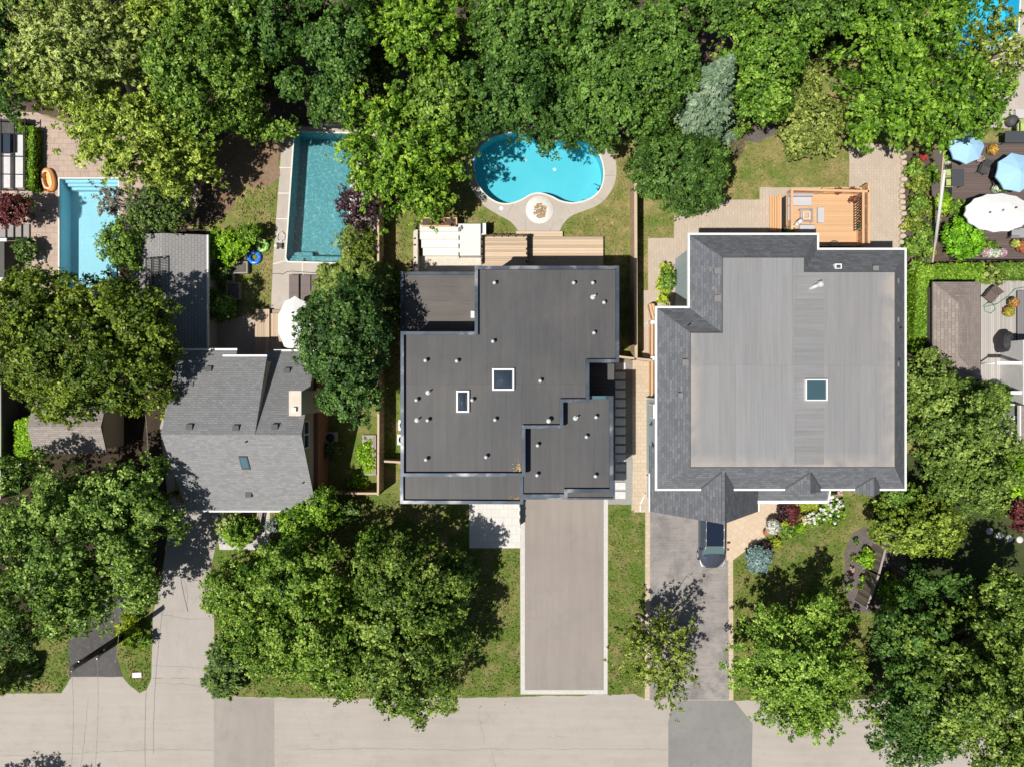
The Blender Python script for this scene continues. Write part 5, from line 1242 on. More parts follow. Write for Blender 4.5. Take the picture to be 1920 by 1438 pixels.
m = MB(); c = W(1902, 226, .7); m.lathe((c.x, c.y, .02), [(.25, 0), (.38, .3), (.42, .6), (.25, .75), (.05, .8)], 16); m.build('cover', M['dgrey'], e)
# covered barbecue
e = empty('covered_grill', W(1893, 640, .5), 'barbecue under a crumpled black cover on the grey deck', 'barbecue'); c = W(1893, 640, 1.5); rg = random.Random(3)
m = MB(); prof = [(.62, .0), (.60, .35), (.55, .7), (.50, .95), (.34, 1.08), (.05, 1.12)]; n = 22; k0 = len(m.v)
for r_, z_ in prof:
    for i in range(n):
        an = 6.283*i/n; rr = r_*(1+.07*math.sin(5*an+z_*2)+rg.uniform(-.04, .04)); m.v.append((c.x+rr*math.cos(an)*.78, c.y+rr*math.sin(an)*1.3, .5+z_+rg.uniform(-.02, .02)))
for j in range(len(prof)-1):
    for i in range(n): m.f.append([k0+j*n+i, k0+j*n+(i+1) % n, k0+(j+1)*n+(i+1) % n, k0+(j+1)*n+i]); m.t.append(.5); m.sm.append(False)
m.f.append([k0+(len(prof)-1)*n+i for i in range(n)]); m.t.append(.5); m.sm.append(False); m.build('cover', M['black_cover'], e)
o = MB(); o.path([W(1842, 575, .53), W(1852, 568, .53), W(1862, 570, .53), W(1866, 580, .53), W(1858, 588, .53), W(1847, 584, .53), W(1845, 576, .53), W(1870, 570, .53), W(1890, 556, .53), W(1903, 542, .53), W(1925, 538, .53)], .025, 6)
tag(o.build('garden_hose', M['green_p']), 'thin dark green hose looping over the grey deck beside the wicker chair', 'hose')
# ------------------------------------------------------------------ flower pots
def pot(px, py, zb, r, h, pm, fm, label, leafm='lf_green', fr=.22, name='flower_pot', group=None, fx=None, nl=420, fh=.35):
    c = W(px, py, zb+h); e = empty(name, (c.x, c.y, zb), label, 'flower pot', group); rng = np.random.default_rng(int(px*7+py))
    m = MB(); m.lathe((c.x, c.y, zb), [(r*.7, 0), (r*.85, h*.5), (r, h*.95), (r*1.04, h)], 14); m.build('pot', M[pm], e)
    for k, (mt, nn, sc_) in enumerate(((leafm, nl, .98), (fm, int(nl*fr*1.1), 1.0))):
        d = unit(rng.normal(size=(nn, 3))+np.array([0, 0, .6])); R0 = (fx or r*1.25)
        C = d*np.array([R0, R0, fh])*sc_*(.7+.35*rng.random(nn))[:, None]+np.array([0, 0, h+.08])
        quads_mesh('leaves' if k == 0 else 'flowers', leaves(C, unit(d+rng.normal(0, .3, (nn, 3))), .09 if k == 0 else .10, 1.2, rng), np.clip(.5+rng.normal(0, .2, nn), 0, 1), M[mt], e)
    return e
pot(1775, 303, .1, .22, .4, 'white', 'fl_white', 'pot of white petunias at the left end of the dark deck', fr=.9); pot(1784, 299, .1, .2, .4, 'white', 'fl_pink', 'pot of magenta petunias left of the blue umbrella', fr=.9)
pot(1835, 299, .9, .2, .3, 'dgrey', 'fl_pink', 'pot of magenta flowers under the edge of the left blue umbrella', fr=.8); pot(1860, 282, .9, .28, .35, 'terra', 'fl_orange', 'pot of orange and yellow flowers right of the left blue umbrella', fr=.8)
pot(1866, 355, .9, .22, .35, 'white', 'fl_white', 'pot of pale flowers above the oval white umbrella, left one', fr=.6); pot(1876, 352, .9, .2, .35, 'dgrey', 'fl_orange', 'pot of peach flowers above the oval white umbrella, right one', 'lf_lime', .5)
for k, (px, fm, w_) in enumerate([(1845, 'fl_pink', 'pink'), (1854, 'fl_white', 'white'), (1866, 'fl_white', 'white'), (1876, 'fl_pink', 'pink')]):
    pot(px, 475, .85, .2, .3, 'dgrey', fm, ['pink petunia pot beside the round lime green bush', 'white petunia pot second from the round bush', 'white petunia pot third from the round bush', 'pink petunia pot at the right end of the row below the deck'][k], fr=1.2, fx=.32)
pot(1902, 458, .85, .22, .35, 'white', 'fl_yel', 'pot of pale yellow flowers below the oval white umbrella', 'lf_lime', .6); pot(1918, 463, .85, .3, .35, 'terra', 'fl_red', 'pot of red flowers at the right edge of the dark deck', fr=1.2, fx=.5)
pot(1899, 568, .7, .2, .35, 'dgrey', 'fl_red', 'pot of red flowers on the grey deck, upper one', 'lf_lime', .6, fx=.35); pot(1890, 585, .5, .2, .35, 'dgrey', 'fl_orange', 'pot of orange flowers on the grey deck, lower one', 'lf_lime', .4, fx=.38)
pot(1449, 987, .5, .45, .4, 'stone', 'fl_white', 'wide stone bowl filled with white flowers by the tan entry path', 'lf_grey', 2.2, fx=.55, fh=.3)
e = empty('terracotta_pot', W(1436, 997), 'terracotta garden pot with pale rim at the edge of the entry path', 'pot'); c = W(1437, 998, .4)
m = MB(); m.lathe((c.x, c.y, .02), [(.12, 0), (.22, .25), (.24, .4), (.16, .5), (.18, .55)], 14); m.build('pot', M['terra'], e)
# ------------------------------------------------------------------ lounge furniture left
def lounger_make():
    e = empty('sun_lounger', (0, 0, 0), 'x', 'sun lounger', 'brown sun loungers on the concrete deck')
    m = MB(); m.box(-.36, -1.1, .28, .36, .95, .36); m.build('frame', M['lounger'], e, .01)
    m = MB(); m.box(-.345, -.35, .37, .345, .93, .42); m.build('seat', M['lounger'], e, .01); m = MB(); m.box(-.345, -1.08, .37, .345, -.38, .42); m.build('backrest', M['lounger'], e, .01)
    for x in (-.3, .3):
        for y in (-.95, .85): m = MB(); m.box(x-.03, y-.03, .02, x+.03, y+.03, .28); m.build('leg', M['dgrey'], e)
    return e
base_l = lounger_make(); kids = [o for o in SC.objects if o.parent == base_l]
for i, (px, py) in enumerate([(551, 540), (573, 541), (593, 541)]):
    if i == 0: o = base_l
    else:
        o = base_l.copy(); SC.collection.objects.link(o)
        for kd in kids: c2 = kd.copy(); SC.collection.objects.link(c2); c2.parent = o
    q = W(px, py, .4); o.location = (q.x, q.y, 0); o['label'] = ['brown sun lounger on the concrete deck, nearest to the lawn', 'brown sun lounger in the middle of the row of three', 'brown sun lounger partly under the yellow green pine'][i]
def ringfloat(px, py, R_, r_, mat, label, z=.0):
    c = W(px, py, r_); m = MB(); n, k = 28, 12
    for i in range(n):
        for j in range(k):
            q = []
            for (ii, jj) in ((i, j), (i+1, j), (i+1, j+1), (i, j+1)):
                a, b = 6.283*ii/n, 6.283*jj/k; rr = R_+r_*math.cos(b); q.append((c.x+rr*math.cos(a), c.y+rr*math.sin(a), r_+z+r_*math.sin(b)))
            m.face(q, .5, True)
    e = empty('swim_ring', (c.x, c.y, z), label, 'swim ring'); m.build('ring', mat, e)
    m = MB(); m.lathe((c.x+R_, c.y, z+2*r_-.01), [(.02, 0), (.02, .03)], 8); m.build('valve', M['white'], e); return e
ringfloat(492, 461, .34, .155, M['melon'], 'green and yellow patterned inflatable swim ring on the lawn'); ringfloat(477, 483, .38, .14, M['blue_v'], 'bright blue inflatable swim ring against the green shrub')
# inflatable boat
e = empty('inflatable_boat', W(90, 338), 'orange and white inflatable boat lying on the stone patio', 'inflatable boat'); c = W(90, 338, .2); an = R(12)
def BL(x, y, z=0): return Vector((c.x+x*math.cos(an)-y*math.sin(an), c.y+x*math.sin(an)+y*math.cos(an), z))
def tubering(pts, r, mat, name):
    m = MB(); n = len(pts)
    for i in range(n):
        a, b = pts[i], pts[(i+1) % n]; p_, nx = pts[i-1], pts[(i+2) % n]
        da, db = (b-p_).normalized(), (nx-a).normalized(); qa, qb = Vector((-da.y, da.x, 0)), Vector((-db.y, db.x, 0))
        for j in range(10):
            t0, t1 = 6.283*j/10, 6.283*(j+1)/10
            m.face([a+qa*r*math.cos(t0)+Vector((0,0,r*math.sin(t0))), b+qb*r*math.cos(t0)+Vector((0,0,r*math.sin(t0))), b+qb*r*math.cos(t1)+Vector((0,0,r*math.sin(t1))), a+qa*r*math.cos(t1)+Vector((0,0,r*math.sin(t1)))], .5, True)
    return m.build(name, mat, e)
def oval(a, b, z, p=2.6, n=28): return [BL(a*math.copysign(abs(math.cos(6.283*i/n))**(2/p), math.cos(6.283*i/n)), b*math.copysign(abs(math.sin(6.283*i/n))**(2/p), math.sin(6.283*i/n)), z) for i in range(n)]
tubering(oval(.37, .72, .17), .165, M['orange_v'], 'outer_tube'); tubering(oval(.31, .62, .33), .07, M['white_v'], 'upper_tube')
m = MB(); m.prism([p.xy for p in oval(.27, .55, 0)], .06, .12); m.build('floor', M['yellow_v'], e)
o = MB(); o.path([W(78, 250, .05), W(80, 280, .05), W(84, 318, .1)], .015, 5); tag(o.build('rope', M['green_p']), 'thin pale rope leading from the inflatable boat across the patio', 'rope')
e = empty('pool_skimmer', W(77, 485), 'small square white box on the patio left of the pale pool', 'box'); m = MB(); a = W(77, 485, .25); m.box(a.x-.2, a.y-.2, .02, a.x+.2, a.y+.2, .25); m.build('box', M['white'], e, .02); m = MB(); m.box(a.x-.17, a.y-.17, .25, a.x+.17, a.y+.17, .28); m.build('lid', M['lgrey'], e, .01)
chair(69, 518, .02, R(90), 'black outdoor chair at the lower edge of the stone patio', M['dgrey'], .7)
e = empty('pool_robot', W(524, 461), 'black and white pool cleaning robot on the concrete deck', 'pool robot'); a = W(524, 461, .2)
m = MB(); m.box(a.x-.2, a.y-.14, .08, a.x+.2, a.y+.14, .26); m.build('body', M['dgrey'], e, .03); m = MB(); m.lathe((a.x-.26, a.y, .06), [(.12, 0), (.13, .12), (.06, .18)], 12); m.build('dome', M['white'], e)
for sx in (-.18, .18):
    for sy in (-.18, .18): m = MB(); m.tube((a.x+sx, a.y+sy-.03, .08), (a.x+sx, a.y+sy+.03, .08), .07, .07, 10); m.build('wheel', M['black'], e)
o = MB(); r = random.Random(7); cc = W(527, 445)
o.path([(cc.x+.28*math.cos(t*.7)*(1+.25*math.sin(t*1.9)), cc.y+.34*math.sin(t*.7)*(1+.2*math.cos(t*1.3)), .035+.004*t) for t in range(30)], .012, 5); tag(o.build('pool_cable', M['white']), 'coiled pale cable lying above the pool robot', 'cable')
o = MB(); o.path([W(510, 514, .03), W(522, 513, .03), W(530, 515, .03), W(538, 510, .03), W(548, 509, .03), W(575, 511, .03), W(610, 513, .03)], .018, 5); tag(o.build('extension_cable', M['black']), 'thin black cable crossing the concrete above the loungers', 'cable')
for px, py, z, lab in [(619, 820, 0, 'grey air conditioning unit beside the brick wall of the shingled house'), (755, 824, 0, 'white air conditioner half hidden under the modern house roof edge, lower one'), (757, 797, 0, 'white air conditioner half hidden under the modern house roof edge, upper one')]:
    e = empty('air_conditioner', W(px, py), lab, 'air conditioner'); a = W(px, py, .8); s = .38; mt = 'grey' if px < 700 else 'white'
    m = MB(); m.box(a.x-s, a.y-s, .03, a.x+s, a.y+s, .8); m.build('casing', M[mt], e, .03); m = MB(); m.lathe((a.x, a.y, .8), [(.3, .0), (.3, .012), (.02, .015)], 20); m.build('fan_grille', M['black'], e)
e = empty('wood_platform', W(694, 850), 'weathered grey wooden platform against the tan fence', 'platform'); m = MB(); boards(m, WX(680), WY(890), WX(706), WY(815), .1, .2, .14, 'y', 4); m.build('boards', M['grey_wood'], e); m = MB(); m.box(WX(700), WY(885), .2, WX(702), WY(820), .26); m.build('edge_board', M['grey_wood'], e)
# street side small things
e = empty('utility_cover', W(258, 1264), 'white rectangular utility cover in the grass island by the road', 'utility cover'); m = MB(); a = W(258, 1264); m.box(a.x-.33, a.y-.18, 0, a.x+.33, a.y+.18, .1, .5, .05); m.build('box', M['white_stone'], e, .015)
m = MB(); m.box(a.x-.29, a.y-.14, .1, a.x+.29, a.y+.14, .12, .5, .05); m.build('lid', M['white'], e)
e = empty('utility_box', W(240, 1201), 'small white square box among the leaves beside the poles', 'utility box'); m = MB(); a = W(240, 1201, .4); m.box(a.x-.14, a.y-.13, 0, a.x+.14, a.y+.13, .4, .5, .3); m.build('box', M['white'], e, .02); m = MB(); m.box(a.x-.16, a.y-.15, .4, a.x+.16, a.y+.15, .43, .5, .3); m.build('lid', M['white'], e)
e = empty('sign_post', W(68, 1254), 'small wooden sign post on the lawn near the road', 'sign post'); a = W(68, 1254)
m = MB(); m.box(a.x-.05, a.y-.05, 0, a.x+.05, a.y+.05, 1.2); m.build('post', M['grey_wood'], e); m = MB(); m.box(a.x-.35, a.y-.02, .9, a.x+.35, a.y+.02, 1.15); m.build('board', M['grey_wood'], e)
# stone edge blocks on the right path and stepping stones
r = random.Random(2); fst = None
for i in range(17):
    py = 296+i*10.6; px = 1691+math.sin(i*.7)*2; c = W(px, py); e = empty('edging_stone', (c.x, c.y, 0), ('rough tan edging stone beside the right paved path, number %d from the top of the row' % (i+1)) if False else 'rough tan edging stone in the row along the right paved path', 'stone', 'edging stones along the right paved path')
    m = MB(); n = 8; rr = [r.uniform(.8, 1.1) for _ in range(n)]
    m.prism([(c.x+.24*rr[k]*math.cos(6.283*k/n), c.y+.19*rr[k]*math.sin(6.283*k/n)) for k in range(n)], 0, .18+r.random()*.12); m.build('stone', M['stone'], e, .05)
for i, (px, py) in enumerate([(1855, 995), (1874, 1004), (1892, 1009), (1912, 1011)]):
    c = W(px, py); e = empty('stepping_stone', (c.x, c.y, 0), ['grey stepping stone under the right trees, leftmost', 'grey stepping stone under the right trees, second from left', 'grey stepping stone under the right trees, third from left', 'grey stepping stone nearest the right edge'][i], 'stone', 'stepping stones under the right trees')
    m = MB(); m.lathe((c.x, c.y, .0), [(.26, 0), (.25, .04), (.1, .05)], 9); m.build('stone', M['lgrey'], e)
e = empty('pool_cover_reel', W(600, 236), 'black pool cover reel on the deck at the upper end of the teal pool', 'cover reel')
m = MB(); m.tube(W(543, 231, .6), W(676, 238, .6), .2, .2, 12); m.build('roll', M['black'], e)
for q in ((541, 231), (678, 238)):
    m = MB(); a = W(*q, .4); m.box(a.x-.08, a.y-.3, .02, a.x+.08, a.y+.3, .75); m.build('stand', M['dgrey'], e)
o = MB(); o.path([W(1210, 925, .1), W(1201, 944, .06), W(1201, 959, .06)], .05, 8); tag(o.build('downspout_extension', M['white']), 'bent white downspout pipe lying on the paved side passage', 'pipe')
# ------------------------------------------------------------------ car
def car():
    cx = WX(1336, .8); yf = WY(1064, .55); e = empty('parked_car', (cx, yf-(-2.35), 0), 'dark blue grey sedan with glass roof parked under the garage gable', 'car')
    def st(s):   # s from the front bumper
        w = .93*min(1, (max(s, .0)/.75+.02)**.38) if s < .75 else (.93 if s < 3.9 else .93-.18*((s-3.9)/.85)**2)
        z = .62+.33*min(1, s/1.05)**.5 if s < 1.35 else (.95+.03*math.sin((s-1.35)/3*3.14) if s < 4.2 else 1.0-.12*((s-4.2)/.55)**2)
        return w, z
    m = MB(); S = [0, .08, .2, .4, .7, 1.0, 1.35, 1.8, 2.4, 3.0, 3.6, 4.1, 4.5, 4.7, 4.75]; k0 = 0; rings = []
    for s in S:
        w, zt = st(s); lo = .22+(.12 if s < .1 or s > 4.6 else 0)
        prof = [(w*.88, lo), (w*.99, lo+.2), (w, .62 if zt > .7 else zt-.15), (w*.965, zt-.09), (w*.86, zt-.015), (w*.5, zt+.03), (0, zt+.04)]
        rings.append([(cx+x, yf+s, z) for x, z in prof]+[(cx-x, yf+s, z) for x, z in reversed(prof[:-1])])
    for a, b in zip(rings, rings[1:]):
        for j in range(len(a)-1): m.face([a[j], b[j], b[j+1], a[j+1]], .5, True)
    m.face(rings[0]); m.face(list(reversed(rings[-1]))); body = m.build('body', M['car_paint'], e)
    wb = (.80, .97)
    G = [(1.08, .75, .96), (1.72, .60, 1.40), (2.5, .615, 1.46), (3.3, .60, 1.45), (3.75, .57, 1.38), (4.45, .70, 1.02)]
    def gp(i, sx, top=True):
        s, w, z = G[i]; return Vector((cx+sx*w, yf+s, z))
    m = MB(); m.face([gp(0, -1), gp(0, 1), gp(1, 1), gp(1, -1)]); m.build('windshield', M['windshield'], e)
    m = MB(); m.face([gp(4, -1), gp(4, 1), gp(5, 1), gp(5, -1)]); m.build('rear_window', M['glass_dark'], e)
    m = MB()
    for i in (1, 2, 3): m.face([gp(i, -1), gp(i, 1), gp(i+1, 1), gp(i+1, -1)], .5, True)
    m.build('roof', M['car_glass'], e)
    for sx in (-1, 1):
        m = MB(); base = [Vector((cx+sx*.84, yf+s, .955)) for s in (1.2, 1.72, 2.5, 3.3, 3.75, 4.4)]
        for i in range(5): m.face([base[i], base[i+1], gp(i+1, sx), gp(i, sx)] if i else [base[0], base[1], gp(1, sx)], .5)
        m.build('side_window', M['glass_dark'], e)
        m = MB(); m.path([gp(i, sx)+Vector((sx*.01, 0, .01)) for i in range(6)], .028, 6); m.build('roof_rail', M['car_paint_l'], e)
        m = MB(); m.path([gp(i, sx)+Vector((sx*(.0), 0, -.02)) for i in (1, 4)], .01, 4)
        m = MB(); q = Vector((cx+sx*1.0, yf+1.42, 1.0)); m.box(q.x-.11, q.y-.07, q.z-.07, q.x+.11, q.y+.07, q.z+.08); m.build('mirror', M['car_paint'], e, .03)
        m = MB(); pts = [(.60, .16, .70), (.74, .26, .735), (.86, .58, .80), (.885, .66, .77), (.87, .42, .70), (.74, .13, .64)]
        m.face([(cx+sx*x, yf+y, z+.03) for x, y, z in pts]); m.build('headlight', M['headlight'], e)
        for s in (.85, 3.75):
            m = MB(); m.tube((cx+sx*.74, yf+s, .33), (cx+sx*.925, yf+s, .33), .33, .33, 20); wl_ = m.build('wheel', M['black'], e)
            m = MB(); m.tube((cx+sx*.925, yf+s, .33), (cx+sx*.94, yf+s, .33), .2, .2, 12); m.build('rim', M['galv'], wl_)
    m = MB(); m.box(cx-.62, yf+.93, .93, cx+.62, yf+1.06, .965); m.build('wiper_cowl', M['black'], e)
    m = MB(); m.bar((cx-.4, yf+.02, .5), (cx+.4, yf+.02, .5), .04, .1); m.build('grille', M['black'], e)
    return e
car()
# ------------------------------------------------------------------ trees, upper left
L_ = M
def lf(k): return M['lf_'+k]
BIG = dict(cover=6.5, leaf=.17)
tree(15, 95, 75, 130, 9, lf('deep'), 'dark green tree in the top left corner', pr=.8, **BIG)
tree(165, 100, 150, 120, 11, lf('oliveg'), 'wide pale olive willow in the top left of the picture', pr=.9, spiky=True, rough=.1, bark='bark_pale', cover=6, leaf=.16, aspect=2.2, trunk=.28, limbs=16)
tree(125, 160, 85, 68, 7.5, lf('olive'), 'yellow green tree spilling over the upper end of the stone patio', pr=.75, spiky=True, cover=6, leaf=.16, aspect=1.9, bark='bark_pale')
tree(260, 260, 135, 95, 9.5, lf('olive'), 'broad yellow green tree above the grey leafless shrub', pr=.85, spiky=True, cover=6, leaf=.16, aspect=1.8, trunk=.24, bark='bark_pale', limbs=14)
tree(335, 315, 88, 60, 6.5, lf('olive'), 'yellow green tree beside the dry lawn left of the teal pool', pr=.7, spiky=True, cover=6, leaf=.16, aspect=1.8, bark='bark_pale')
tree(390, 120, 105, 130, 11, lf('green'), 'mid green tree right of the pale willow', pr=0.85, cover=7, leaf=.17, gap=0.15)
tree(430, 20, 100, 60, 10, lf('green'), 'green tree cut by the top edge above the mid green tree', pr=.8, **BIG)
tree(515, 60, 52, 90, 9, lf('deep'), 'dark broken crowned maple between two deep shadows at the top', pr=.7, gap=.35, cover=6, leaf=.18)
tree(552, 160, 30, 36, 7.5, lf('deep'), 'small round dark maple clump above the teal pool', pr=.6, cover=6, leaf=.17)
tree(640, 80, 75, 75, 9.5, lf('deep'), 'dark green maple near the top above the teal pool', pr=.7, gap=0.3, cover=6, leaf=.18)
tree(630, 190, 52, 60, 7.5, lf('deep'), 'dark green maple hanging over the upper end of the teal pool', pr=.65, cover=6.5, leaf=.17, base=(640, 224))
tree(500, 245, 70, 26, 5, lf('green'), 'low green tree at the left corner of the teal pool deck', pr=.55, cover=6, leaf=.16)
tree(790, 60, 100, 85, 10, lf('bright'), 'fresh green drooping tree at the top centre left', pr=.8, spiky=True, aspect=2.2, cover=6, leaf=.18)
tree(825, 200, 85, 80, 9, lf('green'), 'mid green tree behind the bright locust', pr=.75, spiky=True, aspect=1.6, cover=6, leaf=.18)
tree(752, 290, 130, 115, 9.5, lf('bright'), 'bright fresh green locust tree between the two middle pools', pr=1.0, spiky=True, aspect=1.7, cover=5.5, leaf=.18, rough=.14, limbs=18, trunk=.24, gap=0.2)
tree(800, 365, 62, 58, 6.5, lf('bright'), 'lower bright green tree above the white terrace', pr=.65, spiky=True, aspect=1.7, cover=5.5, leaf=.17, rough=.16)
# upper middle
tree(985, 60, 120, 85, 11, lf('dense'), 'dense dark green tree at the top centre', pr=.8, **BIG)
tree(960, 175, 100, 95, 10, lf('deep'), 'dense dark tree above the left end of the kidney pool', pr=.7, cover=7, leaf=.16, base=(960, 215))
tree(1045, 226, 62, 72, 8, lf('deep'), 'dark tree hanging over the middle of the kidney pool', pr=.6, cover=7, leaf=.16, base=(1030, 233))
tree(1125, 70, 105, 90, 11, lf('dense'), 'dense green tree right of the top centre', pr=.7, cover=7, leaf=.16)
tree(1160, 190, 120, 90, 9.5, lf('dense'), 'dense green maple above the right end of the kidney pool', pr=.65, cover=7, leaf=.16)
tree(1238, 95, 78, 110, 10.5, lf('dense'), 'dense green maple left of the blue green spruce', pr=.65, cover=7, leaf=.16)
tree(1225, 245, 62, 32, 5, lf('green'), 'low green shrubby tree below the dense maple near the fence', pr=.5, cover=6, leaf=.15)
tree(1432, 110, 86, 105, 10, lf('bright2'), 'bright green seed covered tree right of the spruce', pr=.75, cover=6.5, leaf=.17)
tree(1425, 190, 62, 50, 7.5, lf('bright2'), 'bright green tree behind the spruce near the mulch bed', pr=.6, cover=6.5, leaf=.16)
tree(1500, 25, 105, 60, 10, lf('dense'), 'dark green maple at the top edge right of the bright tree', pr=.75, **BIG)
tree(1345, 10, 80, 50, 9.5, lf('dense'), 'green maple cut by the top edge above the bright tree', pr=.75, **BIG)
tree(1275, 330, 100, 78, 7.5, lf('deep3'), 'round dense dark green maple beside the tan fence', pr=.5, cover=8, leaf=.15, rough=.05)
conifer((1285, 238), 11.0, 3.1, M['lf_teal'], 'blue green spruce leaning between the dense maples', 'spruce', 'spruce', layers=32, dens=150, leaf=.2, seed=3)
conifer((1322, 246), 3.6, 2.6, M['lf_teal'], 'low blue green spruce boughs right of the tall spruce', 'spruce', 'spruce', layers=9, dens=110, leaf=.2, seed=4)
tree(1521, 236, 70, 66, 4.5, lf('pale'), 'pale olive green apple tree on the lawn above the cedar deck', 'apple_tree', pr=.5, cover=5.5, leaf=.15, limbs=22, bark='bark_pale', trunk=.16)
tree(1500, 150, 42, 42, 4, lf('pale'), 'pale loose shrub tree behind the apple tree', pr=.45, cover=5, leaf=.15)
tree(1700, 60, 130, 95, 10.5, lf('bright3'), 'large bright green locust at the top right', pr=1.05, spiky=True, aspect=1.9, cover=6, leaf=.18, trunk=.28, gap=0.15)
tree(1676, 184, 118, 95, 9.5, lf('bright3'), 'bright green locust over the paved path', pr=1.05, spiky=True, aspect=1.9, cover=6, leaf=.18, trunk=.26, gap=0.18)
tree(1790, 200, 100, 80, 9, lf('bright3'), 'bright green locust above the blue umbrella', pr=.8, spiky=True, aspect=1.9, cover=6, leaf=.18)
tree(1858, 95, 70, 85, 9, lf('olive3'), 'loose yellow green tree in front of the top right pool', pr=.7, spiky=True, aspect=1.6, cover=3.2, leaf=.17, gap=.25, bark='bark_pale', limbs=18, base=(1862, 150))
# left middle
tree(170, 660, 178, 140, 11, lf('olive2'), 'huge olive green tree over the left yard between pool and shed', pr=0.85, cover=7, leaf=.17, spiky=False, trunk=.34, limbs=16, gap=0.2)
tree(270, 610, 72, 75, 9.5, lf('olive2'), 'olive green tree touching the garage roof', pr=.65, cover=6.5, leaf=.17, rough=.16)
tree(60, 580, 85, 70, 8.5, lf('olive2'), 'olive green tree left of the huge olive tree', pr=.7, cover=6.5, leaf=.17)
tree(236, 462, 42, 58, 4.5, lf('green'), 'green tree on the right rim of the pale pool', pr=.5, cover=5.5, leaf=.15)
tree(243, 385, 64, 44, 4.2, lf('grey'), 'grey twiggy half bare shrub above the garage', pr=.5, spiky=True, cover=2.6, leaf=.12, aspect=2.4, gap=.2, bark='bark_pale', limbs=40, trunk=.1)
tree(300, 400, 58, 46, 5, lf('jun'), 'dark green bushy tree above the garage roof', pr=.5, cover=4.5, leaf=.15)
tree(120, 1005, 165, 150, 10.5, lf('mid'), 'huge mid green maple at the lower left', pr=0.9, cover=7, leaf=.18, trunk=.34, limbs=16, rough=0.18, gap=0.22)
tree(250, 950, 95, 95, 9, lf('mid'), 'mid green maple beside the shingled house driveway', pr=.7, cover=6.5, leaf=.18, rough=0.2, gap=0.25)
tree(150, 1130, 80, 62, 7.5, lf('mid'), 'mid green maple above the black driveway', pr=.65, cover=6.5, leaf=.17, rough=.14)
tree(258, 1085, 48, 62, 6.0, lf('mid'), 'green maple limb tree at the left of the pale driveway', pr=.6, cover=6, leaf=.17, rough=.14, base=(272, 1062))
tree(20, 1180, 62, 62, 6, lf('jun'), 'shadowy dark conifer like tree at the lower left edge', pr=.6, cover=5, leaf=.15)
conifer((40, 1255), 4.5, 1.5, M['lf_pine'], 'small blue green pine on the lawn at the lower left edge', 'pine_tree', 'pine', layers=14, dens=70, leaf=.2, seed=9)
shrub(240, 1180, 26, 32, 1.3, lf('lime2'), 'yellow green ornamental shrub at the base of the poles', spiky=True, aspect=2.4, cover=5, leaf=.13)
shrub(262, 1200, 20, 16, 1.2, lf('bright'), 'small bright green shrub beside the white box', spiky=True, aspect=2.4, cover=5, leaf=.13)
shrub(430, 462, 40, 35, 1.9, lf('lime3'), 'bright green rounded bush beside the swim rings', cover=6, leaf=.14)
shrub(470, 440, 22, 22, 2.2, lf('bright'), 'darker green bush behind the green swim ring', cover=6, leaf=.14)
shrub(410, 510, 26, 22, 1.4, lf('jun'), 'dark shaded bush next to the upper gravel planter', cover=5, leaf=.14)
shrub(418, 578, 30, 28, 2.0, lf('green'), 'round mid green bush beside the garage wall', cover=7, leaf=.14)
shrub(395, 560, 18, 20, 1.6, lf('bright'), 'lighter green bush at the garage corner', cover=6, leaf=.14)
tree(672, 388, 42, 42, 4.6, lf('purple'), 'dark purple leaved maple beside the teal pool', 'purple_maple', pr=.42, cover=4, leaf=.17, gap=.12, limbs=12, trunk=.12)
tree(670, 452, 46, 38, 3.6, lf('olive3'), 'olive green bush tree below the purple maple', pr=.42, cover=4.5, leaf=.15, trunk=.12)
conifer((672, 560), 5.0, 3.0, M['lf_pine'], 'yellow green pine between the loungers and the dark round tree', 'pine_tree', 'pine', layers=20, dens=190, leaf=.24, seed=12, topr=.5, droop=.15)
conifer((705, 540), 4.5, 1.8, M['lf_pine'], 'yellow green pine boughs close to the tan fence', 'pine_tree', 'pine', layers=14, dens=150, leaf=.24, seed=13, topr=.4, droop=.15)
tree(648, 632, 90, 112, 10.5, lf('deep2'), 'dark glossy round tree between the white umbrella and the modern house', pr=.65, cover=8, leaf=.17, rough=.09, trunk=.28)
tree(660, 740, 60, 62, 8.5, lf('deep2'), 'dark glossy tree over the side yard of the shingled house', pr=.55, cover=7.5, leaf=.16, rough=.1)
# lower middle
tree(575, 970, 62, 45, 4.0, lf('bright'), 'bright green bushy tree at the front corner of the shingled house', pr=.45, cover=6.5, leaf=.15)
tree(605, 940, 32, 30, 4.5, lf('bright'), 'small bright green tree touching the shingled roof corner', pr=.4, cover=5.5, leaf=.15)
shrub(650, 960, 30, 28, 2.0, lf('jun'), 'dark shaded bush below the brown fence', cover=4.5, leaf=.14)
tree(470, 1095, 88, 66, 6.5, lf('mid2'), 'green flowering tree above the juniper near the pale driveway', pr=.6, cover=6, leaf=.16, rough=.14, gap=0.22)
tree(560, 1070, 90, 62, 8, lf('mid2'), 'green tree left of the tall front yard tree', pr=.65, cover=6, leaf=.17, rough=0.2, gap=0.3)
tree(600, 1180, 105, 88, 8, lf('mid2'), 'green tree over the lawn by the road', pr=0.75, cover=6, leaf=.17, rough=.15, gap=0.22)
tree(500, 1192, 82, 68, 6.5, lf('mid2'), 'green tree right of the juniper', pr=.6, cover=6, leaf=.16, rough=.15)
tree(640, 1245, 66, 56, 7, lf('mid2'), 'green tree with pale seed clusters near the kerb', pr=.6, cover=6, leaf=.16, rough=.15)
tree(768, 1110, 108, 108, 9.0, lf('mid3'), 'tall green tree on the front lawn, upper crown', pr=0.85, cover=7, leaf=.17, rough=.12, trunk=.3, gap=0.18)
tree(765, 1225, 128, 115, 9, lf('mid3'), 'wide yellow green tree reaching over the road', pr=0.85, cover=7, leaf=.17, rough=.14, trunk=.3, limbs=14, gap=0.12)
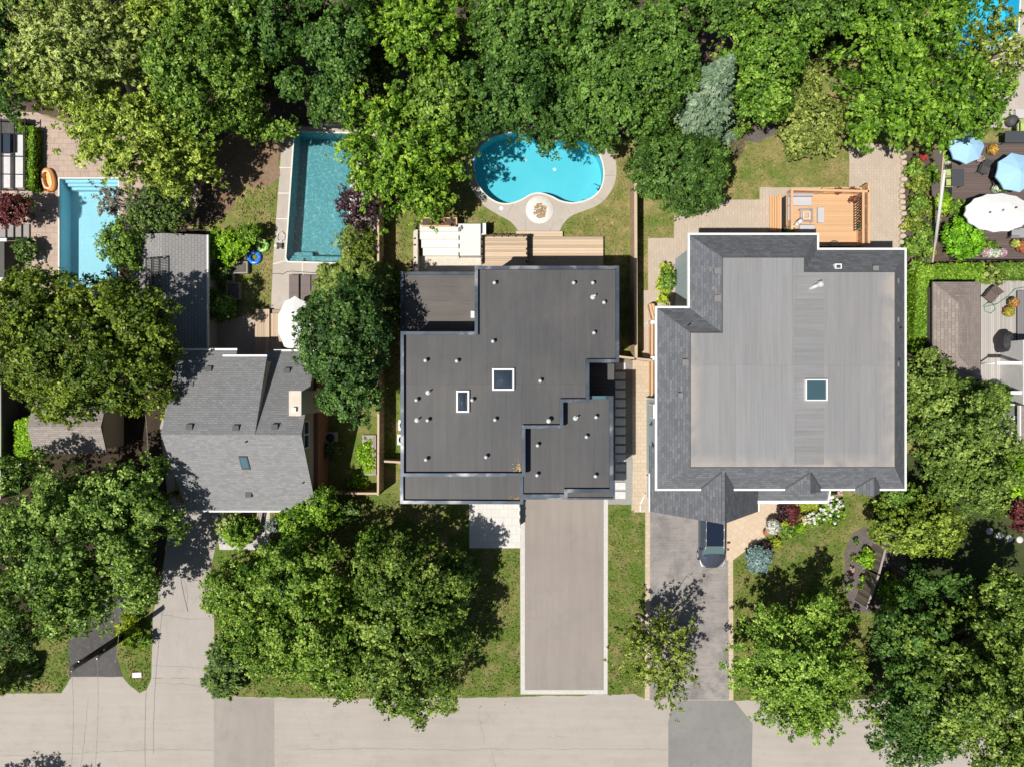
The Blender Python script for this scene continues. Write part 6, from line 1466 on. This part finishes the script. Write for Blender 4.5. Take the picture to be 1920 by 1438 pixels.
tree(848, 1090, 44, 60, 5.6, lf('dense'), 'dark green tree top beside the white front path', pr=.6, cover=6.5, leaf=.17, rough=.12)
conifer((440, 1215), 3.0, 1.6, M['lf_jun'], 'dark spiky juniper beside the pale driveway', 'juniper', 'juniper', layers=12, dens=90, leaf=.22, seed=21, droop=-.2)
conifer((425, 1265), 2.2, 1.5, M['lf_jun'], 'spreading juniper at the corner of the pale driveway and the road', 'juniper', 'juniper', layers=9, dens=90, leaf=.22, seed=22, droop=-.1)
tree(1235, 1225, 78, 92, 6.5, lf('olive3'), 'sparse thin crowned tree beside the grey driveway', pr=.55, spiky=True, cover=3.0, leaf=.14, aspect=1.5, gap=.2, limbs=46, trunk=.13, rough=.2, bark='bark_pale', base=(1197, 1152))
tree(1492, 1226, 120, 122, 8.2, lf('mid4'), 'bright spiky crowned maple in the right front lawn', pr=1.0, spiky=True, aspect=1.25, cover=6.5, leaf=.17, rough=.1, trunk=.28, rzf=1.0, gap=0.22)
tree(1500, 1310, 92, 62, 6.5, lf('mid4'), 'lower bright green maple branches hanging over the road', pr=.6, spiky=True, aspect=1.25, cover=5.5, leaf=.17, rough=.18)
# right side
tree(1800, 1270, 165, 135, 10.5, lf('mid3'), 'huge green maple at the lower right', pr=1.0, cover=6, leaf=.18, rough=0.2, trunk=.36, limbs=14, gap=0.3)
tree(1700, 1330, 72, 105, 9, lf('deep'), 'dark green maple over the road at the lower right', pr=0.85, cover=6.5, leaf=.18, rough=.13, gap=0.15)
tree(1700, 1180, 62, 60, 7.5, lf('deep'), 'dark green maple left of the huge maple', pr=.65, cover=6, leaf=.18, rough=0.2, gap=0.3)
tree(1890, 1130, 70, 62, 8.5, lf('mid3'), 'green maple at the right edge above the huge maple', pr=.7, cover=6, leaf=.18, rough=0.2, gap=0.3)
tree(1725, 1095, 48, 32, 5, lf('deep'), 'low dark green bushy tree behind the weathered fence', pr=.45, cover=6, leaf=.16)
tree(1790, 1098, 36, 28, 5, lf('deep'), 'low dark green bushy tree right of the fence shrubs', pr=.45, cover=6, leaf=.16)
tree(1890, 1400, 80, 62, 8, lf('mid3'), 'green maple in the lower right corner', pr=.7, cover=6.5, leaf=.18)
tree(1600, 1240, 26, 40, 5, lf('olive3'), 'thin yellow green tree between the two lower right maples', pr=.4, cover=3.5, leaf=.15)
shrub(1670, 1110, 26, 36, 2.2, lf('lime3'), 'bright lime green shrub against the back of the weathered fence', cover=5, leaf=.14)
tree(1718, 985, 92, 58, 6, lf('olive4'), 'yellow olive tree right of the planting bed', pr=.6, cover=7, leaf=.16, rough=.07)
tree(1790, 800, 92, 108, 8.5, lf('olive4b'), 'tall green tree along the right wall of the blue sided house', pr=.65, cover=7, leaf=.16, rough=.08, trunk=.26)
tree(1740, 730, 50, 72, 6.5, lf('olive4b'), 'green tree squeezed between house wall and tan shed', pr=.55, cover=6.5, leaf=.16)
tree(1820, 900, 78, 68, 7.5, lf('olive4b'), 'green tree below the tall one near the right edge', pr=.6, cover=6.5, leaf=.16)
tree(1680, 925, 45, 30, 4, lf('green'), 'low green bush tree at the corner of the blue sided house', pr=.45, cover=6, leaf=.15)
tree(1905, 890, 38, 48, 5, lf('lime3'), 'bright yellow green tree at the right edge', pr=.5, cover=5.5, leaf=.15)
tree(1915, 968, 26, 32, 3.6, lf('red'), 'dark red leaved maple at the right edge', 'red_maple', pr=.4, cover=6, leaf=.14)
shrub(1863, 748, 34, 31, 2.2, lf('green'), 'clipped round green bush beside the grey deck', cover=10, leaf=.09, pr=.3, rough=.01, lo=-.1)
shrub(1803, 448, 40, 40, 2.4, lf('lime4'), 'big round bright green bush left of the oval white umbrella', cover=9, leaf=.11, rough=.03)
shrub(1790, 395, 20, 24, 1.6, lf('green'), 'leafy green bush above the big round bush', cover=6, leaf=.13)
shrub(1765, 380, 14, 26, 1.6, lf('lime3'), 'narrow clipped yellow green bush beside the pale pole', cover=8, leaf=.1)
shrub(1853, 462, 18, 12, 1.3, lf('green'), 'small green plant below the oval white umbrella', cover=6, leaf=.12)
shrub(1880, 352, 16, 8, 1.6, lf('green'), 'trailing green plant between the two right umbrellas', cover=6, leaf=.1)
tree(20, 392, 40, 33, 3.6, lf('red'), 'purple red japanese maple on the stone patio', 'red_maple', pr=.38, cover=7, leaf=.12, rough=.05)
shrub(52, 385, 16, 18, 2.4, lf('olive3'), 'olive shrub growing through the red japanese maple', cover=4, leaf=.12)
shrub(50, 470, 20, 28, 1.6, lf('jun'), 'shaded dark green shrub below the stone steps', cover=6, leaf=.13)
for i, (px, py, rx, ry, k, w_) in enumerate([(1715,320,18,22,'green','top of the planted strip'),(1722,350,20,20,'olive3','planted strip level with the blue umbrellas'),(1720,385,20,22,'green','planted strip level with the white umbrella'),(1713,420,18,22,'olive3','planted strip near the yellow flowers'),(1728,440,20,22,'green','planted strip beside the pale pole'),(1712,465,18,18,'green','planted strip below the yellow flowers'),(1718,505,16,22,'green','planted strip next to the tan shed hedge'),(1745,330,14,24,'green','planted strip beside the thin rail fence'),(1748,395,12,26,'olive3','foot of the clipped yellow green bush'),(1740,470,12,26,'green','foot of the pale pole')]):
    shrub(px, py, rx, ry, 1.3, lf(k), '%s loose shrub, %s' % ('olive' if 'olive' in k else 'green', w_), cover=5.5, leaf=.13)
shrub(1700, 425, 8, 6, .7, M['fl_yel'], 'small clump of yellow flowers beside the edging stones', leaf=.09, pr=.15, cover=7); shrub(1731, 297, 6, 10, .8, M['fl_red'], 'small clump of red flowers near the rail fence', leaf=.09, pr=.14, cover=7)
# hedges
hedge(WL([(49, 246), (62, 246), (62, 354), (48, 354)], .9), .9, lf('bright'), 'long clipped hedge right of the glass pergola'); hedge(WL([(27, 224), (40, 224), (40, 245), (27, 245)], .9), .9, lf('green'), 'small dark hedge block above the glass pergola')
hedge(WL([(40, 240), (62, 240), (62, 247), (40, 247)], .9), .9, lf('bright'), 'short end of clipped hedge at the pergola corner')
hedge(WL([(28, 790), (64, 782), (70, 852), (58, 860), (28, 852)], 1.3), 1.3, lf('lime3'), 'bright green clipped hedge block left of the mottled shed')
hedge(WL([(1722, 498), (1752, 502), (1742, 600), (1728, 660), (1712, 655)], 1.4), 1.4, lf('bright'), 'tall green hedge along the left side of the tan shed')
hedge(WL([(1742, 497), (1845, 495), (1845, 527), (1745, 524)], 1.2), 1.2, lf('bright'), 'clipped green hedge above the tan shed'); hedge(WL([(1868, 495), (1960, 495), (1960, 522), (1868, 522)], 1.2), 1.2, lf('green'), 'clipped green hedge along the top of the grey deck')
shrub(1857, 518, 24, 18, 1.8, lf('pine'), 'feathery yellow green shrub above the wicker chair', spiky=True, aspect=2.4, cover=6, leaf=.12)
hedge(WL([(1490, 940), (1533, 941), (1531, 958), (1494, 957)], .7), .7, lf('yel2'), 'low golden yellow clipped hedge under the porch roof')
# front garden right
shrub(1420, 1047, 25, 25, 1.6, lf('blue'), 'silvery blue globe spruce beside the grey driveway', 'globe_spruce', 'globe spruce', cover=12, leaf=.075, pr=.3, rough=.0, lo=-.05, rzf=.8)
shrub(1555, 955, 26, 30, 1.4, lf('bright'), 'leafy hydrangea bush with white flower heads at the right of the porch', 'hydrangea', 'hydrangea', cover=7, leaf=.13)
def blooms(cx_, cy_, rx, ry, n, h, mat, label, name='hydrangea_blooms', br=.11, sd_=1, ri=0):
    r = random.Random(sd_); rng = np.random.default_rng(sd_); c = W(cx_, cy_); e = empty(name, (c.x, c.y, h*.6), label, 'flowers')
    for k in range(n):
        a, d = r.random()*6.283, (ri+(1-ri)*r.random())**.6; p = W(cx_+rx*d*math.cos(a), cy_+ry*d*math.sin(a), h*(.9+.2*r.random()))-Vector((c.x, c.y, h*.6))
        q = unit(rng.normal(size=(46, 3))+np.array([0, 0, .5])); C = q*br*(.8+.4*r.random())+np.array(p); quads_mesh('flower_head', leaves(C, q, .07, 1.1, rng), np.clip(.6+rng.normal(0, .15, 46), 0, 1), mat, e)
    return e
blooms(1560, 955, 22, 28, 26, 1.4, M['fl_white'], 'white hydrangea heads over the bush right of the porch', sd_=2); blooms(1527, 972, 14, 12, 14, 1.0, M['fl_white'], 'dense white hydrangea heads at the lawn edge', sd_=3)
blooms(1572, 925, 12, 6, 7, 1.3, M['fl_pk2'], 'pale pink blooms at the house corner', sd_=4); blooms(1510, 975, 8, 7, 9, .7, M['fl_pch'], 'peach coloured blooms between the red shrub and the hydrangea', sd_=5)
shrub(1528, 972, 20, 14, .9, lf('green'), 'low green hydrangea leaves below the golden hedge', cover=7, leaf=.12)
shrub(1486, 962, 14, 26, 1.0, lf('red2'), 'dark red barberry shrub left of the golden hedge', cover=8, leaf=.09); shrub(1466, 962, 9, 16, 1.2, lf('purple'), 'dark purple small shrub beside the tan entry path', cover=6, leaf=.1)
shrub(1478, 993, 16, 16, .7, lf('green'), 'green perennials below the red barberry', cover=6, leaf=.11); shrub(1500, 990, 12, 8, .5, lf('lime3'), 'light green perennials along the lawn edge', cover=6, leaf=.1)
shrub(1455, 1018, 12, 9, .5, lf('yel2'), 'yellow flowering clump between bowl and globe spruce', cover=7, leaf=.1); shrub(1470, 980, 9, 9, .8, lf('yel2'), 'yellow green clump behind the stone bowl', cover=6, leaf=.1)
blooms(1440, 1027, 9, 9, 10, .4, M['fl_pink'], 'small pink blooms right above the globe spruce', br=.06, sd_=6); shrub(1436, 1024, 12, 10, .6, lf('purple'), 'dark leafy clump behind the globe spruce', cover=6, leaf=.1)
shrub(1626, 1050, 17, 17, .9, lf('lime3'), 'lime green shrub in the middle of the dark planting bed', cover=6, leaf=.12)
for i, (px, py, k, w_) in enumerate([(1604, 1014, 'green', 'at the top of the dark planting bed'), (1622, 1030, 'green', 'just above the lime shrub'), (1618, 1083, 'bright', 'below the lime shrub'), (1600, 1045, 'olive3', 'left of the lime shrub'), (1592, 1098, 'bright', 'at the lower end of the dark planting bed'), (1615, 1100, 'green', 'beside the lower weathered fence panel')]):
    shrub(px, py, 6, 6, .5, lf(k), 'small green plant %s' % w_, cover=6, leaf=.1, pr=.13)
blooms(1598, 1066, 6, 5, 6, .35, M['fl_pk2'], 'small pink blooms in the dark planting bed', br=.06, sd_=8); shrub(1595, 1075, 4, 4, .4, lf('red2'), 'tiny dark red plant in the planting bed', cover=6, leaf=.08, pr=.1)
# side plants west of the big house
shrub(1250, 525, 15, 32, 1.6, lf('green'), 'dark green climbing shrub against the pale blue side wall', cover=7, leaf=.13)
for i, (px, py, ry, w_) in enumerate([(1244, 503, 10, 'uppermost'), (1243, 532, 16, 'middle'), (1245, 557, 15, 'lowest')]): shrub(px, py, 11, ry, 1.1, lf('yel3'), 'bright yellow green shrub beside the side wall, %s of three' % w_, cover=7, leaf=.13, spiky=True, aspect=2.0)
# front of shingled house
tree(432, 982, 30, 28, 1.8, lf('mix'), 'mixed pink and green garden shrubs left of the front walk', 'flowering_shrub', 'shrub', pr=.3, cover=4.5, leaf=.12, trunk=.05, part='foliage')
conifer((455, 990), 2.6, 1.15, M['lf_bright'], 'dark green conical cedar in front of the shingled house', 'cedar_bush', 'conifer', layers=16, dens=110, leaf=.16, seed=31, droop=-.5); conifer((474, 982), 1.6, .7, M['lf_bright'], 'smaller green cedar beside the conical cedar', 'cedar_bush', 'conifer', layers=10, dens=90, leaf=.15, seed=32, droop=-.4)
shrub(512, 985, 14, 20, 1.3, lf('blue2'), 'grey blue shrub at the right of the front walk', cover=6, leaf=.11); shrub(512, 1022, 10, 8, .7, lf('yel3'), 'small yellow shrub at the end of the front walk', cover=6, leaf=.1)
e = empty('garden_bench', W(484, 985), 'narrow slatted wooden garden bench on the front walk', 'bench'); a, b = W(478, 990, .5), W(484, 960, .5)
m = MB()
for k in range(3): m.bar(a+Vector((.13*k, 0, 0)), b+Vector((.13*k, 0, 0)), .1, .04, .3)
m.build('seat', M['grey_wood'], e)
for q in (a.lerp(b, .1), a.lerp(b, .9)):
    m = MB(); m.box(q.x-.02, q.y-.03, 0, q.x+.3, q.y+.03, .47); m.build('leg', M['grey_wood'], e)
shrub(428, 1085, 12, 10, .9, lf('jun'), 'dark small shrub on the lawn below the front walk', cover=4, leaf=.12); shrub(625, 845, 18, 22, 1.3, lf('jun'), 'shaded dark shrub below the grey air conditioner', cover=5, leaf=.12)
shrub(686, 855, 17, 40, .35, lf('lime3'), 'bright green ground cover patch beside the wooden platform', 'ground_cover', 'ground cover', cover=5, leaf=.11, pr=.2, lo=.0); shrub(672, 905, 24, 14, .35, lf('lime3'), 'bright green ground cover above the brown fence', 'ground_cover', 'ground cover', cover=5, leaf=.11, pr=.2, lo=0)
for i, (px, py, w_) in enumerate([(1572, 359, 'upper rail planter of the cedar deck'), (1598, 358, 'right end of the upper rail planter of the cedar deck'), (1600, 374, 'lattice screen corner on the cedar deck')]): shrub(px, py, 13, 4, 2.0, M['fl_brown'], 'brown yellow coleus, %s' % w_ if i < 2 else 'dark coleus plant at the lattice screen on the cedar deck', 'coleus', 'plant', cover=7, leaf=.1, pr=.13)
shrub(1484, 432, 7, 5, 1.7, lf('lime3'), 'small green potted plant under the closed white umbrella', 'potted_plant', 'plant', cover=7, leaf=.1, pr=.14); shrub(822, 415, 22, 7, 1.6, lf('purple2'), 'dry dark purple plants in the planter above the white terrace', 'planter_plant', 'plant', cover=4, leaf=.09, pr=.15)
shrub(1388, 245, 20, 14, 1.2, lf('green'), 'low green plants at the edge of the mulch bed below the spruce', cover=5, leaf=.13)
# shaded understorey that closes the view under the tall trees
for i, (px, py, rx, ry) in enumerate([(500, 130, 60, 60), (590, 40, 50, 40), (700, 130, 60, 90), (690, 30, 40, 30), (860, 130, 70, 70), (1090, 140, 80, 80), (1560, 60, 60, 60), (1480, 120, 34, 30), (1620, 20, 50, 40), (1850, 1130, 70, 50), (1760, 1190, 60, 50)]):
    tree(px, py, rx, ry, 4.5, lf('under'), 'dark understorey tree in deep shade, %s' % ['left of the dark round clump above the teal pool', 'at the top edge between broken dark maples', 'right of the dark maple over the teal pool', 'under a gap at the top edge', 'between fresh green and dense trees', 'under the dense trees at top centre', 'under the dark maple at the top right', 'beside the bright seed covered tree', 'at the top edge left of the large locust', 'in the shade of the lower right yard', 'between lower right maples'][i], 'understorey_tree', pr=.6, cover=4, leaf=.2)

tree(430, 1120, 44, 48, 4.5, lf('mid2'), 'green bushy tree at the edge of the pale driveway', pr=.5, cover=6, leaf=.16, rough=.14)
tree(560, 1235, 60, 40, 5, lf('mid2'), 'low green tree at the kerb above the dark road patch', pr=.5, cover=5.5, leaf=.16, rough=.15)
tree(700, 1020, 40, 32, 5, lf('mid2'), 'green tree in the shade behind the tall front yard tree', pr=.5, cover=5.5, leaf=.16)
tree(-60, 1600, 100, 70, 8, lf('mid'), 'green tree below the bottom left corner of the picture', pr=.7, cover=5, leaf=.17, rough=.2)

for px, py, rx, ry, k, w_ in [(285, -20, 70, 46, 'green', 'above the pale willow'), (570, -25, 60, 40, 'deep', 'above the broken dark maple'), (690, -30, 60, 44, 'green', 'between the dark maple and the fresh green tree'), (870, -25, 60, 40, 'green', 'right of the fresh green tree'), (60, -20, 70, 50, 'deep', 'near the top left corner'), (1600, -30, 70, 44, 'dense', 'left of the large locust')]:
    tree(px, py, rx, ry, 8.5, lf(k), 'green tree cut by the top edge %s' % w_, pr=.75, cover=6.5, leaf=.17)
tree(300, 30, 60, 62, 9.5, lf('olive'), 'yellow green tree at the top between the willow and the mid green tree', pr=.7, spiky=True, cover=6, leaf=.16, aspect=1.8, bark='bark_pale')
tree(440, 215, 66, 40, 7, lf('green'), 'green tree overhanging the bare red brown soil', pr=.6, cover=6.5, leaf=.16)

# ------------------------------------------------------------------ grass tufts, fallen leaves, pool drains
def scatter(name, regions, dens, size, aspect, mat, z0=.02, zr=.05, sd_=1, up=.6, label=None):
    rng = np.random.default_rng(sd_); A = []
    for pts in regions:
        P = np.array([tuple(p.xy) for p in WL(pts)]); lo, hi = P.min(0), P.max(0); n = int(dens*np.prod(hi-lo)); q = lo+(hi-lo)*rng.random((n, 2))
        ins = np.zeros(n, bool); j = len(P)-1
        for i in range(len(P)):
            xi, yi, xj, yj = *P[i], *P[j]
            if yi != yj: ins ^= ((yi > q[:, 1]) != (yj > q[:, 1])) & (q[:, 0] < (xj-xi)*(q[:, 1]-yi)/(yj-yi)+xi)
            j = i
        A.append(q[ins])
    q = np.concatenate(A); n = len(q); C = np.concatenate([q, (z0+zr*rng.random((n, 1)))], 1)
    Nr = unit(np.array([0, 0, up])+rng.normal(0, .45, (n, 3))); Nr[:, 2] = np.abs(Nr[:, 2])
    o = quads_mesh(name, leaves(C, Nr, size, aspect, rng), rng.random(n), mat, None); o['kind'] = 'stuff'; o['label'] = label or name; o['category'] = 'ground cover'; return o
scatter('grass', [[(1142, 948), (1208, 962), (1208, 1299), (1141, 1303)], [(1378, 1052), (1420, 1020), (1460, 1010), (1520, 990), (1560, 985), (1600, 920), (1655, 930), (1600, 990), (1580, 1040), (1578, 1100), (1600, 1150), (1640, 1160), (1640, 1308), (1378, 1310)],
  [(700, 935), (878, 950), (878, 1030), (974, 1030), (974, 1303), (640, 1306), (455, 1303), (405, 1268), (405, 1060), (412, 1034), (508, 1034), (510, 1000), (640, 960), (655, 935)], [(-20, 1150), (128, 1150), (130, 1266), (112, 1296), (-20, 1298)], [(222, 1180), (283, 1150), (282, 1268), (272, 1290), (262, 1296), (246, 1282), (222, 1226)]],
  55, .10, 1.9, M['lawn_front'], .006, .05, 3, label='short mown grass of the front lawns')
scatter('grass', [[(724, 345), (870, 345), (900, 395), (945, 418), (968, 436), (905, 440), (902, 416), (780, 410), (772, 520), (746, 520), (746, 880), (724, 855)], [(1060, 420), (1130, 392), (1162, 330), (1150, 280), (1176, 280), (1178, 665), (1165, 660), (1163, 500), (1135, 500), (1133, 446), (1060, 440)],
  [(1190, 400), (1262, 400), (1262, 444), (1212, 446), (1212, 540), (1202, 545), (1190, 545)], [(1380, 262), (1470, 270), (1590, 262), (1590, 350), (1422, 350), (1422, 372), (1350, 372)], [(446, 348), (520, 350), (508, 500), (505, 585), (470, 585), (456, 500), (440, 430)], [(720, 925), (748, 925), (748, 950), (700, 950)]],
  55, .10, 1.9, M['lawn'], .006, .05, 4, label='short patchy grass of the back lawns')
scatter('fallen_leaves', [[(1060, 420), (1130, 392), (1176, 300), (1178, 665), (1165, 660), (1133, 446)], [(1380, 262), (1590, 262), (1590, 350), (1350, 372)], [(446, 348), (520, 350), (508, 500), (456, 500)], [(1142, 948), (1208, 962), (1208, 1299), (1141, 1303)], [(520, 1240), (640, 1290), (640, 1330), (520, 1306)], [(880, 1300), (975, 1300), (975, 1330), (850, 1340)]], 2.2, .085, 1.3, M['dry_leaf'], .06, .02, 5, label='dry fallen leaves scattered over the lawns')
def roofleaves(cx_, cy_, h, rx, ry, n, sd_):
    rng = np.random.default_rng(sd_); c = W(cx_, cy_, h); C = np.array(c)+np.stack([-np.abs(rng.normal(0, rx, n)), np.abs(rng.normal(0, ry, n)), rng.random(n)*.04+.01], 1)
    o = quads_mesh('fallen_leaves', leaves(C, unit(np.array([0, 0, 1.])+rng.normal(0, .3, (n, 3))), .07, 1.2, rng), rng.random(n), M['dry_leaf'], None)
    o['kind'] = 'stuff'; o['label'] = 'small heap of rusty fallen leaves in a roof corner'; o['category'] = 'fallen leaves'
roofleaves(976, 883, zU, .22, .28, 90, 1); roofleaves(974, 937, hF-.23, .3, .08, 40, 2); roofleaves(1152, 505, zU, .8, .05, 30, 3)
for px, py in ((985, 300), (1040, 318)):
    c = W(px, py, -1.24); e = empty('pool_drain', (c.x, c.y, -1.25), 'round white floor drain of the kidney shaped pool, %s' % ('left of two' if px < 1000 else 'right of two'), 'drain')
    m = MB(); m.lathe((c.x, c.y, -1.25), [(.14, .0), (.13, .02), (.03, .03)], 14); m.build('grate', M['white'], e)
e = empty('skimmer_lid', W(940, 391), 'round white skimmer lid set in the deck of the kidney shaped pool', 'lid'); c = W(940, 391)
m = MB(); m.lathe((c.x, c.y, .017), [(.15, 0), (.15, .02), (.13, .025)], 18); m.build('lid', M['white'], e); m = MB(); m.lathe((c.x, c.y, .042), [(.03, 0), (.02, .01)], 8); m.build('knob', M['lgrey'], e)
